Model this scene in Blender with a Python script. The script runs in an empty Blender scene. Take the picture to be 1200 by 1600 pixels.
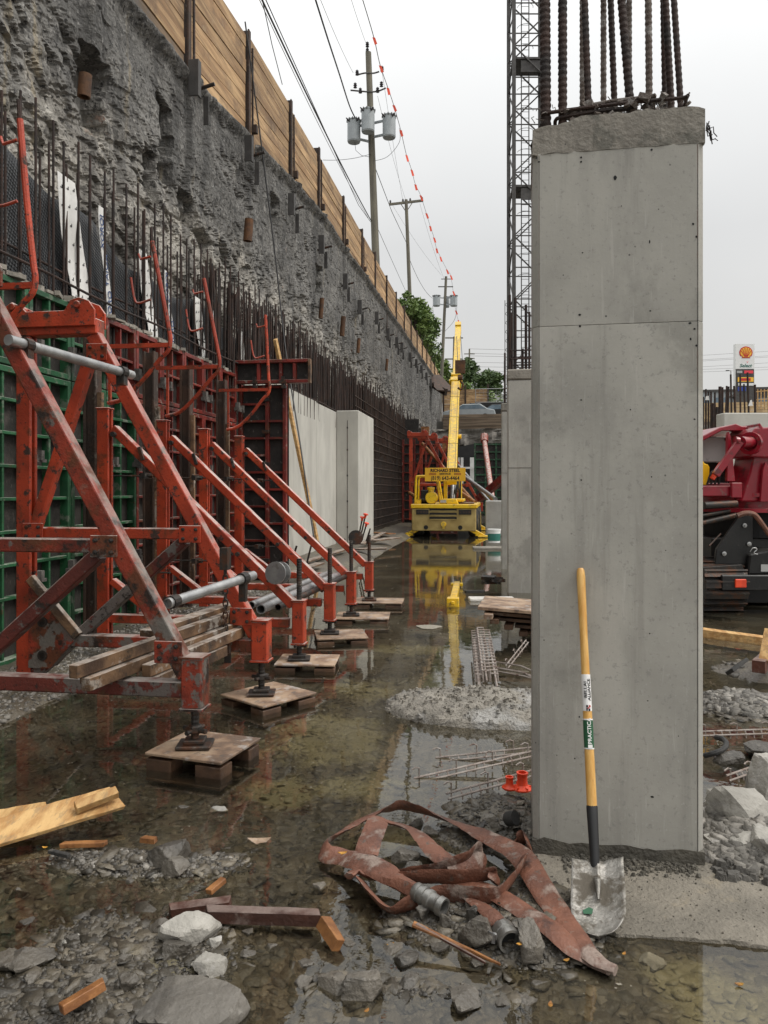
import bpy, math, random
import numpy as np
from mathutils import Vector, Matrix, noise
random.seed(7)
SC = bpy.context.scene
COL = SC.collection
PI = math.pi
R = math.radians

# ------------------------------------------------------------------ camera, sky, sun, exposure
TH = math.atan(0.15)                       # the pit wall runs along world Y; the camera looks a little to the left of it
CAMZ = 1.6
cd = bpy.data.cameras.new('camera'); cam = bpy.data.objects.new('camera', cd); COL.objects.link(cam)
cam.location = (0, 0, CAMZ); cam.rotation_euler = (PI/2, 0, TH)
cd.sensor_fit = 'AUTO'; cd.sensor_width = 36.0; cd.lens = 27.0; cd.shift_y = -34/1600
cd.clip_start = 0.05; cd.clip_end = 3000
SC.camera = cam

wd = bpy.data.worlds.new('World'); SC.world = wd; wd.use_nodes = True
wn = wd.node_tree; wn.nodes.clear()
SUN_EL, SUN_AZ = R(52), R(98)             # azimuth from +Y towards +X
o_ = wn.nodes.new('ShaderNodeOutputWorld'); bg = wn.nodes.new('ShaderNodeBackground')
sky = wn.nodes.new('ShaderNodeTexSky'); sky.sky_type = 'NISHITA'; sky.sun_disc = False
sky.sun_elevation = SUN_EL; sky.sun_rotation = SUN_AZ; sky.dust_density = 5.0; sky.air_density = 1.0
# an even overcast: the clear-sky colour is mostly covered by a grey cloud deck, brighter towards the zenith
tc = wn.nodes.new('ShaderNodeTexCoord'); sx = wn.nodes.new('ShaderNodeSeparateXYZ')
rp = wn.nodes.new('ShaderNodeValToRGB'); mx = wn.nodes.new('ShaderNodeMix'); mx.data_type = 'RGBA'
cn = wn.nodes.new('ShaderNodeTexNoise'); cn.inputs['Scale'].default_value = 2.2; cn.inputs['Detail'].default_value = 4
cm = wn.nodes.new('ShaderNodeMix'); cm.data_type = 'RGBA'; cm.blend_type = 'MULTIPLY'; cm.inputs[0].default_value = 1.0
cr = wn.nodes.new('ShaderNodeValToRGB')
cr.color_ramp.elements[0].color = (0.93, 0.935, 0.94, 1); cr.color_ramp.elements[1].color = (1.04, 1.04, 1.04, 1)
cr.color_ramp.elements[0].position = .3; cr.color_ramp.elements[1].position = .7
e = rp.color_ramp.elements
e[0].position = 0.0; e[0].color = (0.0600, 0.0598, 0.0588, 1)
e[1].position = 1.0; e[1].color = (0.175, 0.18, 0.185, 1)
q = e.new(0.30); q.color = (0.0655, 0.0668, 0.0682, 1)
q = e.new(0.55); q.color = (0.096, 0.098, 0.100, 1)
CLOUD = 100.0                              # the ramp is stored at a tenth and the background strength is 0.1
cs = wn.nodes.new('ShaderNodeMix'); cs.data_type = 'RGBA'; cs.blend_type = 'MULTIPLY'; cs.inputs[0].default_value = 1.0
cs.inputs[7].default_value = (CLOUD*.92, CLOUD*.905, CLOUD*.88, 1)
L = wn.links.new
L(tc.outputs['Generated'], sx.inputs[0]); L(sx.outputs['Z'], rp.inputs[0])
L(tc.outputs['Generated'], cn.inputs['Vector']); L(cn.outputs['Fac'], cr.inputs[0])
L(rp.outputs[0], cs.inputs[6]); L(cs.outputs[2], cm.inputs[6]); L(cr.outputs[0], cm.inputs[7])
mx.inputs[0].default_value = 0.95
L(sky.outputs[0], mx.inputs[6]); L(cm.outputs[2], mx.inputs[7])
L(mx.outputs[2], bg.inputs[0]); bg.inputs[1].default_value = 0.1
L(bg.outputs[0], o_.inputs[0])

sl = bpy.data.lights.new('sun', 'SUN'); sl.energy = 1.5; sl.angle = R(22); sl.color = (1.0, 0.955, 0.89)
so = bpy.data.objects.new('sun', sl); COL.objects.link(so)
sd = Vector((math.sin(SUN_AZ)*math.cos(SUN_EL), math.cos(SUN_AZ)*math.cos(SUN_EL), math.sin(SUN_EL)))
so.rotation_euler = sd.to_track_quat('Z', 'Y').to_euler()

SC.view_settings.view_transform = 'Standard'; SC.view_settings.look = 'None'
SC.view_settings.gamma = 1.0; SC.view_settings.use_curve_mapping = False
SC.view_settings.exposure = 0.36
SC.render.engine = 'CYCLES'
SC.cycles.use_denoising = True
SC.cycles.max_bounces = 6; SC.cycles.diffuse_bounces = 3; SC.cycles.glossy_bounces = 3
SC.cycles.transparent_max_bounces = 8; SC.cycles.transmission_bounces = 4
SC.cycles.sample_clamp_indirect = 4.0

# ------------------------------------------------------------------ photograph pixel -> place
FW = Vector((-math.sin(TH), math.cos(TH), 0)); RT = Vector((math.cos(TH), math.sin(TH), 0)); UP = Vector((0, 0, 1))
EYE = Vector((0, 0, CAMZ))
def ray(px, py): return FW + RT*((px-600)/1200) + UP*((766-py)/1200)
def dp(px, py, d): return EYE + ray(px, py)*d                       # at depth d
def gp(px, py, z=0.0): r = ray(px, py); return EYE + r*((z-CAMZ)/r.z)   # on the level z
def xp(px, py, X): r = ray(px, py); return EYE + r*(X/r.x)          # on the plane x = X
def yp(px, py, Y): r = ray(px, py); return EYE + r*(Y/r.y)          # on the plane y = Y
def V(*a): return Vector(a)

# ------------------------------------------------------------------ mesh builder
WM = {}
def mat_of(o): return WM.get(o.name, Matrix.Identity(4)) if o else Matrix.Identity(4)
class MB:
    def __init__(s): s.v = []; s.f = []
    def add(s, vs, fs):
        n = len(s.v); s.v += [Vector(p) for p in vs]; s.f += [tuple(i+n for i in f) for f in fs]; return s
    def box(s, c, sz, rot=None):
        c = Vector(c); a, b, d = sz[0]/2, sz[1]/2, sz[2]/2
        P = [Vector((x, y, z)) for x in (-a, a) for y in (-b, b) for z in (-d, d)]
        if rot is not None:
            M = rot if isinstance(rot, Matrix) else Matrix.Rotation(rot, 3, 'Z')
            P = [M @ p for p in P]
        return s.add([c+p for p in P], [(0,1,3,2),(4,6,7,5),(0,4,5,1),(2,3,7,6),(0,2,6,4),(1,5,7,3)])
    def bar(s, a, b, w, h, up=(0,0,1), ext=0.0):
        a, b = Vector(a), Vector(b); t = (b-a).normalized(); a = a-t*ext; b = b+t*ext
        u = Vector(up); x = t.cross(u)
        if x.length < 1e-4: x = t.cross(Vector((1,0,0)))
        x.normalize(); y = x.cross(t).normalized()
        x = x*w/2; y = y*h/2
        return s.add([a-x-y, a+x-y, a+x+y, a-x+y, b-x-y, b+x-y, b+x+y, b-x+y],
                     [(3,2,1,0),(4,5,6,7),(0,1,5,4),(1,2,6,5),(2,3,7,6),(3,0,4,7)])
    def tube(s, a, b, r, n=10, r2=None, caps=True):
        return s.path([a, b], [r, r if r2 is None else r2], n, caps)
    def path(s, pts, r, n=8, caps=True):
        pts = [Vector(p) for p in pts]; k = len(pts)
        rs = r if isinstance(r, (list, tuple)) else [r]*k
        base = len(s.v); ref = None
        for i, p in enumerate(pts):
            t = (pts[min(i+1, k-1)] - pts[max(i-1, 0)])
            if t.length < 1e-9: t = Vector((0,0,1))
            t.normalize()
            if ref is None:
                ref = t.cross(Vector((0,0,1)))
                if ref.length < 1e-3: ref = t.cross(Vector((1,0,0)))
            ref = (ref - t*ref.dot(t)); ref.normalize(); y = t.cross(ref)
            for j in range(n):
                a = 2*PI*j/n
                s.v.append(p + ref*math.cos(a)*rs[i] + y*math.sin(a)*rs[i])
        for i in range(k-1):
            for j in range(n):
                a = base+i*n+j; b = base+i*n+(j+1) % n
                s.f.append((a, b, b+n, a+n))
        if caps:
            s.f.append(tuple(base+j for j in reversed(range(n)))); s.f.append(tuple(base+(k-1)*n+j for j in range(n)))
        return s
    def lathe(s, prof, base, axis=(0,0,1), n=16, caps=True):
        base = Vector(base); t = Vector(axis).normalized()
        x = t.cross(Vector((0,0,1)))
        if x.length < 1e-3: x = Vector((1,0,0))
        x.normalize(); y = t.cross(x); o = len(s.v); k = len(prof)
        for r, h in prof:
            for j in range(n):
                a = 2*PI*j/n; s.v.append(base + t*h + x*(r*math.cos(a)) + y*(r*math.sin(a)))
        for i in range(k-1):
            for j in range(n):
                a = o+i*n+j; b = o+i*n+(j+1) % n; s.f.append((a, b, b+n, a+n))
        if caps:
            s.f.append(tuple(o+j for j in reversed(range(n)))); s.f.append(tuple(o+(k-1)*n+j for j in range(n)))
        return s
    def prism(s, poly, ext):
        P = [Vector(p) for p in poly]; e_ = Vector(ext); n = len(P)
        f = [tuple(reversed(range(n))), tuple(n+i for i in range(n))] + [(i, (i+1) % n, n+(i+1) % n, n+i) for i in range(n)]
        return s.add(P + [p+e_ for p in P], f)
    def build(s, name, mat, parent=None, smooth=False, bevel=0.0, seg=1, base=None):
        if parent is not None:
            M = mat_of(parent).inverted(); vs = [M @ p for p in s.v]; loc = None
        else:
            if base is None:
                xs = [p.x for p in s.v]; ys = [p.y for p in s.v]; zs = [p.z for p in s.v]
                base = Vector(((min(xs)+max(xs))/2, (min(ys)+max(ys))/2, min(zs)))
            loc = Vector(base); vs = [p-loc for p in s.v]
        me = bpy.data.meshes.new(name); me.from_pydata([tuple(p) for p in vs], [], s.f); me.update()
        if smooth:
            me.polygons.foreach_set('use_smooth', [True]*len(me.polygons))
            try: me.set_sharp_from_angle(angle=R(40))
            except Exception: pass
        o = bpy.data.objects.new(name, me); COL.objects.link(o)
        if mat: me.materials.append(mat)
        if parent is not None: o.parent = parent; WM[o.name] = mat_of(parent).copy()
        else: o.location = loc; WM[o.name] = Matrix.Translation(loc)
        if bevel:
            b = o.modifiers.new('bevel', 'BEVEL'); b.width = bevel; b.segments = seg; b.limit_method = 'ANGLE'; b.angle_limit = R(50)
        return o

def tag(o, label=None, cat=None, group=None, kind=None):
    if label: o['label'] = label
    if cat: o['category'] = cat
    if group: o['group'] = group
    if kind: o['kind'] = kind
    return o
def thing(name, label, cat, loc=(0,0,0), rz=0.0, group=None):
    o = bpy.data.objects.new(name, None); COL.objects.link(o); o.empty_display_size = .1
    o.location = loc; o.rotation_euler = (0, 0, rz)
    WM[o.name] = Matrix.Translation(Vector(loc)) @ Matrix.Rotation(rz, 4, 'Z')
    return tag(o, label, cat, group)
def kids(o): return [c for c in bpy.data.objects if c.parent == o]
def copy_tree(o, loc=None, rz=None, label=None, group=None, skip=()):
    def cp(a, par):
        b = a.copy(); COL.objects.link(b)
        if par is not None: b.parent = par
        for ch in kids(a):
            if ch.name.split('.')[0] not in skip: cp(ch, b)
        return b
    r = cp(o, None)
    if loc is not None: r.location = loc
    if rz is not None: r.rotation_euler = (0, 0, rz)
    WM[r.name] = Matrix.Translation(r.location) @ Matrix.Rotation(r.rotation_euler.z, 4, 'Z')
    if label: r['label'] = label
    if group: r['group'] = group
    return r
def part_copy(o, M, parent):
    """another piece of the same mesh, placed by a local matrix"""
    c = o.copy(); COL.objects.link(c); c.parent = parent; c.matrix_local = M; return c
def text(name, body, size, origin, xdir, ydir, mat, parent, align='CENTER', ext=0.0012, shear=0.0, bold=0.0, sx=1.0):
    cu = bpy.data.curves.new(name, 'FONT'); cu.body = body; cu.size = size; cu.align_x = align; cu.align_y = 'CENTER'
    cu.extrude = ext; cu.shear = shear; cu.offset = bold; cu.resolution_u = 3
    o = bpy.data.objects.new(name, cu); COL.objects.link(o); cu.materials.append(mat)
    x = Vector(xdir).normalized(); y = Vector(ydir).normalized(); z = x.cross(y)
    M = Matrix(((x.x*sx, y.x, z.x, origin[0]), (x.y*sx, y.y, z.y, origin[1]), (x.z*sx, y.z, z.z, origin[2]), (0,0,0,1)))
    me = bpy.data.meshes.new_from_object(o); me.name = name; bpy.data.objects.remove(o); bpy.data.curves.remove(cu)
    o = bpy.data.objects.new(name, me); COL.objects.link(o)
    if not me.materials: me.materials.append(mat)
    o.parent = parent; o.matrix_local = mat_of(parent).inverted() @ M
    return o
def catmull(pts, n):
    P = [Vector(p) for p in pts]; out = []
    for i in range(len(P)-1):
        a = P[max(i-1, 0)]; b = P[i]; c = P[i+1]; d = P[min(i+2, len(P)-1)]
        for k in range(n):
            t = k/n
            out.append(0.5*((2*b) + (c-a)*t + (2*a-5*b+4*c-d)*t*t + (3*b-a-3*c+d)*t*t*t))
    return out + [P[-1]]

# ------------------------------------------------------------------ materials
def srgb(r, g, b):
    f = lambda c: (c/255/12.92) if c/255 <= .04045 else ((c/255+.055)/1.055)**2.4
    return (f(r), f(g), f(b), 1)
def mat(name, c1, c2=None, scale=4.0, rough=.7, metal=0.0, bump=0.0, bscale=40.0, stretch=None, spots=(), dust_toplight=None,
        coord='Object', detail=6.0, rvar=0.0, spec=.5, lo=.35, hi=.65, rv=.15, voro=None, bstretch=None, coat=0.0, low=None):
    m = bpy.data.materials.new(name); m.use_nodes = True; nt = m.node_tree; N = nt.nodes; Lk = nt.links.new
    b = N['Principled BSDF']; b.inputs['Roughness'].default_value = rough; b.inputs['Metallic'].default_value = metal
    b.inputs['Specular IOR Level'].default_value = spec
    if coat: b.inputs['Coat Weight'].default_value = coat; b.inputs['Coat Roughness'].default_value = .15
    tcx = N.new('ShaderNodeTexCoord'); oi = N.new('ShaderNodeObjectInfo')
    if coord == 'World':
        g_ = N.new('ShaderNodeNewGeometry'); src = g_.outputs['Position']
    else:
        src = tcx.outputs[coord]
        ad = N.new('ShaderNodeVectorMath'); ad.operation = 'ADD'
        sc_ = N.new('ShaderNodeMath'); sc_.operation = 'MULTIPLY'; sc_.inputs[1].default_value = 37.0
        Lk(oi.outputs['Random'], sc_.inputs[0]); Lk(src, ad.inputs[0]); Lk(sc_.outputs[0], ad.inputs[1]); src = ad.outputs[0]
    def mapped(st):
        if not st: return src
        mp = N.new('ShaderNodeMapping'); mp.inputs['Scale'].default_value = st; Lk(src, mp.inputs['Vector']); return mp.outputs[0]
    def nz(sc, dt=detail, st=None, rg=.55):
        n = N.new('ShaderNodeTexNoise'); n.inputs['Scale'].default_value = sc; n.inputs['Detail'].default_value = dt
        n.inputs['Roughness'].default_value = rg; Lk(mapped(st), n.inputs['Vector']); return n.outputs['Fac']
    def ramp(v, a, z_):
        r = N.new('ShaderNodeMapRange'); r.interpolation_type = 'SMOOTHSTEP'; r.inputs[1].default_value = a; r.inputs[2].default_value = z_
        Lk(v, r.inputs[0]); return r.outputs[0]
    def mixc(f, A, B):
        x = N.new('ShaderNodeMix'); x.data_type = 'RGBA'
        if isinstance(f, float): x.inputs[0].default_value = f
        else: Lk(f, x.inputs[0])
        for i, c in ((6, A), (7, B)):
            if isinstance(c, tuple): x.inputs[i].default_value = c
            else: Lk(c, x.inputs[i])
        return x.outputs[2]
    def mul(a, bb):
        x = N.new('ShaderNodeMath'); x.operation = 'MULTIPLY'
        for i, c in ((0, a), (1, bb)):
            if isinstance(c, (int, float)): x.inputs[i].default_value = c
            else: Lk(c, x.inputs[i])
        return x.outputs[0]
    c1 = tuple(c1) if len(c1) == 4 else tuple(c1)+(1,)
    col = c1
    if c2 is not None:
        c2 = tuple(c2) if len(c2) == 4 else tuple(c2)+(1,)
        col = mixc(ramp(nz(scale, st=stretch), lo, hi), c1, c2)
    roughs = None
    for sp in spots:                       # (colour, scale, low, high, amount, stretch, roughness)
        c, sc, a, z_ = sp[:4]; am = sp[4] if len(sp) > 4 else 1.0; st = sp[5] if len(sp) > 5 else None
        f = ramp(nz(sc, 8.0, st, .65), a, z_)
        if am != 1.0: f = mul(f, am)
        col = mixc(f, col, tuple(c) if len(c) == 4 else tuple(c)+(1,))
        if len(sp) > 6:
            x = N.new('ShaderNodeMix'); Lk(f, x.inputs[0])
            if roughs is None: x.inputs[2].default_value = rough
            else: Lk(roughs, x.inputs[2])
            x.inputs[3].default_value = sp[6]; roughs = x.outputs[0]
    if low:                                # (colour, height, spread): splashed mortar that gets denser towards the foot of the thing
        sz_ = N.new('ShaderNodeSeparateXYZ'); Lk(tcx.outputs['Object'], sz_.inputs[0])
        hh = N.new('ShaderNodeMapRange'); hh.inputs[1].default_value = low[1]+low[2]; hh.inputs[2].default_value = low[1]-low[2]; hh.inputs[3].default_value = -.20; hh.inputs[4].default_value = .05
        Lk(sz_.outputs['Z'], hh.inputs[0]); ad2 = N.new('ShaderNodeMath'); ad2.operation = 'ADD'; Lk(hh.outputs[0], ad2.inputs[0]); Lk(nz(4.5, 8.0, None, .62), ad2.inputs[1])
        col = mixc(mul(ramp(ad2.outputs[0], .52, .56), .92), col, tuple(low[0])+(1,))
    if voro:                               # (scale, dark colour, width, stretch): small dark pits
        vsc, vc, vw = voro[:3]
        vn = N.new('ShaderNodeTexVoronoi'); vn.inputs['Scale'].default_value = vsc; Lk(mapped(voro[3] if len(voro) > 3 else None), vn.inputs['Vector'])
        f = ramp(vn.outputs['Distance'], vw, vw*.5); col = mixc(mul(f, ramp(nz(vsc*.23), .5, .62)), col, tuple(vc)+(1,))
    if dust_toplight:                               # (colour, amount): dirt on upward faces; in the brace reds it also paints their tops as if lit
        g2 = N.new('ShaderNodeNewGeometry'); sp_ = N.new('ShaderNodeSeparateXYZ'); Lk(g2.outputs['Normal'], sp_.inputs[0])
        f = mul(mul(ramp(sp_.outputs['Z'], .25, .75), ramp(nz(dust_toplight[2] if len(dust_toplight) > 2 else 9.0, 8.0), .3, .6)), dust_toplight[1])
        col = mixc(f, col, tuple(dust_toplight[0])+(1,))
    if rv:
        h = N.new('ShaderNodeHueSaturation'); mr = N.new('ShaderNodeMapRange'); mr.inputs[3].default_value = 1-rv; mr.inputs[4].default_value = 1+rv
        Lk(oi.outputs['Random'], mr.inputs[0]); Lk(mr.outputs[0], h.inputs['Value'])
        if isinstance(col, tuple): h.inputs['Color'].default_value = col
        else: Lk(col, h.inputs['Color'])
        col = h.outputs[0]
    if isinstance(col, tuple): b.inputs['Base Color'].default_value = col
    else: Lk(col, b.inputs['Base Color'])
    if roughs is not None: Lk(roughs, b.inputs['Roughness'])
    elif rvar:
        mr = N.new('ShaderNodeMapRange'); mr.inputs[3].default_value = max(.02, rough-rvar); mr.inputs[4].default_value = min(1, rough+rvar)
        Lk(nz(scale*2), mr.inputs[0]); Lk(mr.outputs[0], b.inputs['Roughness'])
    if bump:
        bn = N.new('ShaderNodeBump'); bn.inputs['Strength'].default_value = min(1.0, bump); bn.inputs['Distance'].default_value = .02 if bump <= 1 else .02*bump
        Lk(nz(bscale, 10.0, bstretch or stretch), bn.inputs['Height']); Lk(bn.outputs[0], b.inputs['Normal'])
    m['bsdf'] = 1
    return m

M = {}
rust = (.10, .035, .014); dirt = (.20, .18, .155); lightdust = (.40, .36, .32)
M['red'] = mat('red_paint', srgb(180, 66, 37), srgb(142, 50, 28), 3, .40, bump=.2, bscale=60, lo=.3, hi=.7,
               spots=[(rust, 5, .52, .64, .75), ((.17, .14, .12), 11, .58, .66, .55), ((.025, .016, .011), 11, .57, .64, .9, None, .8), ((.02, .013, .01), 40, .60, .66, .8)], dust_toplight=((.50, .43, .39), .85))  # pale top tone is part dust, part painted light on upward faces
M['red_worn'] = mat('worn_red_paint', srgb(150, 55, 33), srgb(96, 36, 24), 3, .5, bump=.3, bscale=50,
               spots=[(rust, 4, .46, .58, .9), ((.125, .112, .098), 2.6, .545, .57, .9, None, .8), ((.20, .10, .07), 9, .58, .64, .6), ((.018, .012, .009), 6, .53, .62, .95), ((.018, .012, .009), 34, .60, .65, .9)], dust_toplight=((.44, .38, .34), .75), low=((.14, .128, .112), .75, .7))  # upward faces paler: real dust plus sky light put into the colour
M['red_grey'] = mat('grey_streaked_red_paint', srgb(104, 42, 31), srgb(74, 30, 23), 3, .6, bump=.3, bscale=50,
               spots=[((.125, .112, .10), 2.4, .52, .545, .9, None, .8), ((.018, .012, .009), 7, .55, .62, .95), ((.10, .06, .02), 5, .58, .66, .6), ((.018, .012, .009), 34, .60, .65, .9)], dust_toplight=(lightdust, .7))
M['red_dark'] = mat('dark_red_formwork_paint', srgb(128, 42, 32), srgb(92, 30, 24), 4, .5, bump=.2, bscale=50,
               spots=[(rust, 6, .52, .62, .8), ((.24, .20, .17), 9, .58, .66, .8)], dust_toplight=((.32, .27, .23), .8))
M['green'] = mat('green_paint', srgb(38, 92, 58), srgb(28, 70, 44), 4, .5, bump=.2, bscale=50,
               spots=[((.16, .18, .14), 6, .53, .62, .7), (rust, 9, .62, .68, .7)], dust_toplight=((.30, .33, .27), .75))
M['ply_dark'] = mat('dark_plywood', (.018, .016, .014), (.034, .029, .025), 5, .7, bump=.3, bscale=30,
               spots=[((.17, .15, .135), 13, .60, .66, .55, (1, 3, .6)), ((.12, .10, .09), 3, .55, .7, .4)])
M['beam_dark'] = mat('dark_rusted_steel', (.035, .024, .018), (.065, .035, .022), 5, .75, bump=.4, bscale=40, spots=[((.14, .12, .10), 8, .6, .68, .7)])
M['steel_dark'] = mat('dark_steel', (.035, .032, .03), (.058, .048, .04), 8, .5, metal=.5, bump=.2, bscale=50, spots=[(rust, 8, .5, .62, .7), (dirt, 9, .6, .68, .6)])
M['galv'] = mat('galvanised_steel', (.42, .42, .41), (.30, .30, .30), 9, .42, metal=.75, bump=.1, bscale=80, spots=[((.22, .20, .18), 12, .55, .66, .7)])
M['alu'] = mat('scuffed_aluminium', (.34, .33, .31), (.22, .215, .20), 14, .42, metal=.85, bump=.1, bscale=90, spots=[((.16, .14, .12), 18, .58, .66, .7)])
M['rebar'] = mat('rusty_rebar', (.020, .015, .013), (.044, .022, .015), 6, .72, metal=.2, bump=.3, bscale=90)
M['clamp'] = mat('mortar_caked_clamp', (.13, .12, .108), (.07, .062, .055), 12, .8, bump=.5, bscale=60, rv=.2, dust_toplight=((.3,.28,.25), .7))
M['rebar_grey'] = mat('mortar_splashed_rebar', (.10, .075, .06), (.16, .13, .11), 8, .8, bump=.5, bscale=90, spots=[((.30, .28, .26), 12, .5, .6, .8)])
M['rebar_muddy'] = mat('muddy_light_rebar', (.26, .21, .18), (.34, .30, .27), 14, .75, bump=.3, bscale=90, spots=[((.12, .06, .04), 20, .56, .64, .8)])
M['concrete'] = mat('column_concrete', (.42, .403, .358), (.305, .293, .262), 1.6, .72, bump=.05, bscale=35, rv=.04, detail=8, lo=.3, hi=.7, coord='Object',
               spots=[((.23, .22, .20), 2.2, .54, .70, .45, (1, 1, .3)), ((.45, .43, .385), 2.0, .52, .66, .6, (1.3, 1.3, .5)), ((.19, .18, .16), 1.5, .55, .66, .32, (4.5, 4.5, .3)), ((.17, .165, .145), .9, .56, .64, .45), ((.20, .195, .18), 45, .56, .66, .45), ((.50, .48, .44), 7, .60, .68, .4, (5, 5, .35)), ((.46, .45, .42), 70, .6, .68, .35)],
               voro=(16, (.05, .048, .045), .09))
M['concrete_rough'] = mat('rough_cap_concrete', (.30, .275, .235), (.22, .20, .17), 3.5, .85, bump=.5, bscale=40, rv=.03, spots=[((.13, .125, .105), 4, .52, .62, .8)], voro=(22, (.05, .045, .04), .12))
M['concrete_wall'] = mat('pale_board_marked_concrete', (.50, .485, .435), (.40, .385, .345), 1.2, .8, bump=.15, bscale=25, rv=.03, stretch=(1, 1, .5),
               spots=[((.27, .26, .23), 1.8, .56, .70, .35, (2.5, 2.5, .3)), ((.55, .53, .48), 1.0, .55, .7, .5)])
M['concrete_grey'] = mat('grey_concrete', (.36, .355, .335), (.27, .265, .25), 1.3, .8, bump=.15, bscale=30, rv=.05, spots=[((.22, .21, .2), 4, .57, .68, .4)])
M['wet_concrete'] = mat('wet_dark_mortar', (.105, .095, .075), (.075, .068, .055), 8, .6, bump=.6, bscale=50, rv=.02)
M['slab'] = mat('gritty_footing_concrete', (.23, .205, .165), (.165, .148, .12), 3, .85, bump=.7, bscale=70, rv=.02, coord='World',
               spots=[((.33, .27, .18), 4, .58, .7, .5), ((.09, .08, .065), 40, .58, .66, .7), ((.06, .055, .045), 2.2, .58, .66, .7)])
M['wood_new'] = mat('fresh_pine', srgb(206, 168, 112), srgb(168, 124, 72), 2.2, .65, bump=.3, bscale=20, stretch=(9, 1.2, 9), rv=.1, spots=[((.20, .11, .05), 5, .60, .68, .7), ((.30, .20, .10), 3, .52, .62, .6, (14, 1, 14)), ((.26, .23, .19), 4, .58, .68, .6)])
M['wood_orange'] = mat('wet_orange_pine', srgb(158, 108, 62), srgb(114, 72, 38), 4, .5, bump=.2, bscale=40, stretch=(3, 3, 3), rv=.12, spots=[((.08, .035, .012), 9, .58, .66, .7)])
M['wood_brown'] = mat('soaked_brown_timber', srgb(92, 54, 40), srgb(60, 36, 28), 4, .5, bump=.3, bscale=40, rv=.1, spots=[((.22, .17, .145), 6, .55, .66, .6)], dust_toplight=((.27, .21, .18), .6))
M['wood_stack'] = mat('mortar_stained_timber', srgb(120, 92, 66), srgb(62, 44, 31), 4, .75, bump=.35, bscale=40, rv=.16, spots=[((.36, .32, .275), 5, .55, .62, .7), ((.045, .032, .022), 7, .54, .62, .85)], dust_toplight=((.46, .41, .36), .55))
M['wood_dark'] = mat('wet_pallet_wood', srgb(92, 66, 46), srgb(60, 42, 30), 5, .6, bump=.3, bscale=40, rv=.12, spots=[((.16, .12, .09), 6, .58, .66, .6)])
M['board'] = mat('hoarding_planks', srgb(186, 154, 113), srgb(144, 112, 78), 1.6, .75, bump=.35, bscale=14, stretch=(1, .35, 5), rv=.24,
               spots=[((.12, .075, .045), 1.0, .50, .66, .65), ((.16, .10, .055), 2.6, .52, .62, .6, (1, .25, 7)), ((.11, .06, .03), 3.2, .68, .72, .8, (1, 1.6, 3)), ((.48, .34, .20), 2, .6, .7, .5)])
M['board_dirty'] = mat('grey_stained_planks', srgb(126, 106, 84), srgb(92, 78, 64), 1.6, .85, bump=.3, bscale=14, stretch=(1, .35, 5), rv=.14, spots=[((.10, .09, .08), 1.6, .5, .62, .75)])
M['lag'] = mat('weathered_lagging', srgb(128, 112, 94), srgb(98, 84, 70), 1.5, .85, bump=.3, bscale=10, stretch=(.35, 1, 4), rv=.15)
M['ply_top'] = mat('muddy_pale_plywood', srgb(168, 144, 120), srgb(122, 96, 76), 5, .6, bump=.25, bscale=40, rv=.08, spots=[((.13, .09, .065), 5, .52, .62, .75), ((.44, .41, .38), 7, .54, .64, .6), ((.10, .09, .08), 16, .58, .64, .6)])
M['membrane'] = mat('black_dimple_sheet', (.012, .013, .015), (.024, .026, .028), 3, .5, bump=0, rv=0, spots=[((.16, .15, .135), 2.4, .60, .66, .55, (1, 2.6, .5))])
M['white_tape'] = mat('white_sheet', (.78, .77, .74), (.70, .69, .66), 5, .6, rv=.02, spots=[((.38, .36, .33), 6, .62, .7, .6)])
M['blue_ink'] = mat('blue_ink', (.03, .07, .20), rough=.6, rv=0); M['black_ink'] = mat('black_ink', (.012, .012, .012), rough=.6, rv=0)
M['cable'] = mat('black_cable', (.015, .015, .016), rough=.55, rv=0)
M['wire'] = mat('grey_conductor', (.16, .16, .16), rough=.5, rv=0)
M['orange'] = mat('orange_plastic', srgb(232, 74, 34), srgb(210, 62, 28), 9, .45, rv=.06, spots=[(dirt, 12, .62, .7, .5)])
M['orange_flag'] = mat('orange_flag_vinyl', srgb(236, 84, 54), rough=.5, rv=.08)
M['yellow'] = mat('yellow_machine_paint', srgb(236, 196, 24), srgb(224, 178, 18), 2, .4, rv=.03, bump=.05, spots=[((.16, .10, .02), 7, .58, .66, .75), ((.34, .26, .10), 3, .54, .66, .6), ((.05, .03, .015), 16, .62, .68, .8)], dust_toplight=((.30, .24, .15), .5))
M['yellow_mud'] = mat('mud_filmed_yellow_paint', srgb(178, 156, 98), srgb(150, 128, 74), 2.4, .6, rv=.03, bump=.2, spots=[((.55, .40, .06), 1.1, .60, .64, .7, (1.5, 1, .3)), ((.16, .12, .06), 7, .62, .7, .6)])
M['sign_yellow'] = mat('yellow_sign_board', srgb(232, 180, 40), srgb(220, 166, 30), 2, .5, rv=0)
M['black_rubber'] = mat('black_rubber', (.02, .02, .02), (.035, .033, .03), 6, .8, bump=.3, bscale=50, rv=.1, spots=[((.10, .09, .075), 4, .56, .68, .6)])
M['black_paint'] = mat('black_machine_paint', (.005, .005, .005), (.010, .0095, .009), 3, .45, rv=.1, bump=.1, spots=[((.06, .055, .05), 7, .62, .72, .5)], dust_toplight=((.06, .056, .05), .5))
M['black_void'] = mat('unlit_black_steel', (.008, .008, .008), rough=.8, rv=0)
M['maroon'] = mat('crimson_machine_paint', srgb(150, 22, 40), srgb(132, 16, 34), 2, .3, rv=.05, coat=.3, spots=[((.05, .02, .018), 6, .56, .66, .75), ((.16, .09, .07), 11, .58, .66, .6)], dust_toplight=((.26, .15, .13), .5))
M['grey_panel'] = mat('pale_grey_panel', (.42, .42, .41), (.36, .36, .35), 3, .45, rv=.02, spots=[((.14, .13, .12), 9, .62, .7, .6)])
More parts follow.
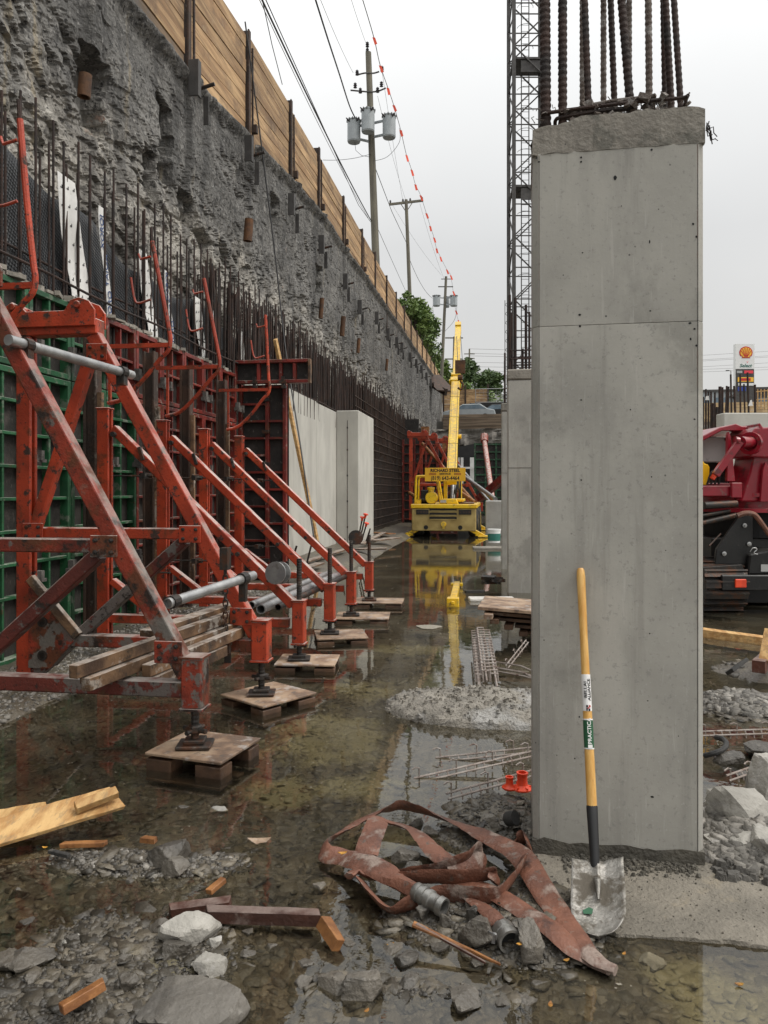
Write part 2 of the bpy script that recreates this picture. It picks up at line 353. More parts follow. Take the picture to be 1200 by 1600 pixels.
M['handle'] = mat('varnished_ash', srgb(222, 178, 106), srgb(204, 152, 78), 3, .38, rv=0, stretch=(14, 14, .8), spots=[((.24, .12, .04), 6, .63, .7, .5, (8, 8, 1)), ((.42, .36, .26), 5, .6, .7, .4)])
M['blade'] = mat('mud_caked_shovel_steel', (.30, .285, .26), (.17, .16, .14), 10, .4, metal=.5, rv=0, bump=.4, bscale=50, spots=[((.10, .085, .065), 6, .5, .58, .9, None, .8), ((.42, .40, .37), 9, .60, .66, .7)])
M['label_white'] = mat('white_label', (.80, .79, .77), rough=.45, rv=0, spots=[((.5, .45, .38), 20, .62, .7, .5)])
M['label_green'] = mat('green_label', (.02, .10, .045), rough=.45, rv=0)
M['red_ink'] = mat('red_ink', (.50, .04, .04), rough=.5, rv=0)
M['hose'] = mat('dusty_brick_red_hose', srgb(122, 80, 62), srgb(88, 55, 42), 6, .6, rv=0, bump=.4, bscale=70, coord='Object',
               spots=[((.36, .295, .25), 6, .54, .65, .65), ((.25, .19, .155), 14, .55, .64, .6), ((.055, .028, .022), 5, .57, .66, .85), ((.10, .085, .07), 26, .6, .66, .7)])
M['pole_wood'] = mat('utility_pole_wood', (.17, .155, .115), (.115, .105, .085), 3, .85, rv=.08, stretch=(3, 3, .3), bump=.3, bscale=30)
M['transformer'] = mat('grey_transformer_paint', (.36, .39, .40), (.31, .335, .345), 3, .45, rv=.03)
M['porcelain'] = mat('dark_insulator', (.05, .045, .05), rough=.3, rv=0)
M['bark'] = mat('bark', (.05, .038, .028), (.08, .06, .045), 8, .9, bump=.5, bscale=30)
M['leaf'] = mat('leaf_green', (.08, .14, .03), (.14, .20, .045), .9, .55, rv=.1)
M['leaf_dark'] = mat('dark_leaf_green', (.04, .075, .02), (.08, .125, .035), .9, .55, rv=.1)
M['asphalt'] = mat('street_gravel', (.14, .135, .12), (.10, .095, .085), 1, .9, rv=0, coord='World')
M['glass_blue'] = mat('blue_grey_glazing', (.10, .15, .19), (.16, .21, .25), 2, .2, rv=.1)
M['white_paint'] = mat('white_paint', (.76, .76, .74), rough=.5, rv=.02)
M['screen'] = mat('black_fence_screen', (.010, .0105, .011), (.02, .02, .02), 2, .8, rv=.05)
M['chain_mesh'] = mat('grey_mesh_wire', (.30, .30, .30), rough=.5, metal=.5, rv=0)
M['tan'] = mat('tan_hoarding', srgb(190, 164, 122), srgb(160, 134, 98), 2, .8, rv=.1)
M['rusty_pipe'] = mat('rusty_pipe', (.13, .058, .022), (.07, .034, .017), 6, .8, bump=.3, bscale=50, spots=[((.05, .025, .015), 9, .55, .65, .7)])
M['plate'] = mat('dark_anchor_plate', (.085, .08, .076), (.06, .056, .053), 5, .6, metal=.3, rv=.12, bump=.2, bscale=50)
M['soil'] = mat('rubble_soil', (.20, .185, .165), (.13, .12, .105), 5, .9, rv=.02, bump=.8, bscale=30)
M['foam'] = mat('white_foam', (.66, .64, .60), (.5, .48, .44), 12, .7, rv=.02, bump=.4, bscale=60)
M['pail_green'] = mat('green_pail_band', (.03, .16, .13), rough=.4, rv=0)
M['jerry'] = mat('yellow_plastic', srgb(238, 184, 18), rough=.4, rv=0)
M['leaf_yellow'] = mat('fallen_leaf_yellow', srgb(190, 142, 54), srgb(140, 92, 36), 20, .5, rv=.2)
M['stone'] = mat('slate_stone', (.128, .113, .092), (.078, .069, .057), 5, .42, rv=.3, bump=.9, bscale=26, rvar=.15, spots=[((.05, .046, .04), 4, .52, .62, .7), ((.26, .24, .205), 9, .60, .70, .55)])
M['stone_mid'] = mat('grey_slab_stone', (.165, .150, .128), (.115, .105, .09), 4, .6, rv=.1, bump=.8, bscale=22, spots=[((.10, .093, .083), 4, .54, .66, .6), ((.33, .31, .275), 8, .58, .68, .5)])
M['stone_pale'] = mat('pale_limestone', (.38, .36, .32), (.26, .245, .215), 4, .7, rv=.14, bump=.8, bscale=22, spots=[((.16, .15, .14), 5, .55, .66, .7), ((.48, .46, .44), 6, .58, .68, .6)])
# ------------------------------------------------------------------ SETTING: pit floor, water, street level
def sstep(a, b, x):
    t = min(1, max(0, (x-a)/(b-a))); return t*t*(3-2*t)
BUMPS = []
def bump_at(px, py, rx, ry, h): p = gp(px, py); BUMPS.append((p.x, p.y, rx, ry, h))
for a in ((60,1592,.60,.28,.050), (230,1500,.40,.20,.022), (120,1440,.5,.25,.02), (175,1345,.36,.13,.075), (640,1440,.24,.16,.035), (745,1435,.34,.18,.055),
          (780,1265,.36,.42,.15), (850,1400,.30,.30,.05), (720,1310,.2,.2,.03), (560,1535,.28,.14,.030), (720,1550,.25,.12,.03), (340,1470,.35,.2,.025),
          (1165,1105,.55,.55,.21), (1200,1050,.7,.6,.20), (1190,1290,.45,.42,.15), (1200,1180,.42,.35,.12), (1150,1330,.4,.3,.09), (830,1480,.25,.15,.06), (850,1120,.6,.35,.03),
          (350,1345,.25,.15,.04)):
    bump_at(*a)
def gz(x, y):
    p = Vector((x, y, 0))
    z = -.040 + .020*noise.noise(p*1.1) + .012*noise.noise(p*3.7)
    z -= .090*sstep(2.9, 4.6, y)
    for bx, by, rx, ry, h in BUMPS:
        q = ((x-bx)/rx)**2 + ((y-by)/ry)**2
        if q < 5: z += h*math.exp(-q*1.1)
    k = sstep(-3.22, -3.42, x + .05*noise.noise(p*2.3))
    z = z*(1-k) + (.045 + .02*noise.noise(p*5))*k
    bank = sstep(-2.7, -3.3, x+.15*noise.noise(p*.9))*sstep(12, 14, y)
    z = max(z, -.1 + .24*bank + .03*noise.noise(p*2)*bank)
    z += .007*noise.noise(p*13) + .004*noise.noise(p*31)
    return z
xs = [-40, -25, -15, -9, -6.5] + list(np.arange(-5.0, 4.6, .042)) + [4.7, 4.9, 5.2, 5.6, 6.2, 7, 8, 10, 13, 17, 22, 30, 45]
ys = [-30, -12, -5, -1, .5, 1.2] + list(np.arange(1.6, 7.2, .036))
y_ = 7.2
while y_ < 62: ys.append(y_); y_ += max(.05, (y_-5)*.03)
ys += [66, 80]
nx, ny = len(xs), len(ys)
vs = [(x, y, gz(x, y) if (-5.2 < x < 6 and 1 < y < 40) else -.12) for y in ys for x in xs]
fs = [(j*nx+i, j*nx+i+1, (j+1)*nx+i+1, (j+1)*nx+i) for j in range(ny-1) for i in range(nx-1)]
M['ground'] = mat('wet_pit_floor', (.115, .097, .070), (.075, .063, .048), 2.2, .45, rv=0, coord='World', bump=1.0, bscale=26, detail=9,
    spots=[((.22, .195, .125), .62, .55, .68, .6), ((.17, .15, .085), 1.5, .56, .66, .55), ((.135, .118, .085), 5, .55, .66, .6), ((.035, .031, .027), 14, .56, .62, .7), ((.20, .185, .16), 34, .60, .66, .6)])
g = MB(); g.v = [Vector(v) for v in vs]; g.f = fs
ground = tag(g.build('ground', M['ground'], smooth=True, base=(0,0,0)), 'wet stony floor of the excavation pit', kind='structure')

# water: a thin clear sheet, slightly brown, that mirrors the sky at grazing angles
wm = bpy.data.materials.new('puddle_water'); wm.use_nodes = True; nt = wm.node_tree; nt.nodes.clear()
N = nt.nodes.new; Lk = nt.links.new
wo = N('ShaderNodeOutputMaterial'); ms = N('ShaderNodeMixShader'); tr = N('ShaderNodeBsdfTransparent'); gl = N('ShaderNodeBsdfGlossy')
fr = N('ShaderNodeFresnel'); fr.inputs['IOR'].default_value = 1.58; gl.inputs['Roughness'].default_value = .012; gl.inputs['Color'].default_value = (.97, .97, .96, 1)
tr.inputs['Color'].default_value = (.92, .875, .76, 1)
ge = N('ShaderNodeNewGeometry'); n1 = N('ShaderNodeTexNoise'); n1.inputs['Scale'].default_value = 9; n1.inputs['Detail'].default_value = 3
bp = N('ShaderNodeBump'); bp.inputs['Strength'].default_value = .03; bp.inputs['Distance'].default_value = .02
# a faint film of silt dulls it here and there
n2 = N('ShaderNodeTexNoise'); n2.inputs['Scale'].default_value = 1.1; n2.inputs['Detail'].default_value = 6
mr = N('ShaderNodeMapRange'); mr.interpolation_type = 'SMOOTHSTEP'; mr.inputs[1].default_value = .46; mr.inputs[2].default_value = .70; mr.inputs[4].default_value = .34; mr.inputs[3].default_value = .05
df = N('ShaderNodeBsdfDiffuse'); df.inputs['Color'].default_value = (.185, .168, .12, 1); ms2 = N('ShaderNodeMixShader')
Lk(ge.outputs['Position'], n1.inputs['Vector']); Lk(n1.outputs['Fac'], bp.inputs['Height']); Lk(bp.outputs[0], gl.inputs['Normal']); Lk(bp.outputs[0], fr.inputs['Normal'])
Lk(ge.outputs['Position'], n2.inputs['Vector']); Lk(n2.outputs['Fac'], mr.inputs[0])
sy_ = N('ShaderNodeSeparateXYZ'); Lk(ge.outputs['Position'], sy_.inputs[0]); dm_ = N('ShaderNodeMapRange'); dm_.interpolation_type = 'SMOOTHSTEP'   # the silt hangs in the deeper water away from the stony edge
dm_.inputs[1].default_value = 2.9; dm_.inputs[2].default_value = 5.0; dm_.inputs[3].default_value = .35; Lk(sy_.outputs['Y'], dm_.inputs[0])
mm_ = N('ShaderNodeMath'); mm_.operation = 'MULTIPLY'; Lk(mr.outputs[0], mm_.inputs[0]); Lk(dm_.outputs[0], mm_.inputs[1])
Lk(mm_.outputs[0], ms2.inputs[0]); Lk(tr.outputs[0], ms2.inputs[1]); Lk(df.outputs[0], ms2.inputs[2])
Lk(fr.outputs[0], ms.inputs[0]); Lk(ms2.outputs[0], ms.inputs[1]); Lk(gl.outputs[0], ms.inputs[2]); Lk(ms.outputs[0], wo.inputs[0])
w = MB(); w.add([(-4.6,-6,0), (30,-6,0), (30,59,0), (-4.6,59,0)], [(0,1,2,3)])
tag(w.build('water', wm, base=(0,0,0)), 'shallow brown standing water on the pit floor', kind='structure')

# street level: the ground behind the long wall, beyond the far end and away to the side
def plateau(name, poly, z, zb, m, label):
    b = MB(); b.prism([(x, y, zb) for x, y in poly], (0, 0, z-zb)); return tag(b.build(name, m, base=(0,0,0)), label, kind='structure')
plateau('street_ground', [(-5.35,-20), (-5.35,66.5), (-5.35,68), (-900,68), (-900,-20)], 8.6, -1, M['asphalt'], 'street level ground behind the pit wall')
plateau('far_street_ground', [(-900,68.0), (-900,1500), (1200,1500), (1200,61.5), (-5.0,61.5), (-5.0,68.0)], 7.1, -1, M['asphalt'], 'street level ground beyond the far end of the pit')
plateau('side_street_ground', [(46,61.4), (1200,61.4), (1200,-40), (46,-40)], 6.4, -1, M['asphalt'], 'street level ground along the far side of the pit')

# ------------------------------------------------------------------ the shotcreted pit wall
def fence_bottom(y):
    return float(np.interp(y, [0, 11.5, 14.5, 17.7, 21.4, 66, 70], [7.9, 8.25, 8.62, 9.0, 9.35, 10.45, 10.5]))
def fence_top(y):
    return float(np.interp(y, [0, 13.8, 15, 21.4, 40, 66, 70], [10.0, 10.45, 10.7, 10.9, 11.1, 11.35, 11.4]))
POSTS = [5.7, 8.7, 11.75, 14.75, 17.9, 20.8, 24.2, 27.6, 30.6, 33.8, 37, 40.2, 43.4, 46.6, 49.8, 53, 56.2, 59.4, 62.6, 65.8]
def vcell(p):
    d, pts = noise.voronoi(p); c = pts[0]
    return d, noise.cell(c*7.31 + Vector((.37,.11,.53))), c
POCK = []   # broken-out pockets (y, z, half width, half height, depth)
for px, py, hw, hh, dpt in ((155,135,.30,.42,.26), (157,190,.28,.24,.16), (262,215,.20,.55,.30), (240,275,.18,.36,.22),
                            (395,225,.3,.35,.2), (300,330,.35,.25,.15), (330,395,.4,.3,.15), (370,130,.14,.3,.18), (430,330,.3,.3,.12), (500,440,.4,.4,.14)):
    p = xp(px, py, -4.9); POCK.append((p.y, p.z, hw, hh, dpt))
def facet(y, z, sy, sz, amp, tilt, seed):
    w_ = .22*noise.noise(Vector((y*sy*.9, z*sz*.9, seed+3)))
    p = Vector((y*sy+w_, z*sz+w_, seed)); d1, h1, c = vcell(p); q = p-c
    return amp*(h1-.5) + tilt*((noise.cell(c*3.7)-.5)*q.x + (noise.cell(c*5.1+Vector((1,2,3)))-.5)*q.y) - amp*.5*sstep(.25, .02, d1[1]-d1[0])
def wall_x(y, z, zt):
    p = Vector((y*.6, z, 3.1)); p2 = Vector((y, z, 1.3))
    x = .06*noise.noise(p*.75) + .028*noise.noise(p*2.1) + .016*noise.noise(p2*4.5) + .008*noise.noise(p2*11) + .006*noise.noise(p2*23)
    lvl = 6.5 + .5*noise.noise(Vector((y*.35, 5.5, 0))) - .012*(y-10)
    rocky = sstep(lvl+.9, lvl-.4, z)
    rocky = max(rocky, .8*sstep(.05, .38, noise.noise(Vector((y*.6+4, z*.8, 9.7)))) * sstep(zt-.3, zt-1.2, z))
    if rocky > .01:
        x += rocky*(facet(y, z, .8, 1.3, .03, .036, .2) + facet(y, z, 2.0, 3.0, .024, .038, 7.7) + facet(y, z, 4.6, 6.5, .018, .032, 3.4))
    else: x += .3*facet(y, z, 2.0, 3.2, .03, .05, 7.7)
    for py_, pz, hw, hh, dp_ in POCK:
        if abs(y-py_) < hw*1.6 and abs(z-pz) < hh*1.6:
            a = abs(y-py_ + .1*noise.noise(p*4))/hw; b = abs(z-pz + .16*noise.noise(p*3+Vector((5,0,0))))/hh
            x -= 1.5*dp_*sstep(1.06, .94, max(a, b))*(1+.5*noise.noise(p*6))
    # ribs where the sheet piles stand behind the sprayed concrete
    for q_ in POSTS[:9]:
        dy = y-q_
        if -.35 < dy < .5 and z > 5.4:
            x += (.07 if dy > -.06 else 0)*sstep(.32, .05, abs(dy-.05))*sstep(5.4, 6.2, z)
    x += .12*sstep(zt-.30, zt-.05, z) - .10*sstep(zt-.05, zt, z)
    x += .05*sstep(5.9, 5.3, z)*sstep(4.4, 4.9, z) * (.55+.7*noise.noise(Vector((y*.7, 1.7, 2))))
    return -4.92 + x
wy = [3.5]
while wy[-1] < 66.5: wy.append(wy[-1] + max(.03, .0052*wy[-1]))
NZ = 190
tz = [0, .35, .48] + list(np.linspace(.5, 1, NZ-3))
vs = []
for y in wy:
    zt = fence_bottom(y)
    for t in tz:
        z = t*zt + (-.3 if t == 0 else 0); vs.append((wall_x(y, z, zt), y, z))
n = len(tz)
fs = [(i*n+j, (i+1)*n+j, (i+1)*n+j+1, i*n+j+1) for i in range(len(wy)-1) for j in range(n-1)]
k = len(vs)                                  # back skin, so that the wall has its real thickness
for y in wy: vs += [(-5.3, y, fence_bottom(y)), (-5.3, y, -.3)]
for i in range(len(wy)-1):
    a, b = k+2*i, k+2*i+2
    fs += [(i*n+n-1, (i+1)*n+n-1, b, a), (a, b, b+1, a+1)]
m_sh = mat('sprayed_concrete', (.19, .183, .17), (.085, .082, .077), .9, .85, rv=0, coord='World', bump=2.6, bscale=13, detail=9, lo=.3, hi=.7,
    spots=[((.085, .082, .078), .7, .50, .66, .75), ((.30, .285, .26), 2.2, .56, .68, .5), ((.04, .038, .036), 5, .55, .61, .85), ((.33, .32, .30), 13, .56, .63, .6), ((.022, .021, .02), 15, .57, .61, .95),
           ((.30, .25, .165), 1.3, .62, .70, .5, (1.6, 1.6, .16)), ((.06, .058, .055), 1.5, .51, .61, .8, (1.8, 1.8, .12)), ((.27, .15, .105), 1.7, .68, .71, .5), ((.40, .385, .36), 1.0, .60, .72, .4, (1, 1, .2))])
# the lower band is drier and dustier than the wet sprayed top
nt = m_sh.node_tree; bs = nt.nodes['Principled BSDF']; src = bs.inputs['Base Color'].links[0].from_socket
ge = nt.nodes.new('ShaderNodeNewGeometry'); sp = nt.nodes.new('ShaderNodeSeparateXYZ'); nn = nt.nodes.new('ShaderNodeTexNoise'); nn.inputs['Scale'].default_value = .8; nn.inputs['Detail'].default_value = 7
ma = nt.nodes.new('ShaderNodeMath'); ma.operation = 'MULTIPLY_ADD'; ma.inputs[1].default_value = 2.6
mr = nt.nodes.new('ShaderNodeMapRange'); mr.interpolation_type = 'SMOOTHSTEP'; mr.inputs[1].default_value = 8.0; mr.inputs[2].default_value = 6.6
mm = nt.nodes.new('ShaderNodeMix'); mm.data_type = 'RGBA'; mm.blend_type = 'MULTIPLY'; mm.inputs[7].default_value = (1.9, 1.84, 1.74, 1)
nt.links.new(ge.outputs['Position'], sp.inputs[0]); nt.links.new(ge.outputs['Position'], nn.inputs['Vector'])
nt.links.new(nn.outputs['Fac'], ma.inputs[0]); nt.links.new(sp.outputs['Z'], ma.inputs[2]); nt.links.new(ma.outputs[0], mr.inputs[0])
nt.links.new(mr.outputs[0], mm.inputs[0]); nt.links.new(src, mm.inputs[6]); nt.links.new(mm.outputs[2], bs.inputs['Base Color'])
g = MB(); g.v = [Vector(v) for v in vs]; g.f = fs
wall = tag(g.build('shotcrete_wall', m_sh, smooth=False, base=(-4.92, 3.5, 0)), 'tall rough grey sprayed concrete retaining wall below the timber hoarding', 'retaining wall')
# anchor plates with their pins, and rusty drain pipes that stick out of the wall
def wpt(px, py):
    p = xp(px, py, -4.85); return p
for px, py in ((294,122), (381,232), (449,319), (497,382), (535,440), (558,480), (585,497), (603,522), (617,535), (625,543), (638,558), (648,568), (656,577), (664,588), (671,598)):
    p = wpt(px, py); x0 = -4.80
    s = 1.0 if px > 300 else 1.15
    pl = MB(); pl.box((x0+.04, p.y, p.z), (.15*s, .03, .50*s)); pl.box((x0+.10*s, p.y+.05, p.z), (.025, .10, .50*s)); a = pl.build('anchor_plate', M['plate'], wall, bevel=.004)
    MB().box((x0+.05, p.y+.50, p.z-.28), (.09, .02, .46)).build('anchor_plate', M['plate'], wall)
    MB().tube((x0-.15, p.y+.30, p.z-.06), (x0+.27, p.y+.30, p.z+.04), .030, 8).build('anchor_pin', M['steel_dark'], a)
for px, py, l, r_ in ((121,135,.26,.075), (381,360,.42,.085), (531,510,.6,.075), (497,482,.55,.06), (556,540,.5,.06), (601,570,.5,.06)):
    p = wpt(px, py); b = MB()
    b.lathe([(r_, l/2), (r_, -l/2), (r_*.8, -l/2), (r_*.8, l/2-.02)], (-4.76, p.y, p.z), (.08, 0, 1), 14, caps=False)
    b.f.append(tuple(range(14)))
    b.build('drain_pipe', M['rusty_pipe'], wall, smooth=True)

# ------------------------------------------------------------------ timber hoarding on top of the wall
fence = thing('timber_hoarding', 'tan plank hoarding with dark steel posts along the top of the sprayed concrete wall', 'fence', (-5.0, 5.7, 8))
for i in range(len(POSTS)-1):
    y0, y1 = POSTS[i]+.10, POSTS[i+1]-.10
    zb0, zb1, zt0, zt1 = fence_bottom(y0)-.25, fence_bottom(y1)-.25, fence_top(y0), fence_top(y1)
    nb = 9 if i < 6 else 7
    if i % 2: zt0 += .05; zt1 += .05
    for j in range(nb):
        a0, a1, b0, b1 = zb0+(zt0-zb0)*j/nb, zb0+(zt0-zb0)*(j+1)/nb, zb1+(zt1-zb1)*j/nb, zb1+(zt1-zb1)*(j+1)/nb
        g_ = .014; xo = -5.03 + random.uniform(-.012, .012)
        b = MB(); b.prism([(xo, y0, a0+g_), (xo, y1, b0+g_), (xo, y1, b1), (xo, y0, a1)], (.06, 0, 0))
        b.build('board', M['board_dirty'] if j == 0 or (j == 1 and random.random() < .45) else M['board'], fence)
for i, y in enumerate(POSTS):
    b = MB(); zt, zb = fence_top(y)+.12+.05*(i % 3), fence_bottom(y)-.9
    b.box((-4.93, y, (zt+zb)/2), (.03, .12, zt-zb)); b.box((-5.02, y, (zt+zb)/2), (.16, .025, zt-zb)); b.box((-5.12, y, (zt+zb)/2), (.03, .12, zt-zb))
    if i < 8:
        b.box((-4.86, y+.13, zb+1.1), (.11, .10, .16)); b.bar((-4.9, y+.11, zt-.3), (-4.9, y+.13, zb+.5), .035, .035)
    b.build('post', M['beam_dark'], fence)
# ------------------------------------------------------------------ rebar mat, membrane, concrete wall
rm = thing('rebar_mat', 'long curtain of upright rusty reinforcing bars standing in front of the sprayed concrete', 'reinforcement', (-4.5, 6, 0))
proto = None
cnt = 0
def add_bar(x, y, z, lean, k=1.0):
    global proto, cnt
    if proto is None:
        proto = MB().tube((0,0,0), (0,0,2.3), .0125, 6).build('bar', M['rebar'], rm); o = proto
    else:
        o = proto.copy(); COL.objects.link(o); o.parent = rm
    mw = Matrix.Translation((x, y, z)) @ Matrix.Rotation(lean, 4, 'X') @ Matrix.Rotation(lean*.6, 4, 'Y') @ Matrix.Diagonal((k, k, 1, 1))
    o.matrix_local = mat_of(rm).inverted() @ mw @ mat_of(rm); cnt += 1
y = 5.0
while y < 24:
    add_bar(-4.42+random.uniform(-.02,.02), y+random.uniform(-.04,.04), 2.95+random.uniform(-.12,.16), random.gauss(0,.012))
    add_bar(-4.66+random.uniform(-.02,.02), y+.13+random.uniform(-.05,.05), 2.85+random.uniform(-.15,.12), random.gauss(0,.014))
    y += .26 if y < 12 else .22
while y < 60 and cnt < 295:
    add_bar(-4.44, y, 2.95+random.uniform(-.2,.3), random.gauss(0,.012), 1.5)
    add_bar(-4.66, y+.12, 2.9+random.uniform(-.25,.3), random.gauss(0,.014), 1.5); y += .36
b = MB()
for k in range(330):
    y = 11.5+(33-11.5)*random.random()**1.15; x = random.choice([-4.40,-4.47,-4.62,-4.70]); z1 = 5.15+random.uniform(-.35,.15); dx, dy = random.gauss(0,.025), random.gauss(0,.035)
    b.tube((x, y, 3.3), (x+dx, y+dy, z1), random.choice([.012,.014,.018]), 5)
tag(b.build('distant_bars', M['rebar'], rm), kind='stuff')
for z, x in ((3.72, -4.40), (3.60, -4.64), (3.95, -4.68)):
    MB().path([(x, yy, z+.015*math.sin(yy*2.1)+.004*(yy-5)) for yy in np.arange(3.8, 24, .8)], .014, 6).build('tie_bar', M['rebar'], rm, smooth=True)

def sheet(pts_fn, y0, y1, ny, z0, nz):
    b = MB(); 
    for i in range(ny+1):
        y = y0+(y1-y0)*i/ny
        for j in range(nz+1):
            b.v.append(Vector(pts_fn(y, j/nz, z0)))
    n = nz+1
    b.f = [(i*n+j, (i+1)*n+j, (i+1)*n+j+1, i*n+j+1) for i in range(ny) for j in range(nz)]
    return b
mem = thing('membrane', 'black dimpled drainage sheet hung on the sprayed concrete behind the upright bars', 'drainage sheet', (-4.72, 6, 0))
def memtop(y): return float(np.interp(y, [3, 5.2, 6.3, 7.0, 7.7, 8.6, 9.4, 10.2, 11.5, 14, 18], [5.3, 5.15, 5.0, 4.95, 4.75, 4.85, 4.5, 4.45, 4.6, 4.3, 4.2])) + .05*math.sin(y*3.3)
def mem_pt(y, t, z0):
    z = z0 + (memtop(y)-z0)*t
    return (-4.735 + .035*math.sin(y*2.3+z*.9) + .05*noise.noise(Vector((y*1.1, z*.8, 2))) - .05*t*t, y, z)
sheet_b = sheet(mem_pt, 3.6, 16, 140, 2.9, 14)
mm_ = M['membrane']; nt = mm_.node_tree
ge = nt.nodes.new('ShaderNodeNewGeometry'); mp = nt.nodes.new('ShaderNodeMapping'); mp.inputs['Scale'].default_value = (0, 26, 26); mp.inputs['Rotation'].default_value = (.35, 0, 0)
vo = nt.nodes.new('ShaderNodeTexVoronoi'); vo.inputs['Randomness'].default_value = 0.0; vo.inputs['Scale'].default_value = 1.0
bp = nt.nodes.new('ShaderNodeBump'); bp.inputs['Strength'].default_value = 1.0; bp.inputs['Distance'].default_value = .02; bp.invert = True
nt.links.new(ge.outputs['Position'], mp.inputs[0]); nt.links.new(mp.outputs[0], vo.inputs['Vector']); nt.links.new(vo.outputs['Distance'], bp.inputs['Height'])
nt.links.new(bp.outputs[0], nt.nodes['Principled BSDF'].inputs['Normal'])
so_ = sheet_b.build('dimple_sheet', mm_, mem, smooth=True); so_.modifiers.new('thick', 'SOLIDIFY').thickness = .012
for yc, wd_, ztop, zbot in ((7.95, .42, 5.0, 3.3), (9.75, .30, 4.75, 3.4), (11.6, .30, 4.6, 3.4), (13.6, .3, 4.5, 3.5), (15.6, .3, 4.5, 3.5)):
    wf = lambda t: wd_*.85*(.42+.30*abs(math.sin(t*2.6+.5))+.2*t)
    b = MB(); K = 16
    for k in range(K+1):
        t = k/K; z = zbot+(ztop-zbot)*t; c = yc+.12*math.sin(t*5)-.10*t
        for sgn in (-1, 1): b.v.append(Vector((-4.655+.02*math.sin(t*9), c+sgn*wf(t)*.75, z)))
    b.f = [(2*k, 2*k+1, 2*k+3, 2*k+2) for k in range(K)]
    s_ = b.build('white_strip', M['white_tape'], mem); s_.modifiers.new('thick', 'SOLIDIFY').thickness = .004
    if yc < 12:
        b = MB()                                                     # little black tick marks printed along the strip
        for k in range(9):
            t = (k+.5)/9.2; z = zbot+(ztop-zbot)*t; c = yc+.12*math.sin(t*5)-.10*t
            for sg in (-.5, .0, .5):
                yy = c+sg*wf(t); b.box((-4.652+.02*math.sin(t*9), yy, z+.05*sg), (.003, .035, .012)); b.box((-4.652+.02*math.sin(t*9), yy+.012, z+.05*sg+.015), (.003, .010, .03))
        tag(b.build('printed_tick', M['black_ink'], s_), kind='stuff')
    # the tape beside it carries a line of blue lettering
    tp = MB(); K = 14; y2 = yc+.62
    for k in range(K+1):
        t = k/K; z = zbot+.25+(ztop-zbot-.3)*t
        for sgn in (-1, 1): tp.v.append(Vector((-4.65, y2+.10*math.sin(t*4+1)+sgn*.055, z)))
    tp.f = [(2*k, 2*k+1, 2*k+3, 2*k+2) for k in range(K)]
    t_ = tp.build('lettered_tape', M['white_tape'], mem); t_.modifiers.new('thick', 'SOLIDIFY').thickness = .004
    if yc < 12:
        for k, w_ in enumerate(('XIORO', 'TAIOX', 'XOROI')):
            t = (k+.6)/3.3; z = zbot+.25+(ztop-zbot-.3)*t
            text('lettering', w_, .125, (-4.64, y2+.10*math.sin(t*4+1), z), (0, .1*math.cos(t*4+1)*4/(ztop-zbot), 1), (0, -1, 0), M['blue_ink'], t_, ext=.002)

cw = thing('concrete_wall', 'pale cast concrete basement wall with a wide projecting pilaster beyond the formwork', 'wall', (-4.5, 13, 0))
for i, (y0, y1, zt) in enumerate(((12.9, 15.6, 3.78), (15.6, 18.2, 3.76), (18.2, 20.6, 3.73), (20.6, 22.95, 3.72))):
    MB().box((-4.6, (y0+y1)/2, zt/2-.1), (.42, y1-y0-.006, zt+.2)).build('wall_panel', M['concrete_wall'], cw, bevel=.01)
MB().box((-4.08, 21.75, 1.84), (.62, 2.5, 3.86)).build('pilaster', M['concrete_wall'], cw, bevel=.02)
b = MB()
for z in (.6, 1.3, 2.0, 2.7, 3.3): b.box((-4.08, 20.497, z), (.035, .012, .05))
b.box((-4.08, 20.497, 1.8), (.012, .01, 3.4)); b.build('form_seam', M['steel_dark'], cw)
MB().box((-4.0, 21.0, -.1), (1.0, 16, .26)).build('footing', M['soil'], cw)

# dark bay with a rebar cage, where the next wall section is not yet cast
cage = thing('rebar_cage', 'dark wall bay with a black sheet behind a tied grid of reinforcing bars', 'reinforcement', (-4.5, 24, 0))
MB().box((-4.85, 30, 2.7), (.06, 13.6, 5.0)).build('dark_sheet', M['screen'], cage)
MB().box((-4.3, 36.6, 2.55), (1.0, .15, 4.9)).build('end_board', M['ply_dark'], cage)
b = MB()
for y in np.arange(23.2, 36, .3): b.tube((-4.4, y, .1), (-4.4, y, 5.0), .016, 5)
for z in np.arange(.3, 4.6, .3): b.tube((-4.37, 23.1, z), (-4.37, 36.2, z), .014, 5)
tag(b.build('grid_bars', M['beam_dark'], cage), kind='stuff')

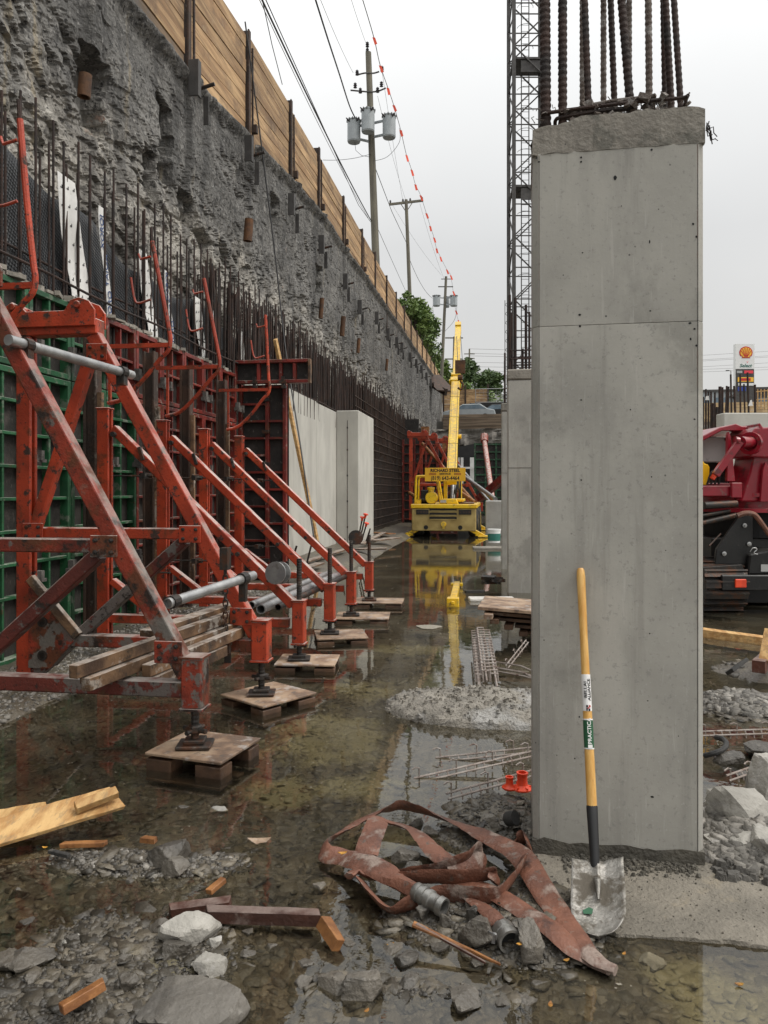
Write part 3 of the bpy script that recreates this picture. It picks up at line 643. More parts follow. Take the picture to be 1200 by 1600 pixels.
# ------------------------------------------------------------------ formwork panels
XF = -4.36                                       # outer edge of the ribs; plywood sits 0.1 behind it
def panel(name, y0, wid, z0, hgt, m, label, cat='formwork panel', group=None, nr=None):
    t = thing(name, label, cat, (XF-.05, y0, z0), 0, group)
    MB().box((XF-.105, y0+wid/2, z0+hgt/2), (.02, wid-.004, hgt-.004)).build('plywood_face', M['ply_dark'], t)
    for yy in (y0+.03, y0+wid-.03): MB().box((XF-.05, yy, z0+hgt/2), (.095, .055, hgt)).build('side_rail', m, t, bevel=.004)
    for zz in (z0+.03, z0+hgt-.03): MB().box((XF-.05, y0+wid/2, zz), (.093, wid-.116, .055)).build('end_rail', m, t, bevel=.004)
    nr = nr if nr is not None else max(1, round(hgt/.31)-1)
    pr = None
    for k in range(nr):
        zz = z0+hgt*(k+1)/(nr+1)
        if pr is None:
            pr = MB().box((XF-.055, y0+wid/2, zz), (.08, wid-.118, .03)).build('rib', m, t, bevel=.003); z1 = zz
        else: part_copy(pr, Matrix.Translation((0, 0, zz-z1)), t)
    if wid > .45:
        MB().box((XF-.058, y0+wid*.5, z0+hgt/2), (.074, .03, hgt-.122)).build('stiffener', m, t)
    c = MB()
    c.box((XF+.03, y0+wid, z0+hgt*.28), (.09, .17, .055)); c.box((XF+.065, y0+wid+.03, z0+hgt*.28-.03), (.04, .24, .03)); c.box((XF+.03, y0+wid-.03, z0+hgt*.28+.06), (.06, .07, .10)); c.box((XF+.08, y0+wid+.05, z0+hgt*.28+.02), (.06, .05, .09))
    cl = c.build('clamp', M['clamp'], t)
    if hgt > 1: part_copy(cl, Matrix.Translation((0, 0, hgt*.42)), t)
    return t
lowG = None; kk = 0
gcols = [5.2, 5.92, 6.64, 7.36, 8.08]
rcols = [8.80, 9.52, 10.24, 10.96, 11.68]
ordn = ['first', 'second', 'third', 'fourth', 'fifth']
gdesc = ['beside the image edge', 'behind the large A shaped brace', 'behind the second brace upright', 'behind the dark soldier beam', 'next to the red panels']
for i, y in enumerate(gcols):
    lb = f'tall green formwork panel, {ordn[i]} of the five green ones counting towards the crane'
    if lowG is None: lowG = panel('formwork_panel', y, .71, .02, 2.7, M['green'], lb, group='tall green formwork panels')
    else: copy_tree(lowG, (XF-.05, y, .02), label=lb)
lowR = None
for i, y in enumerate(rcols):
    lb = f'tall red formwork panel, {ordn[i]} of the five red ones from the green panels on'
    if lowR is None: lowR = panel('formwork_panel', y, .71, .02, 2.7, M['red_dark'], lb, group='tall red formwork panels')
    else: copy_tree(lowR, (XF-.05, y, .02), label=lb)
upG = None
for i, y in enumerate(gcols[:4]):
    lb = f'short green formwork panel on top of the tall ones, {ordn[i]} from the picture edge'
    if upG is None: upG = panel('formwork_panel', y, .71, 2.73, .80, M['green'], lb, group='short green formwork panels', nr=1)
    else: copy_tree(upG, (XF-.05, y, 2.73), label=lb)
upR = None
for i, y in enumerate([8.08]+rcols):
    lb = f'short red formwork panel on the top edge, {["first","second","third","fourth","fifth","last"][i]} from the green ones'
    if upR is None: upR = panel('formwork_panel', y, .71, 2.73, .82, M['red_dark'], lb, group='short red formwork panels', nr=1)
    else: copy_tree(upR, (XF-.05, y, 2.73), label=lb)
# a few loose boards and a mortar crust along the top of the forms
b = MB()
for k in range(90):
    y = random.uniform(5.2, 12.3); b.box((XF-.06+random.uniform(-.06,.06), y, 3.55+random.uniform(-.01,.03)), (random.uniform(.03,.10), random.uniform(.06,.22), random.uniform(.02,.06)), random.uniform(-.5,.5))
tag(b.build('mortar_debris', M['concrete_rough'], base=(XF, 9, 3.52)), 'dried mortar splashed along the top edge of the formwork', kind='stuff')

# bulkhead: the stop end that faces the camera
# lettering on the stop end is too worn to read
bk = thing('bulkhead_form', 'narrow red formwork stop end facing down the pit with dark plywood bays', 'formwork panel', (-4.0, 12.75, 0))
MB().box((-4.0, 12.83, 1.72), (.84, .02, 3.4)).build('plywood_face', M['ply_dark'], bk)
for x in (-4.42, -3.94+.0, -3.63): MB().box((x, 12.77, 1.72), (.06, .10, 3.4)).build('side_rail', M['red_dark'], bk, bevel=.004)
for k in range(12):
    for (xa, xb) in ((-4.39, -3.97), (-3.91, -3.66)):
        if xb > -3.7 and k % 3 == 1: continue
        MB().box(((xa+xb)/2, 12.775, .15+k*.293), (xb-xa, .085, .035)).build('rib', M['red_dark'], bk)
for k in range(6): MB().box((-3.95, 12.70, .4+k*.55), (.13, .05, .06)).build('clamp', M['steel_dark'], bk, bevel=.004)
# lettering on the plywood bays: worn print marks
hp = thing('capping_panel', 'horizontal red formwork panel lying across the top of the stop end', 'formwork panel', (-3.8, 12.6, 3.35))
MB().box((-3.82, 12.70, 3.61), (1.30, .02, .36)).build('plywood_face', M['ply_dark'], hp)
for z in (3.44, 3.785): MB().box((-3.82, 12.62, z), (1.36, .12, .055)).build('side_rail', M['red_dark'], hp, bevel=.004)
for x in (-4.47, -4.05, -3.66, -3.42): MB().box((x, 12.63, 3.6125), (.05, .10, .285)).build('rib', M['red_dark'], hp, bevel=.004)
MB().box((-3.155, 12.62, 3.61), (.035, .13, .40)).build('end_rail', M['wood_stack'], hp)
for x in (-4.1, -3.6):
    c = MB(); c.box((x, 12.54, 3.42), (.05, .05, .2)); c.box((x, 12.52, 3.42), (.12, .03, .04)); c.box((x+.02, 12.53, 3.34), (.07, .05, .05)); c.build('clamp', M['steel_dark'], hp)

# dark soldier beams that the braces push against
sb = None
for i, (y, lb) in enumerate(((7.37, 'dark soldier beam at the first slanting red brace'), (8.70, 'dark soldier beam at the second slanting red brace'), (9.77, 'dark soldier beam at the third slanting red brace'), (11.1, 'dark soldier beam at the fourth slanting red brace'))):
    if sb is None:
        sb = thing('soldier_beam', lb, 'steel beam', (-4.15, y, 0), 0, 'soldier beams on the formwork')
        MB().box((-4.20, y, 1.66), (.02, .12, 3.2)).box((-4.08, y, 1.66), (.02, .12, 3.2)).box((-4.14, y, 1.66), (.10, .02, 3.18)).build('flange', M['beam_dark'], sb)
        MB().box((-4.04, y-.02, 1.35), (.05, .05, 2.5)).build('packer', M['wood_stack'], sb)
        for z in (.75, 1.75): 
            r_ = MB(); r_.tube((-4.3, y+.13, z), (-3.35, y+.13, z), .010, 6); r_.box((-3.62, y+.13, z), (.05, .16, .06)); r_.lathe([(.03,0),(.03,.04)], (-3.58, y+.13, z), (1,0,0), 6); r_.build('tie_rod', M['steel_dark'], sb)
    else: copy_tree(sb, (-4.15, y, 0), label=lb)

# ------------------------------------------------------------------ braces
def jack(t, x, y, top, m=M['steel_dark'], dz=0.0):
    b = MB(); b.path([(x, y, .14-dz+.012*k) for k in range(int((top-.14+dz)/.012))], [.025 if k % 2 else .022 for k in range(int((top-.14+dz)/.012))], 10); b.build('screw', m, t)
    b = MB(); b.lathe([(.034,0),(.042,.01),(.042,.04),(.034,.05)], (x, y, .18), n=8); b.tube((x-.08, y+.03, .20), (x+.08, y-.03, .20), .014, 6); b.tube((x+.02, y+.08, .20), (x-.02, y-.08, .20), .014, 6); b.build('wing_nut', m, t)
    b = MB(); b.box((x, y, .115-dz), (.20, .17, .02), .2); b.box((x, y, .138-dz), (.12, .11, .026), .2); b.build('base_plate', m, t, bevel=.005)
def big_brace(Y, label, red):
    t = thing('brace_frame', label, 'formwork brace', (-1.78, Y, 0), 0, 'red raking braces holding the formwork')
    x = -3.67
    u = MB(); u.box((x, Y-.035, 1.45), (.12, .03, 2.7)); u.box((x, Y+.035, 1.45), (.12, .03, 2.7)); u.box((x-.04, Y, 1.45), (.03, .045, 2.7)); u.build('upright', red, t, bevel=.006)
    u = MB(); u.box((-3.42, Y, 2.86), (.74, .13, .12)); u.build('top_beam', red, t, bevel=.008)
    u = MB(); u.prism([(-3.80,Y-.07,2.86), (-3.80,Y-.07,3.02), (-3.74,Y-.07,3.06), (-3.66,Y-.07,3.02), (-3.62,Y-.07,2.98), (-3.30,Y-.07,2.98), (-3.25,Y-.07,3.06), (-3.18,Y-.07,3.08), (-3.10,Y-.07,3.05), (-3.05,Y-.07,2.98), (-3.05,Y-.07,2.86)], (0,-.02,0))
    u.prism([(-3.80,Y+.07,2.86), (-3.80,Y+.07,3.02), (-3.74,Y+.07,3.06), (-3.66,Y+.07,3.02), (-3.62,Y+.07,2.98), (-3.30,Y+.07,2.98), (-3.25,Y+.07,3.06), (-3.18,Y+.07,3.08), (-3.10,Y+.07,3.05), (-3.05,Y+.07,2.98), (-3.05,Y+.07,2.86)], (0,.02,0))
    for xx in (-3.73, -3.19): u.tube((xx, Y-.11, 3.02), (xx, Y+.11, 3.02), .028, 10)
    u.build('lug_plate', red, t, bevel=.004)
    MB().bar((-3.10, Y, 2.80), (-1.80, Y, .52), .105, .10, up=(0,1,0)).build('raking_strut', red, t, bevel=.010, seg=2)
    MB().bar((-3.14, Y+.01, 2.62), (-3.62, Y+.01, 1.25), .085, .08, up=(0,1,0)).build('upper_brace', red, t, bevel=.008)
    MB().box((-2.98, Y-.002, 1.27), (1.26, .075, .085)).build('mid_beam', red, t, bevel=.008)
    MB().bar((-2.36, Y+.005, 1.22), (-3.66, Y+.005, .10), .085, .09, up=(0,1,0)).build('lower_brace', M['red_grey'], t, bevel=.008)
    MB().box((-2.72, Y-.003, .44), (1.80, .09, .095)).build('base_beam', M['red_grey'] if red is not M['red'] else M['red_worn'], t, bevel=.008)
    MB().bar((-3.60, Y-.06, .92), (-3.20, Y-.06, .48), .07, .05, up=(0,1,0)).build('knee_bar', M['wood_stack'], t, bevel=.004)
    g_ = MB()
    for yy in (-.05, .05): g_.prism([(-3.62,Y+yy-.006,.22), (-3.44,Y+yy-.006,.22), (-3.24,Y+yy-.006,.44), (-3.57,Y+yy-.006,.84), (-3.62,Y+yy-.006,.84)], (0,.012,0))
    g_.build('gusset', M['red_worn'], t)
    for zz in (.32, .58): MB().lathe([(.04,0),(.04,.13),(.025,.13),(.025,.0)], (-3.50, Y-.066, zz), (0,1,0), 12).build('pin_boss', M['steel_dark'], t)
    for (x_, z_) in ((-2.30, 1.27), (-3.05, 2.66), (-1.90, .66), (-3.58, 1.28)):
        j_ = MB(); j_.box((x_, Y-.058, z_), (.17, .010, .13)); j_.build('joint_plate', red, t, bevel=.003)
        for dx_, dz_ in ((-.05,-.035), (.05,.035), (.05,-.035), (-.05,.035)): MB().lathe([(.014,0),(.014,.012),(.007,.014),(.007,.022)], (x_+dx_, Y-.063, z_+dz_), (0,-1,0), 6).build('bolt', M['steel_dark'], t)
    MB().box((-1.76, Y, .48), (.125, .125, .29)).build('foot_post', red, t, bevel=.008)
    for zz in (.63, .33): MB().box((-1.76, Y, zz), (.142, .142, .012)).build('foot_flange', red, t)
    jack(t, -1.76, Y, .36, dz=0 if red is not M['red'] else .03)
    return t
B1 = big_brace(4.28, 'worn red A shaped brace nearest the camera with grey streaks down its strut', M['red_worn'])
B2 = big_brace(5.55, 'bright red A shaped brace with a full upper bracket, second from the camera', M['red'])
def small_brace(Y, label):
    t = thing('brace_frame', label, 'formwork brace', (-1.8, Y, 0), 0, 'red raking braces holding the formwork'); red = M['red']
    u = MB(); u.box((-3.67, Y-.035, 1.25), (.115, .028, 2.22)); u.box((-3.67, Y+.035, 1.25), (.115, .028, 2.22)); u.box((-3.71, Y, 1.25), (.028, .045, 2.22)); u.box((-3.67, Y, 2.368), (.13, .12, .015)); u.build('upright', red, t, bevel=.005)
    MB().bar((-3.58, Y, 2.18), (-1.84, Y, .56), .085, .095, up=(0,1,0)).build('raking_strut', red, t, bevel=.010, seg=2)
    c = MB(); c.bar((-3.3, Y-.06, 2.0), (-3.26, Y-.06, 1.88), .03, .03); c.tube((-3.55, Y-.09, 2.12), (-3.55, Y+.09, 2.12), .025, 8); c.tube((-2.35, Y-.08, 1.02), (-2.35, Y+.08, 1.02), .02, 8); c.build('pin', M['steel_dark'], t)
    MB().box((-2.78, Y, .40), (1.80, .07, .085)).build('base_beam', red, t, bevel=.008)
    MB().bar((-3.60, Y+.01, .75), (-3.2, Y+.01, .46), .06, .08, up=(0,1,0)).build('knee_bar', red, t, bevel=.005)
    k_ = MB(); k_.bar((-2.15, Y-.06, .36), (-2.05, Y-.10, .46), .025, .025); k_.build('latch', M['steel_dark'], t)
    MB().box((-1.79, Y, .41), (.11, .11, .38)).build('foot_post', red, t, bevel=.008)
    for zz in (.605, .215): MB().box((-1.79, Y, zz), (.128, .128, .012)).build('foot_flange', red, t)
    jack(t, -1.79, Y, 1.0, dz=.035)
    return t
S1 = small_brace(6.76, 'red slanting brace with a cable reel on its jack, third foot from the camera')
C = [S1]
for Y, lb in ((8.03, 'red slanting brace with the tallest dark jack screw, fourth foot from the camera'), (9.23, 'red slanting brace without a guard rail post, fifth foot from the camera'), (10.54, 'red slanting brace at the stop end, sixth and last foot of the row')):
    C.append(copy_tree(S1, (-1.8, Y, 0), label=lb))
b = MB(); b.lathe([(.10,0),(.10,.02),(.05,.025),(.05,.09),(.10,.095),(.10,.115)], (-1.93, 6.66, .86), (-.2,-1,.1), 20); b.lathe([(.02,-.004),(.02,.0)], (-1.93, 6.66, .86), (-.2,-1,.1), 10)
tag(b.build('cable_reel', M['galv'], smooth=True), 'small grey metal cable reel hung beside the third jack screw', 'reel')
b = MB(); b.lathe([(.10,0),(.10,.03),(.05,.035),(.05,.08),(.10,.085),(.10,.11)], (-1.95, 10.42, .95), (.1,-1,.05), 20)
tag(b.build('cable_reel', M['steel_dark'], smooth=True), 'dark cable reel hung beside the last jack screw of the row', 'reel')

def rail(Y, label, x1=-3.03, xt=-3.2, zt=3.92):
    t = thing('guard_rail_post', label, 'guard rail', (-3.6, Y, 2.4), 0, 'bent red guard rail posts')
    pts = catmull([(-3.64,Y,2.42), (-3.48,Y,2.46), (-3.3,Y,2.62), (x1-.09,Y,2.82), (x1-.01,Y,2.90), (x1+.01,Y,3.0), (x1-.005,Y,3.1), ((x1+xt)/2,Y,3.5), (xt,Y,zt)], 4)
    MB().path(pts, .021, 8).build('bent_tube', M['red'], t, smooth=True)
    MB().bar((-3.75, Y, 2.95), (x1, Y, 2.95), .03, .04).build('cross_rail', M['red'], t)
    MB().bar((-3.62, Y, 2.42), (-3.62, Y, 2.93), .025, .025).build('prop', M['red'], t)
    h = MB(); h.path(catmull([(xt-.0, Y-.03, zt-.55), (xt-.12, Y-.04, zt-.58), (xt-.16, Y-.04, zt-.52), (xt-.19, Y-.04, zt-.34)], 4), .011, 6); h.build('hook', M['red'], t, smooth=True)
    h = MB(); h.path([(xt, Y-.03, zt-.15), (xt-.1, Y-.03, zt-.17), (xt-.12, Y-.03, zt-.12)], .011, 6); h.build('hook', M['red'], t, smooth=True)
    h = MB(); h.tube((xt, Y, zt-.02), (xt-.01, Y, zt+.13), .014, 6); h.build('rod_end', M['rebar'], t)
rail(4.66, 'bent red guard rail post closest to the camera, in front of the black sheet', xt=-3.13, zt=4.05)
rail(6.76, 'bent red guard rail post over the first slanting brace'); rail(8.03, 'bent red guard rail post leaning in over the middle slanting brace'); rail(9.95, 'bent red guard rail post in front of the stop end', -3.05, -3.10, 3.95)

# ------------------------------------------------------------------ pallets under the jacks
def pallet(name, c, sx_, sy_, rz, label, m=M['ply_top'], group='pallets under the jacks', h=.155):
    t = thing(name, label, 'pallet', c, rz, group); Mx = mat_of(t)
    def bx(cc, ss, nm, mt, bv=.004):
        R_ = Matrix.Rotation(rz, 3, 'Z'); return MB().box(Mx @ Vector(cc), ss, R_).build(nm, mt, t, bevel=bv)
    bx((0, 0, h-.009), (sx_, sy_, .018), 'plywood_top', m)
    for x in (-.325, .325):
        for y in (-.35, .35): bx((x*sx_, y*sy_, h*.5-.012), (sx_*.33, sy_*.28, h-.05), 'block', M['wood_dark'])
    for y in (-.42, 0, .42): bx((0, y*sy_, .002), (sx_*.99, sy_*.16, .018), 'bottom_board', M['wood_dark'])
    return t
for (x, y, sx_, sy_, rz, lb) in ((-1.72, 4.32, .50, .45, -.19, 'tan plywood topped pallet block under the nearest jack'), (-1.72, 5.60, .52, .50, .99, 'gravel strewn pallet block under the second jack'),
        (-1.72, 6.80, .54, .44, .10, 'pale pallet block under the third jack'), (-1.68, 8.06, .54, .50, .3, 'pale pallet block under the fourth jack'),
        (-1.66, 9.30, .66, .52, .1, 'pallet block with one pale edge under the fifth jack'), (-1.66, 10.60, .68, .5, .06, 'pallet block under the last jack of the row')):
    pallet('pallet', (x, y, -.055 if y < 5 else (-.085 if y < 6 else -.09)), sx_, sy_, rz, lb)

# ------------------------------------------------------------------ tubes, stacked planks, chain, props
b = MB(); a_, c_ = yp(13, 531, 4.14), yp(206, 586, 5.42); b.tube(a_, c_, .033, 14)
t = tag(b.build('scaffold_tube', M['galv'], smooth=True), 'grey scaffold tube tying the tops of the two large braces together', 'tube')
cpl = MB(); 
for f in (.12, .9): p = a_.lerp(c_, f); cpl = MB(); cpl.lathe([(.045,-.03),(.045,.03)], p, (c_-a_), 12); cpl.box(p+V(0,0,-.06), (.06,.06,.07)); cpl.build('coupler', M['steel_dark'], t)
b = MB(); a_, c_ = yp(262, 943, 4.42), yp(396, 899, 5.36); b.lathe([(.033,0),(.033,(c_-a_).length),(.026,(c_-a_).length),(.026,0),(.033,0)], a_, c_-a_, 14, caps=False); b.lathe([(.026,.02),(.0,.02)], a_, c_-a_, 14, caps=False)
t = tag(b.build('scaffold_tube', M['galv'], smooth=True), 'grey scaffold tube low down between the struts of the two large braces', 'tube')
cpl = MB(); p = a_.lerp(c_, .06); cpl.lathe([(.042,-.03),(.042,.03)], p, (c_-a_), 12); cpl.build('coupler', M['steel_dark'], t); cpl = MB(); p = a_.lerp(c_, .86); cpl.lathe([(.046,-.03),(.046,.03)], p, (c_-a_), 12); cpl.box(p+V(.0,.0,-.09), (.05,.05,.14)); cpl.build('coupler', M['steel_dark'], t)
for k, (dx, dz, l0, l1, lb) in enumerate(((-.02, .082, 0, 1, 'topmost mortar stained plank of the stack laid across the brace bases'), (.01, .0, .03, .98, 'lower front plank of the stack laid across the brace bases'), (.075, -.03, .26, .9, 'short plank under the front of the plank stack'),
        (-.12, .13, .42, 1.06, 'white splashed plank at the back of the plank stack'), (.09, -.11, .24, .75, 'lowest loose plank hanging under the plank stack'), (-.10, .0, .1, 1.0, 'plank hidden in the middle of the plank stack'))):
    A, B = V(-2.26, 3.86, .535), V(-1.93, 5.75, .57); d_ = B-A; wt, ht = ((.105, .045) if k in (3,) else (.06, .075))
    b = MB(); b.bar(A+d_*l0+V(dx, 0, dz), A+d_*l1+V(dx-.03, 0, dz), wt, ht)
    tag(b.build('plank', M['wood_stack'], bevel=.004), lb, 'plank', 'planks stacked across the brace bases')
b = MB(); p = V(-1.98, 5.38, 1.0)
for k in range(11):
    z = p.z-.045*k
    ring = [(p.x+(.018 if k % 2 else 0)*math.cos(a), p.y+(0 if k % 2 else .018)*math.cos(a), z+.03*math.sin(a)) for a in np.linspace(0, 2*PI, 9)]
    b.path(ring, .007, 5, caps=False)
b.box((p.x, p.y, p.z+.10), (.06, .08, .16)); b.box((p.x, p.y, p.z-.54), (.07, .05, .12)); b.box((p.x+.03, p.y-.03, p.z-.62), (.05, .01, .07))
tag(b.build('chain', M['steel_dark']), 'dark chain with a hook hanging from the strut of the second large brace', 'chain')
for k, (dx, dz, r_, lb) in enumerate(((0, 0, .045, 'grey pipe end lying on the base beams behind the third foot'), (-.12, .02, .035, 'thin grey pipe beside the pipe ends behind the third foot'), (.10, -.01, .03, 'thin dark pipe lowest of the bundle behind the third foot'))):
    A = V(-2.1+dx, 6.6+.1*k, .54+dz); B = V(-1.95+dx, 9.3, .56+dz); d_ = B-A
    b = MB(); b.lathe([(r_,0),(r_,d_.length),(r_*.8,d_.length),(r_*.8,0),(r_,0)], A, d_, 12, caps=False); tag(b.build('pipe', M['galv'] if k < 2 else M['steel_dark'], smooth=True), lb, 'pipe', 'pipes laid on the brace bases')
for k in range(4):
    b = MB(); b.bar(V(-2.45+.10*k, 6.6+.1*k, .47+.015*k), V(-2.30+.09*k, 8.2, .47+.015*k), .09, .03)
    tag(b.build('plank', M['wood_stack'], bevel=.004), ['flat board closest to the formwork among those beside the grey pipes','second flat board from the formwork among those beside the grey pipes','third flat board from the formwork among those beside the grey pipes','flat board touching the grey pipes'][k], 'plank', 'flat boards beside the pipes')
b = MB(); b.bar(xp(430, 530, -4.30), xp(499, 862, -3.85), .13, .06, up=(1,0,0)); tag(b.build('timber_prop', M['wood_new'], bevel=.004), 'long yellow timber leaning on the pale concrete wall behind the stop end', 'timber')
pa, pb, pc, pd = xp(383, 34, -4.86), xp(405, 200, -4.7), xp(430, 400, -4.45), xp(492, 850, -3.2)
b = MB(); b.path(catmull([pa, pb, pc, xp(446, 545, -4.2), xp(470, 700, -3.7), pd], 8), .016, 6); tag(b.build('hanging_cable', M['cable'], smooth=True), 'black cable hanging from the hoarding down past the stop end', 'cable')
# red capped starter bars and boards by the foot of the concrete wall
for k, (x0, y0, x1, y1, red) in enumerate(((561,832,568,812,1), (561,846,574,812,1), (566,838,575,820,1), (572,842,581,826,0), (573,846,580,828,0), (535,851,540,842,0), (456,872,464,859,0), (478,882,487,862,0), (487,862,503,888,0), (440,897,449,884,0))):
    b = MB(); A = xp(x0, y0+4, -3.25 if k < 6 else -3.55); B = A + V(.10*(x1-x0)/8, -.05, .02*(y0-y1)); b.tube(A, B, .018, 6)
    if y1 > y0: b = MB(); B = A+V(.35, .1, .0); A = A+V(0,0,.35); b.tube(A, B, .018, 6)
    t = thing('starter_bar', ['lowest red capped bar at the pilaster foot','tallest red capped bar at the pilaster foot','red capped bar in the middle at the pilaster foot'][k] if red else ['bare bar just behind the red capped bars','bare bar farthest from the pilaster among the capped bars','bare bar in front of the pilaster face','bare bar by the yellow timber, nearer the stop end','bare bar by the yellow timber, second from the stop end','bare bar leaning the other way below the yellow timber','bare bar lowest down beside the stop end'][k-3], 'steel bar', A, 0, 'capped starter bars' if red else 'bare starter bars')
    b.build('rod', M['rebar'], t)
    if red: c = MB(); d_ = (B-A).normalized(); c.lathe([(.028,-.06),(.03,.0),(.06,.005),(.06,.03),(.03,.04)], B, d_, 10); c.build('cap', M['orange'], t, smooth=True)
for k, (x0, y0, x1, y1, w_, lb) in enumerate(((556,858,604,857,.35, 'muddy board at the water edge below the pilaster'), (470,880,540,858,.15, 'grey board lying on the footing under the yellow timber'), (440,900,500,880,.18, 'dirty board on the footing next to the stop end'), (576,832,612,834,.3, 'yellow board on the bank below the dark rebar bay'), (580,845,620,840,.3, 'pale plank on the bank beside the crane'), (565,850,600,832,.15, 'thin plank across the debris below the pilaster'))):
    b = MB(); b.bar(gp(x0, y0, .19+.012*k), gp(x1, y1, .21+.012*k), w_, .03); tag(b.build('debris_board', M['wood_stack'] if k != 3 else M['wood_orange']), lb, 'board', 'boards along the foot of the wall')
# ------------------------------------------------------------------ the concrete column in front, with its starter bars
CA = R(10.0) - TH                               # its yaw: turned 10 degrees clockwise as seen from the camera
p0 = EYE + FW*3.36 + RT*.652; p0.z = .0
yaw = TH - R(10.0)
col = thing('concrete_column', 'tall square grey concrete column close to the camera with a shovel leaning on it', 'column', p0, yaw)
CM = mat_of(col)
def cl(x, y, z): return CM @ Vector((x, y, z))
Wc, Dc = .708, .55
def colbox(x0, x1, y0, y1, z0, z1):
    b = MB(); P = [cl(x, y, z) for x in (x0, x1) for y in (y0, y1) for z in (z0, z1)]
    return b.add(P, [(0,1,3,2),(4,6,7,5),(0,4,5,1),(2,3,7,6),(0,2,6,4),(1,5,7,3)])
def chamfer_shaft(z0, z1, c=.022):
    b = MB(); o = [(c,0),(Wc-c,0),(Wc,c),(Wc,Dc-c),(Wc-c,Dc),(c,Dc),(0,Dc-c),(0,c)]
    return b.prism([cl(x, y, z0) for x, y in o], V(0,0,z1-z0))
chamfer_shaft(-.12, 2.3135).build('shaft', M['concrete'], col, bevel=.0015)
chamfer_shaft(2.315, 3.07).build('shaft', M['concrete'], col, bevel=.0015)
# a mortar kick at the foot and the rough grout cap
b = MB(); n = 40
ring = []
for x, y in [(i/n*Wc, 0) for i in range(n)] + [(Wc, i/20*Dc) for i in range(20)] + [(Wc-i/n*Wc, Dc) for i in range(n)] + [(0, Dc-i/20*Dc) for i in range(20)]: ring.append((x, y))
for x, y in ring: b.v.append(cl(x + (.003 if x > .5*Wc else -.003), y-.003 if y < .1 else y+.003, -.12))
for k, (x, y) in enumerate(ring): b.v.append(cl(x + (.003 if x > .5*Wc else -.003), y-.003 if y < .1 else y+.003, .072+.016*noise.noise(Vector((x*9, y*9, 0)))+.01*noise.noise(Vector((x*30, y*30, 4)))))
m_ = len(ring); b.f = [(i, (i+1) % m_, m_+(i+1) % m_, m_+i) for i in range(m_)] + [tuple(range(m_, 2*m_))]
b.build('mortar_kick', M['wet_concrete'], col)
b = MB(); K = 28; H0, H1 = 3.066, 3.222
gridv = {}
def cap_p(u, v, top):
    x = -.002+u*(Wc+.006); y = -.002+v*(Dc+.004)
    e = .006*noise.noise(Vector((u*14, v*14, top*5)))
    z = (H1 + .014*noise.noise(Vector((u*5, v*5, 1))) + .012*noise.noise(Vector((u*17, v*17, 2))) - .02*sstep(.06, 0, u) - .015*sstep(.95, 1, u)*1 - (.028*sstep(.28, .2, u) if v < .5 else 0)) if top else H0+.006*noise.noise(Vector((u*12, v*12, 9)))
    return cl(x+e*(u in (0,1)), y+e, z)
for i in range(K+1):
    for j in range(K+1): gridv[i, j] = len(b.v); b.v.append(cap_p(i/K, j/K, 1))
for i in range(K):
    for j in range(K): b.f.append((gridv[i,j], gridv[i+1,j], gridv[i+1,j+1], gridv[i,j+1]))
edge = [(i, 0) for i in range(K)] + [(K, j) for j in range(K)] + [(K-i, K) for i in range(K)] + [(0, K-j) for j in range(K)]
base = len(b.v)
for i, j in edge: b.v.append(cap_p(i/K, j/K, 0))
m_ = len(edge)
for k in range(m_): b.f.append((base+k, base+(k+1) % m_, gridv[edge[(k+1) % m_]], gridv[edge[k]]))
b.f.append(tuple(base+k for k in reversed(range(m_))))
b.build('grout_cap', M['concrete_rough'], col)
# form edge lines, tie holes and air pockets
b = MB()
for x in (.026, Wc-.026): b.add([cl(x-.0012, -.0012, .07), cl(x+.0012, -.0012, .07), cl(x+.0012, -.0012, 3.06), cl(x-.0012, -.0012, 3.06)], [(0,1,2,3)])
b.build('form_line', M['steel_dark'], col)
def px_face(px, py):                              # a place on the column's front face
    r_ = ray(px, py); nrm = CM.to_3x3() @ Vector((0,-1,0)); return EYE + r_*((CM.translation-EYE).dot(nrm)/r_.dot(nrm))
b = MB()
holes = [(961,278,4.5,6.5), (908,246,3,3), (908,253,3,3), (1018,234,3,3), (838,247,3,3), (842,253,4,2.5), (1083,350,3.2,3.2), (1088,370,3,3), (985,640,2,2), (908,625,3,2), (906,492,4,3), (906,510,3,3), (1016,486,3,2), (1078,505,4,3), (1079,530,2.5,4), (1085,514,3,3), (1088,540,3,3), (907,905,2.2,2.2), (1018,745,2,2),
         (1019,1245,4.5,3), (905,1120,2.4,2.4), (898,1185,2,2), (1015,990,2,2), (908,750,3,2), (1085,655,3,2), (1015,378,2,5), (910,395,2.5,2), (1012,1095,2.5,1.6), (1060,1150,1.6,1.6), (870,1180,1.5,1.5), (850,1000,1.6,2), (1040,860,1.6,1.6), (860,1290,1.7,1.3), (970,1320,1.6,1.2),(1029,327,1.5,1.5),(971,322,1.5,1.5),(880,430,1.5,1.8),(1000,560,1.6,1.3)]
for px, py, rx, ry in holes:
    c = px_face(px, py); sx_, sz_ = rx/1200*3.3, ry/1200*3.3; k = 9
    ex = CM.to_3x3() @ Vector((1,0,0)); nn_ = CM.to_3x3() @ Vector((0,-1,0))
    pts = [c + nn_*.0014 + ex*(sx_*math.cos(2*PI*i/k)*(.8+.4*random.random())*.55) + UP*(sz_*math.sin(2*PI*i/k)*(.8+.4*random.random())*.55) for i in range(k)]
    b.add(pts, [tuple(range(k))])
tag(b.build('air_pocket', M['black_void'], col), kind='stuff')
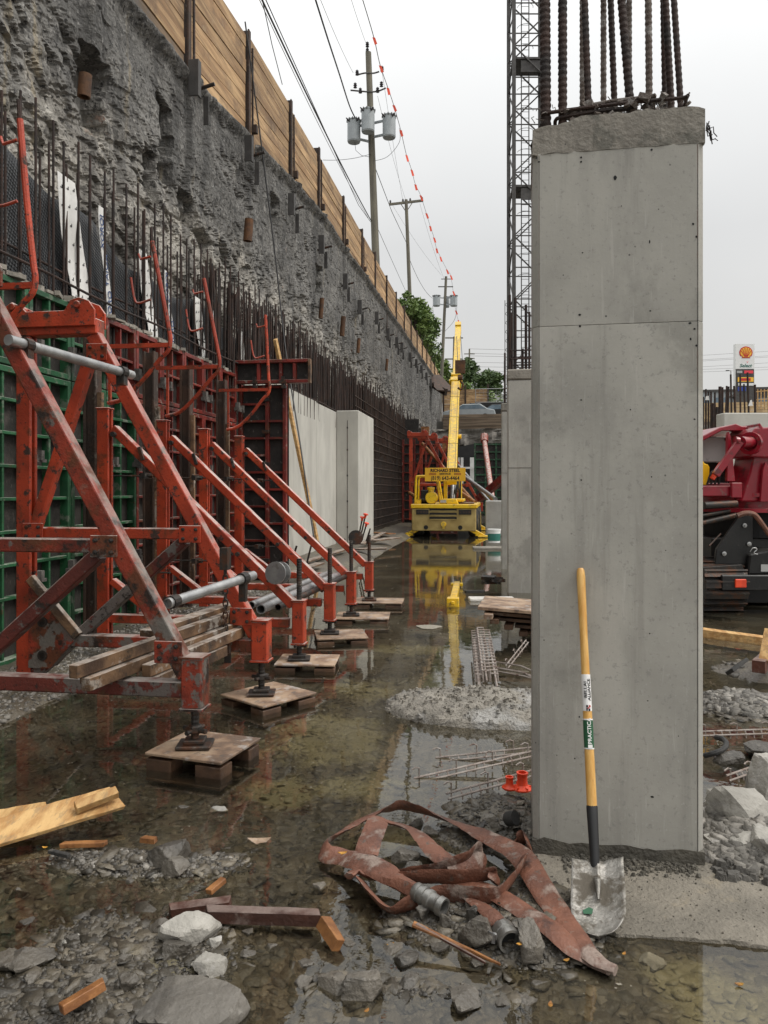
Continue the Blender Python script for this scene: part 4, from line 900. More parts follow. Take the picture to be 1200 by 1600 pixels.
# deformed starter bars
def ribbed(A, B, r_, bend=0.0, pitch=.028):
    A, B = Vector(A), Vector(B); Ln = (B-A).length; n_ = int(Ln/(pitch/4)); pts = []; rs = []
    for k in range(n_+1):
        t = k/n_; p = A.lerp(B, t) + V(bend*math.sin(t*3)*.3 + bend*t*t, 0, 0); pts.append(p); rs.append(r_*(1.10 if k % 4 == 1 else (1.05 if k % 4 == 2 else .95)))
    return MB().path(pts, rs, 10)
bars = [(853,17,.07,-.004,'rebar'), (879,14.5,.07,0,'rebar'), (911,11,.30,0,'rebar_grey'), (921,11,.10,-.02,'rebar'), (943,9.5,.44,0,'rebar_grey'), (963,10,.36,-.02,'rebar'), (988,13.5,.10,-.045,'rebar'), (983,9,.30,0,'rebar_grey'), (1015,11,.24,-.005,'rebar_grey'), (1041,10,.40,-.01,'rebar'), (1052,11,.26,-.03,'rebar'), (1066,10,.12,-.035,'rebar')]
for px, w_, dy, bend, mm in bars:
    # where the bar's foot meets the cap at depth dy behind the face
    best = None
    nrm = CM.to_3x3() @ Vector((0,-1,0)); r_ = ray(px, 172); q = cl(0, dy, 0); P = EYE + r_*((q-EYE).dot(nrm)/r_.dot(nrm)); d_ = (P-EYE).dot(FW)
    A = V(P.x, P.y, 3.16); B = V(P.x, P.y, 4.6)
    ribbed(A, B, w_/1200*d_/2/1.06, bend*2.2).build('starter_bar', M[mm], col, smooth=True)
def tie(z, y0, y1, x0, x1, m):
    MB().path(catmull([cl(x0, y0+.05, z-.02), cl(x0+.0, y0+.01, z-.005), cl(x0+.03, y0, z), cl((x0+x1)/2, y0-.002, z+.012), cl(x1-.03, y0, z+.015), cl(x1, y0+.02, z+.015), cl(x1, y1, z+.015), cl(x0, y1, z), cl(x0, y0+.06, z-.01)], 5), .0085, 7).build('stirrup', m, col, smooth=True)
tie(3.268, .045, .50, .045, Wc-.06, M['rebar']); tie(3.29, .06, .47, .20, .52, M['rebar_grey']); tie(3.245, .05, .46, .10, .42, M['rebar'])
b = MB()
random.seed(11)
for k in range(46):                               # tie wire ends and mortar lumps round the stirrups
    u = random.choice([.06,.13,.30,.36,.43,.47,.5,.55,.62])+random.gauss(0,.02); c = cl(u, random.uniform(.03,.12), 3.27+random.uniform(-.035,.03))
    q = [c]
    for s_ in range(3): q.append(q[-1]+V(random.uniform(-.02,.02), random.uniform(-.02,.01), random.uniform(-.012,.022)))
    b.path(q, .0022, 4)
b.build('tie_wire', M['rebar_grey'], col)
b = MB()
for k in range(70):
    u = min(Wc-.03, max(.17, random.gauss(.36,.12))); c = cl(u, random.uniform(.03,.14), random.choice([3.225, 3.235, 3.265, 3.285])+random.uniform(-.01,.01)); s_ = random.uniform(.010,.034)
    b.box(c, (s_*1.5, s_, s_*.8), Matrix.Rotation(random.random()*3, 3, V(random.random()-.5, random.random()-.5, random.random())))
tag(b.build('mortar_lump', M['rebar_grey'], col), kind='stuff')
b = MB(); c = cl(Wc+.01, .0, 3.13)
for k in range(9):
    q = [c]; 
    for s_ in range(4): q.append(q[-1]+V(random.uniform(-.004,.02), random.uniform(-.01,.01), random.uniform(-.03,.015)))
    b.path(q, .0024, 4)
b.build('wire_tuft', M['rebar'], col)

# ------------------------------------------------------------------ shovel leaning on the column
sh = thing('shovel', 'long wooden handled shovel with a muddy steel blade leaning on the near column', 'shovel', gp(932, 1400, .05))
hT = px_face(905, 887) + FW*-.022; hB = EYE + ray(925, 1262)*3.07; hE = EYE + ray(931, 1372)*2.965
pts = [hT + (hB-hT)*t for t in (0, .012, .04, .3, .6, .8, 1)]; rs = [.011, .0165, .0185, .0165, .0185, .0195, .0205]
MB().path(pts, rs, 16).build('handle', M['handle'], sh, smooth=True)
d_ = (hE-hB)
MB().path([hB-d_*.03, hB, hB+d_*.25, hB+d_*.7, hB+d_*.95], [.0215, .0225, .021, .0185, .0165], 16).build('socket', M['cable'], sh, smooth=True)
def sleeve(py0, py1, m, nm):
    f = lambda py: (py-887)/(1262-887)
    a, b_ = hT+(hB-hT)*f(py0), hT+(hB-hT)*f(py1)
    rr = float(np.interp(f((py0+py1)/2), [.3,.6,.8,1], [.0165,.0185,.0195,.0205]))+.0009
    return MB().tube(a, b_, rr, 20).build(nm, m, sh, smooth=True), (a+b_)/2, rr, (a-b_).normalized(), (a-b_).length
def handle_text(parent, body, size, c, rr, ax, off, along, m, sx=1.0):
    side = (ax.cross(FW)).normalized(); side = side if side.dot(RT) < 0 else -side      # line runs upward, letters' tops to the left
    nrm = side.cross(ax) ; toward = -FW
    ctr = c + ax*along + side*off
    zc = math.sqrt(max(0, rr*rr-off*off))
    n_ = (toward - ax*toward.dot(ax)).normalized()
    text('lettering', body, size, ctr + n_*(zc+.0006), ax, side if ax.cross(side).dot(n_) > 0 else -side, m, parent, ext=.0006, bold=.0004, sx=sx)
s1, c1_, rr, ax, ln = sleeve(1060, 1117, M['label_white'], 'white_label')
handle_text(s1, 'BELLAI', .0175, c1_, rr, ax, .0075, .012, M['black_ink'], 1.28)
handle_text(s1, 'ALLIANCE', .0165, c1_, rr, ax, -.0065, .012, M['black_ink'], 1.15)
n_ = (-FW - ax*(-FW).dot(ax)).normalized(); sd_ = ax.cross(n_)
b = MB(); b2 = MB()
for u, v, w_, h_, bb in ((-.068,.004,.010,.007,b), (-.066,-.006,.012,.006,b), (-.054,.006,.009,.006,b2), (-.054,-.005,.009,.008,b), (-.061,.0,.006,.005,b2)):
    c = c1_ + ax*u + sd_*v + n_*(rr+.0004); e1, e2 = ax*w_/2, sd_*h_/2; bb.prism([c-e1-e2, c+e1-e2, c+e1+e2, c-e1+e2], n_*.0008)
b.build('emblem', M['black_ink'], s1); b2.build('emblem', M['red_ink'], s1)
s2, c2_, rr, ax, ln = sleeve(1129, 1175, M['label_green'], 'green_label')
handle_text(s2, 'PRACTICA', .0215, c2_, rr, ax, 0, .012, M['white_paint'], 1.0)
b = MB(); c = c2_ - ax*.048 + n_*(rr+.0005); e1, e2 = ax*.007, sd_*.009; b.prism([c-e1-e2, c+e1-e2, c+e1+e2, c-e1+e2], n_*.0008); b.build('emblem', M['white_paint'], s2)
b = MB()
for py0, py1 in ((1129, 1131), (1173, 1175)):
    f = lambda py: (py-887)/(1262-887)
    b.tube(hT+(hB-hT)*f(py0), hT+(hB-hT)*f(py1), rr+.0006, 20)
b.build('border', M['white_paint'], s2, smooth=True)
# blade: a curved plate with a socket ridge, shoulders folded forward
TL, TR, BL = EYE+ray(892,1347)*3.0, EYE+ray(975,1345)*2.98, EYE+ray(893,1430)*2.86
top_c, bot_c = (TL+TR)/2, gp(936, 1467, .018)
bx_ = (TR-TL).normalized(); wd_ = (TR-TL).length; by_ = (bot_c-top_c); Lb = by_.length; by_.normalize(); bn_ = bx_.cross(by_); bn_ = bn_ if bn_.dot(FW) < 0 else -bn_
b = MB(); NU, NV = 16, 22
for j in range(NV+1):
    v = j/NV
    wv = 1.0 if v < .62 else math.sqrt(max(0.0, 1-((v-.62)/.38)**2))*.98+.02*(1-v)
    for i in range(NU+1):
        u = (i/NU)*2-1
        dep = .020*(u*u) - .010 + .016*math.exp(-(u/.13)**2)*max(0, 1-v*1.5) + .012*(v-.5)**2
        if v < .05: dep += .010*(1-v/.05)*(1 if abs(u) > .25 else 0)
        b.v.append(top_c + bx_*(u*wd_/2*wv*(.97+.04*v)) + by_*(v*Lb) + bn_*dep)
b.f = [(j*(NU+1)+i, j*(NU+1)+i+1, (j+1)*(NU+1)+i+1, (j+1)*(NU+1)+i) for j in range(NV) for i in range(NU)]
bl = b.build('blade', M['blade'], sh, smooth=True); bl.modifiers.new('thick', 'SOLIDIFY').thickness = .0025
b = MB(); b.path([hE-d_*.25, hE, top_c+by_*(.10)+bn_*.012, top_c+by_*.17+bn_*.006], [.017,.016,.013,.004], 10); b.build('neck', M['blade'], sh, smooth=True)
b = MB(); c = top_c+by_*(Lb*.66)+bn_*.004-bx_*.035; b.prism([c-bx_*.022, c-by_*.012+bx_*.0, c+bx_*.016-by_*.004, c+bx_*.012+by_*.016, c-bx_*.018+by_*.014], bn_*.001); b.build('blade_sticker', M['label_green'], sh)

# ------------------------------------------------------------------ lay-flat fire hose
def hose_strand(b, pts, n=10, w=.104, th=.018):
    """pts: (place, roll, width factor, thickness factor) along the strand; a flattened tube"""
    C = catmull([p[0] for p in pts], n)
    def lerp(i, k):
        a = i/n; j = min(int(a), len(pts)-2); t = a-j; t = t*t*(3-2*t); return pts[j][k]*(1-t)+pts[j+1][k]*t
    base = len(b.v); S = 14; m_ = len(C)
    for i, p in enumerate(C):
        t = (C[min(i+1, m_-1)]-C[max(i-1, 0)]).normalized(); s_ = t.cross(UP)
        if s_.length < 1e-3: s_ = V(1,0,0)
        s_.normalize(); u_ = s_.cross(t); ro = lerp(i, 1); ww = lerp(i, 2)*w/2; tt = lerp(i, 3)*th/2
        e1 = s_*math.cos(ro)+u_*math.sin(ro); e2 = u_*math.cos(ro)-s_*math.sin(ro)
        wr = .007*noise.noise(p*9)+.004*noise.noise(p*28)
        for j in range(S):
            a = 2*PI*j/S; ca, sa = math.cos(a), math.sin(a)
            ex = math.copysign(abs(ca)**.85, ca); sa = math.copysign((1-ex*ex)**.8, sa) if abs(sa) > 1e-6 else 0
            b.v.append(p + e1*(ex*ww) + e2*(sa*tt*(1+.5*noise.noise(p*6+V(j,0,0))) + wr*abs(ca)))
    for i in range(m_-1):
        for j in range(S):
            a = base+i*S+j; c = base+i*S+(j+1) % S; b.f.append((a, c, c+S, a+S))
    b.f.append(tuple(base+j for j in reversed(range(S)))); b.f.append(tuple(base+(m_-1)*S+j for j in range(S)))
ho = thing('fire_hose', 'dusty brick red flat hose coiled loosely on the wet ground beside the column', 'hose', gp(680, 1370, .02))
def h(px, py, z, ro=0.0, w=1.0, t=1.0):
    q = gp(px, py, z); return (gp(px, py, max(z*.85, gz(q.x, q.y)+.024)), ro, w, t)
b = MB()
hose_strand(b, [h(655,1397,.10,.1,.62,3.6), h(628,1381,.10,.15,.72,2.8), h(598,1362,.10,.2,1.05,1.5), h(565,1346,.085,.2,1.1,1.0), h(535,1339,.055,.25,.95,1.0), h(510,1334,.05,.7,.75,1.0), h(506,1322,.05,1.1,.7,1.0), h(522,1307,.05,.7,.7,1.0),
    h(552,1289,.055,.4,.72,1.0), h(585,1272,.06,.45,.75,1), h(612,1262,.075,.9,.72,1.0), h(630,1258,.09,1.2,.6,1), h(655,1264,.085,1.0,.65,1), h(685,1276,.07,.6,.8,1), h(718,1288,.065,.3,.85,1), h(755,1305,.075,-.1,.9,1), h(790,1322,.085,-.2,.95,1), h(818,1342,.09,-.3,1.0,1.0),
    h(842,1380,.08,-.25,.92,1), h(868,1420,.06,-.15,.9,1), h(898,1462,.05,-.1,.85,1), h(928,1497,.04,0,.72,1.3), h(962,1517,.03,.1,.36,2.0)])
hose_strand(b, [h(952,1517,.018,.0,.36,1.6), h(925,1503,.016,0,.65,1), h(893,1478,.022,.1,.8,1), h(853,1445,.035,.1,.8,1), h(815,1421,.05,.05,.85,1), h(775,1398,.06,.1,.85,1), h(735,1385,.06,.2,.9,1), h(700,1376,.055,.3,.8,1)])
hose_strand(b, [h(592,1278,.12,.2,.85,1), h(588,1290,.115,.1,.95,1), h(578,1315,.09,0,1.0,1), h(572,1336,.06,0,1.0,1)])
hose_strand(b, [h(590,1279,.12,.3,.4,1), h(610,1286,.10,.35,.55,1), h(640,1295,.08,.3,.75,1), h(662,1312,.06,.1,.85,1), h(682,1332,.045,0,.95,1), h(705,1350,.04,0,1.0,1), h(730,1368,.04,0,1.0,1)])
hose_strand(b, [h(625,1366,.055,.9,.8,1), h(660,1362,.07,1.1,.8,1), h(700,1352,.10,1.0,.8,1), h(728,1340,.125,1.1,.75,1), h(744,1325,.14,1.25,.65,1.0), h(752,1333,.12,1.0,.8,1), h(742,1349,.09,1.1,.8,1), h(700,1363,.075,1.2,.75,1)])
hose_strand(b, [h(545,1369,.07,.4,.65,1.6), h(560,1362,.075,.5,.6,1.4), h(585,1372,.06,.6,.7,1), h(640,1372,.085,1.15,.75,1), h(690,1369,.10,1.2,.75,1), h(740,1369,.10,1.2,.75,1), h(772,1363,.11,1.15,.7,1), h(770,1378,.08,1.2,.7,1)])
hose_strand(b, [h(566,1378,.05,.8,.8,1), h(585,1402,.05,.9,1.0,1), h(612,1423,.03,.7,.9,1.2), h(640,1413,.055,1.2,.9,1), h(690,1400,.07,1.3,1.0,1), h(735,1402,.07,1.3,1.0,1), h(775,1400,.075,1.25,.95,1), h(797,1380,.085,1.2,.9,1), h(812,1356,.10,1.15,.8,1), h(818,1340,.11,.9,.6,1)])
hose_strand(b, [h(733,1405,.03,.4,.75,1), h(755,1417,.04,.2,.8,1.3), h(770,1432,.055,.1,.72,2.4), h(778,1445,.06,.0,.60,3.6)])
hose_strand(b, [h(800,1318,.02,.4,.5,1), h(812,1312,.05,1.0,.75,1), h(822,1310,.07,1.2,.75,1), h(828,1330,.05,1.2,.75,1)])
b.build('flat_hose', M['hose'], ho, smooth=True)
def coupling(A, dirn, r_, prof, nm='coupling', ears=False):
    t = Vector(dirn).normalized(); b = MB(); b.lathe(prof, A, t, 24, caps=False); c = b.build(nm, M['alu'], ho, smooth=True)
    L_ = max(p[1] for p in prof)
    b = MB(); b.lathe([(r_*.78, L_-.035), (0.001, L_-.035)], A, t, 20, caps=False); b.build('bore', M['black_void'], c)
    if ears:
        s_ = t.cross(UP).normalized(); u_ = s_.cross(t); b = MB()
        for sg in (-1, 1):
            e = A + t*(L_*.72) + s_*sg*r_*1.05; b.path(catmull([e+u_*.005, e+s_*sg*.012+u_*.02-t*.01, e+s_*sg*.014+u_*.03+t*.015, e+s_*sg*.004+u_*.034+t*.03, e+u_*.01+t*.02], 4), .004, 6)
            b.box(e, (.012,.012,.03))
        b.build('cam_lever', M['galv'], c, smooth=True)
        b = MB(); e = A+t*(L_*.8)-s_*r_*1.1-u_*.02
        for sg, dd in ((-1, V(0,0,0)),):
            b.path([e, e+V(-.03,-.01,-.02), e+V(-.07,-.02,-.03)], .0035, 5)
            ring = [e+V(-.085+.015*math.cos(a), -.025+.015*math.sin(a), -.03) for a in np.linspace(0, 2*PI, 13)]; b.path(ring, .0025, 5, caps=False)
        b.build('pull_ring', M['galv'], c, smooth=True)
    return c
A = gp(650, 1393, .09); Bp = gp(689, 1416, .075); d_ = Bp-A; L_ = .155
coupling(A, d_, .038, [(r_*.72, h_*.85) for r_, h_ in [(.040,-.01),(.048,0),(.048,.02),(.044,.022),(.044,.034),(.049,.036),(.049,.052),(.044,.054),(.044,.066),(.050,.068),(.050,.085),(.043,.09),(.041,.12),(.043,.123),(.048,.128),(.048,L_),(.037,L_),(.037,L_-.04)]])
A = gp(776, 1440, .062); Bp = gp(803, 1480, .055); d_ = Bp-A
coupling(A, d_, .047, [(r_*.72, h_*.8) for r_, h_ in [(.036,-.02),(.042,0),(.043,.04),(.050,.05),(.056,.06),(.056,.10),(.052,.102),(.052,.115),(.058,.118),(.058,.15),(.046,.15),(.046,.10)]], ears=True)
# ------------------------------------------------------------------ yellow pick-and-carry crane
CX, CY = -1.86, 26.0
cr_ = thing('mobile_crane', 'yellow mobile crane standing in the water with its boom raised', 'crane', (CX, CY, 0)); Yl, Ym = M['yellow'], M['yellow_mud']
CR = mat_of(cr_)
def cb(x0, x1, y0, y1, z0, z1): return MB().box((CX+(x0+x1)/2, CY+(y0+y1)/2, (z0+z1)/2), (x1-x0, y1-y0, z1-z0))
MB().prism([(CX-1.09,CY+.02,.22), (CX+1.09,CY+.02,.22), (CX+1.09,CY+.02,.98), (CX-1.09,CY+.02,.98)], (0,.18,0)).build('front_panel', Ym, cr_, bevel=.03, seg=2)
cb(-1.07, 1.07, .205, 5.0, .55, .97).build('body', Ym, cr_, bevel=.02)
cb(-1.12, 1.12, -.02, 5.05, .985, 1.13).build('deck', Yl, cr_, bevel=.02)
b = MB()
for z in (.945, .80, .66): b.box((CX-.02, CY+.012, z), (.92, .03, .075))
gr_ = b.build('grille_slot', M['black_void'], cr_)
b = MB()
for z in (.90, .755, .615): b.box((CX-.02, CY+.0, z), (.86, .02, .022))
b.build('louvre', Ym, gr_)
for s_ in (-1, 1):
    MB().box((CX+s_*.72, CY+.004, .86), (.42, .03, .16)).build('lamp_plate', M['black_paint'], cr_)
    b = MB()
    for k in range(4): b.box((CX+s_*.72-.15+.1*k, CY-.014, .86), (.05+.015*(k % 2), .006, .07))
    b.build('plate_mark', M['beam_dark'], cr_)
    b = MB(); b.lathe([(.001,0),(.07,0),(.075,.02)], (CX+s_*.58-.02, CY+.015, .34), (0,-1,0), 14); b.build('tow_slot', M['black_void'], cr_)
b = MB(); b.lathe([(.09,0),(.09,.05),(.05,.06),(.05,.12),(.08,.13),(.08,.17)], (CX, CY+.02, .45), (0,-1,0), 12); b.box((CX, CY-.1, .36), (.07,.05,.12)); b.build('tow_hitch', Yl, cr_, smooth=True)
for x in (-.98, .98):
    for y in (1.2, 3.9):
        w_ = thing('wheel', None, None, (CX+x, CY+y, .48)); w_.parent = cr_; w_.matrix_local = CR.inverted() @ Matrix.Translation((CX+x, CY+y, .48))
        b = MB(); b.lathe([(.30,-.17),(.44,-.18),(.50,-.12),(.52,0),(.50,.12),(.44,.18),(.30,.17)], (CX+x, CY+y, .48), (1,0,0), 24); b.build('tyre', M['black_rubber'], w_, smooth=True)
        b = MB(); b.lathe([(.30,-.175),(.12,-.10),(.10,.10),(.30,.175)], (CX+x, CY+y, .48), (1,0,0), 18); b.build('rim', Yl, w_, smooth=True)
for y in (.28, 4.8):
    for s_ in (-1, 1):
        b = MB(); b.bar((CX+s_*.55, CY+y, .46), (CX+s_*1.30, CY+y-.05, .06), .16, .14); b.box((CX+s_*1.32, CY+y-.05, .04), (.34, .34, .05)); b.prism([(CX+s_*1.05,CY+y-.12,.05),(CX+s_*1.5,CY+y-.12,.05),(CX+s_*1.12,CY+y-.12,.20)], (0,.02,0)); b.build('outrigger', Yl, cr_, bevel=.01)
cb(-.45, .45, .25, .35, .12, .30).build('belly_guard', M['red_dark'], cr_)
b = MB()                                                     # guard rails round the operator's seat, engine and air cleaner
for y in (.35, 1.25):
    b.path(catmull([(CX-1.0,CY+y,1.13),(CX-.99,CY+y,1.6),(CX-.97,CY+y,2.0),(CX-.90,CY+y,2.08),(CX-.4,CY+y,2.08),(CX-.28,CY+y,2.05),(CX-.25,CY+y,1.9),(CX-.12,CY+y,1.13)], 5), .038, 8)
b.tube((CX-.93,CY+.35,2.07), (CX-.93,CY+1.25,2.07), .032, 8); b.tube((CX-.3,CY+.35,2.06), (CX-.3,CY+1.25,2.06), .032, 8); b.build('cab_guard', Yl, cr_, smooth=True)
b = MB(); b.box((CX-.62, CY+1.0, 1.36), (.5,.12,.5)); b.box((CX-.62, CY+.8, 1.25), (.5,.45,.12)); b.build('seat', M['black_rubber'], cr_, bevel=.02)
b = MB(); b.lathe([(.02,0),(.19,.01),(.21,.05),(.21,.42),(.15,.45)], (CX-.44, CY+.18, 1.34), (0,1,0), 20); b.lathe([(.10,0),(.10,.12),(.13,.13),(.13,.20),(.02,.22)], (CX-.46, CY+.35, 1.5), (0,0,1), 14); b.box((CX-.9, CY+.3, 1.2), (.2,.3,.16)); b.build('air_cleaner', Yl, cr_, smooth=True)
b = MB(); b.prism([(CX-.15,CY+.15,1.13),(CX+.5,CY+.15,1.13),(CX+.42,CY+.15,1.30),(CX-.12,CY+.15,1.30)], (0,1.6,0)); b.box((CX+.42, CY+.9, 1.26), (.5,1.2,.10)); b.build('engine_cover', Yl, cr_, bevel=.02)
MB().box((CX-.02, CY+.13, 1.22), (.20,.012,.09)).build('data_plate', M['grey_panel'], cr_)
MB().box((CX+.72, CY+1.0, 1.155), (.55,1.1,.04)).build('tread_plate', M['wood_brown'], cr_)
for x in (-.06, .46): MB().box((CX+x, CY+1.9, 1.75), (.13,.30,1.25)).build('turret_post', Yl, cr_, bevel=.01)
b = MB(); random.seed(5)
for k in range(9):
    x = CX+.24+.035*k; b.path(catmull([(x,CY+1.75,1.15),(x+random.uniform(-.06,.06),CY+1.6,1.5),(x+random.uniform(-.08,.08),CY+1.65,1.8),(x,CY+1.8,2.2)], 4), .018, 6)
b.build('hydraulic_hose', M['black_rubber'], cr_, smooth=True)
# boom: root section, second section and head, pointing down the pit
bA = V(CX+.16, CY+1.9, 2.25); bT = EYE + ray(716, 510)*39.5; bd = (bT-bA).normalized(); Lbm = (bT-bA).length
b = MB(); b.bar(bA-bd*.5, bA+bd*Lbm*.52, .36, .46); 
bm = b.build('boom_base', Yl, cr_, bevel=.02)
b = MB(); b.box(bA+bd*(Lbm*.52), (.46,.3,.56), bd.to_track_quat('Y','Z').to_matrix()); b.build('boom_collar', Yl, bm, bevel=.01); b = MB(); b.box(bA+bd*(Lbm*.56), (.42,.2,.5), bd.to_track_quat('Y','Z').to_matrix())
b.build('boom_collar', Yl, bm, bevel=.01)
for s_ in (-1, 1): MB().lathe([(.10,-.06),(.10,.06)], bA+bd*Lbm*.53+V(s_*.23,0,.05), (1,0,0), 12).build('boom_pin', Yl, bm)
b = MB(); b.lathe([(.09,-.07),(.09,.07)], bA+bd*Lbm*.2+V(.24,0,-.1), (1,0,0), 12)
b.build('boom_pin', Yl, bm)
b = MB(); 
for f in (.12, .27, .40): b.bar(bA+bd*Lbm*f, bA+bd*(Lbm*f+.02), .372, .472)
for x in (-.12, .12): b.bar(bA+V(x,0,0)-bd*.4+bd.cross(RT)*0, bA+V(x,0,0)+bd*Lbm*.51, .012, .468)
b.build('boom_seam', M['beam_dark'], bm)
MB().bar(bA+bd*Lbm*.5, bA+bd*Lbm*.985, .29, .36).build('boom_extension', Yl, cr_, bevel=.015)
b = MB(); b.bar(bA+bd*Lbm*.97, bA+bd*Lbm, .30, .52); b.lathe([(.20,-.08),(.20,.08)], bT+V(0,0,-.2), (1,0,0), 16); b.build('boom_head', Yl, cr_)
b = MB(); b.tube(bA+V(0,.6,-1.2), bA+bd*Lbm*.36+V(0,0,-.3), .10, 12); b.build('lift_cylinder', M['galv'], cr_, smooth=True)
hk = dp(719, 577, 32.5)
b = MB(); b.box(hk+V(0,0,.1), (.42,.2,.55)); b.lathe([(.13,-.1),(.13,.1)], hk+V(0,0,-.35), (1,0,0), 12); b.path(catmull([hk+V(0,0,-.5), hk+V(.12,0,-.65), hk+V(.05,0,-.85), hk+V(-.1,0,-.78)], 5), .045, 8); b.build('hook_block', M['rusty_pipe'], cr_)
b = MB(); b.tube(hk+V(.1,0,.3), bT+V(.1,0,-.2), .014, 5); b.tube(hk+V(-.1,0,.3), bT+V(-.1,0,-.2), .014, 5); b.build('hoist_rope', M['cable'], cr_)
# sign on the boom's root
sc_ = dp(695.5, 741.5, 26.0); sx_ = 1.37; 
sg = MB().box(sc_, (sx_, .04, .455)).build('sign_board', M['sign_yellow'], cr_, bevel=.004)
MB().box(sc_+V(0,.3,.0), (.7,.55,.12)).build('sign_bracket', Yl, cr_)
fy = -.0215
text('lettering', 'RICHARD STEEL', .150, sc_+V(0,fy,.135), (1,0,0), (0,0,1), M['black_ink'], sg, bold=.006, sx=.93)
text('lettering', 'SERVICE', .085, sc_+V(0,fy,.02), (1,0,0), (0,0,1), M['black_ink'], sg, bold=.003, sx=1.25)
text('lettering', '(819) 643-4464', .185, sc_+V(0,fy,-.125), (1,0,0), (0,0,1), M['black_ink'], sg, bold=.004, sx=.84)
b = MB()
for s_ in (-1, 1):
    for z in (.045, .02, -.005): b.box(sc_+V(s_*.42,fy,z), (.24,.003,.014))
b.build('sign_stripe', M['red'], sg)

# ------------------------------------------------------------------ second row of forms and braces beyond the crane
for i, (y0, z1) in enumerate(((34.5, 3.9), (37.2, 3.5))):
    t = thing('formwork_panel', ['tall dark formwork panel facing down the pit behind the crane', 'lower dark formwork panel with a yellow block on top behind the crane'][i], 'formwork panel', (-3.8, y0, 0)); x0, x1 = (-4.3, -2.75) if i == 0 else (-3.7, -2.0)
    MB().box(((x0+x1)/2, y0+.08, z1/2), (x1-x0, .03, z1)).build('plywood_face', M['ply_dark'], t)
    for x in np.linspace(x0, x1, 4): MB().box((x, y0, z1/2), (.09, .12, z1)).build('side_rail', M['steel_dark'] if i else M['red_dark'], t)
    for z in np.arange(.3, z1+.1, .42): MB().box(((x0+x1)/2, y0+.01, z), (x1-x0, .10, .05)).build('rib', M['steel_dark'] if i else M['red_dark'], t)
    MB().box((x1-.55, y0+.05, z1+.28), (.34, .3, .56)).build('timber_block', M['wood_orange'], t)
for k, (Y, dx, lb) in enumerate(((31.5, .9, 'red A shaped brace in the second row, closest behind the crane'), (33.2, 1.15, 'red A shaped brace in the middle of the second row behind the crane'), (35.2, 1.5, 'red A shaped brace farthest back in the second row behind the crane'))):
    c = copy_tree(B2, (-1.78+dx-.55, Y, .25), label=lb, group='red braces behind the crane', skip=('screw','wing_nut','base_plate'))
    c.scale = (1.15, 1.0, 1.25)
for k, (x0, y0, x1, y1, d0, d1, r_, m, lb) in enumerate(((660,693,745,790,33,30,.075,'wood_orange','orange raking tube prop running down behind the boom'), (700,708,770,790,37,29.5,.06,'galv','grey raking tube prop ending beside the concrete block'), (722,742,774,780,34,28,.085,'galv','thick grey raking pipe beside the concrete block'), (640,770,655,780,30,29,.07,'wood_orange','short orange prop tube left of the operator guard'),(706,760,742,785,31,29,.08,'wood_orange','orange prop behind the yellow deck'))):
    b = MB(); b.tube(dp(x0,y0,d0), dp(x1,y1,d1), r_, 10); tag(b.build('prop_tube', M[m], smooth=True), lb, 'prop')
# far end: dark form, black sheet, rock, lagging wall, site fence
fp = thing('formwork_panel', 'black and green formwork panel at the far pit end beside the second column', 'formwork panel', (3.8, 46, 0))
PA, PB = dp(742, 700, 42), dp(792, 700, 42); z0, z1 = .2, dp(750, 692, 42).z
ex = (PB-PA); ex.z = 0; Lx = ex.length; ex.normalize(); ey = V(-ex.y, ex.x, 0)
b = MB(); A = V(PA.x, PA.y, z0); b.prism([A, A+ex*Lx, A+ex*Lx+UP*(z1-z0), A+UP*(z1-z0)], ey*.05); b.build('plywood_face', M['ply_dark'], fp)
for k in range(10):
    z = z0+(z1-z0)*(k+.4)/9.6; b = MB(); b.bar(A+UP*(z-z0)-ey*.05, A+UP*(z-z0)-ey*.05+ex*Lx, .10, .07); b.build('rib', M['green'], fp)
for f in (0, .33, .66, 1): b = MB(); b.bar(A+ex*Lx*f-ey*.04, A+ex*Lx*f-ey*.04+UP*(z1-z0), .09, .10); b.build('side_rail', M['green'], fp)
b = MB(); b.tube(dp(757,690,40.5), dp(769,778,35), .13, 10); b.tube(dp(757,690,40.5), dp(757,680,40.8), .2, 8); tag(b.build('prop_tube', M['red'], smooth=True), 'salmon red raking prop against the black and green panel', 'prop')
b = MB(); b.bar(dp(748,780,34), dp(790,744,33), .28, .28); tag(b.build('steel_beam', M['red_dark']), 'dark red steel beam sloping up to the second column', 'steel beam')
bs_ = MB(); A = dp(706,742,48); Bq = dp(748,742,48); A.z = .2; Bq.z = .2
bs_.prism([A, Bq, V(Bq.x,Bq.y,dp(748,692,48).z), V(A.x,A.y,dp(706,700,48).z)], (0,.1,0)); 
t = tag(bs_.build('black_sheet', M['screen']), 'black sheeting hanging below the rock at the far end of the pit', 'sheet')
b = MB()
for px in (716, 722, 739): P = dp(px, 735, 47.6); b.box((P.x, P.y, P.z), (.16+.2*(px > 730), .05, 1.6))
P = dp(730, 731, 47.5); b.box((P.x, P.y, P.z), (1.5, .06, .12)); b.build('white_batten', M['white_paint'], t)
eb = MB(); NXe, NZe = 90, 60
for i in range(NXe+1):
    for j in range(NZe+1):
        x = -5.2+ (52)*i/NXe if i > 45 else -5.2 + 26*i/NXe*1.0
        x = -5.2 + (i/NXe)**1.6*52; z = -.3 + 6.5*j/NZe
        p = Vector((x*.5, z, 5)); d1, h1, c = vcell(Vector((x*.9, z*1.2, 4)))
        eb.v.append(Vector((x, 57.6 + .55*(h1-.5) + .8*noise.noise(p*.7) + .25*noise.noise(p*2) + .12*(z-3), z)))
for i in range(NXe):
    for j in range(NZe): a = i*(NZe+1)+j; eb.f.append((a, a+NZe+1, a+NZe+2, a+1))
k = len(eb.v)
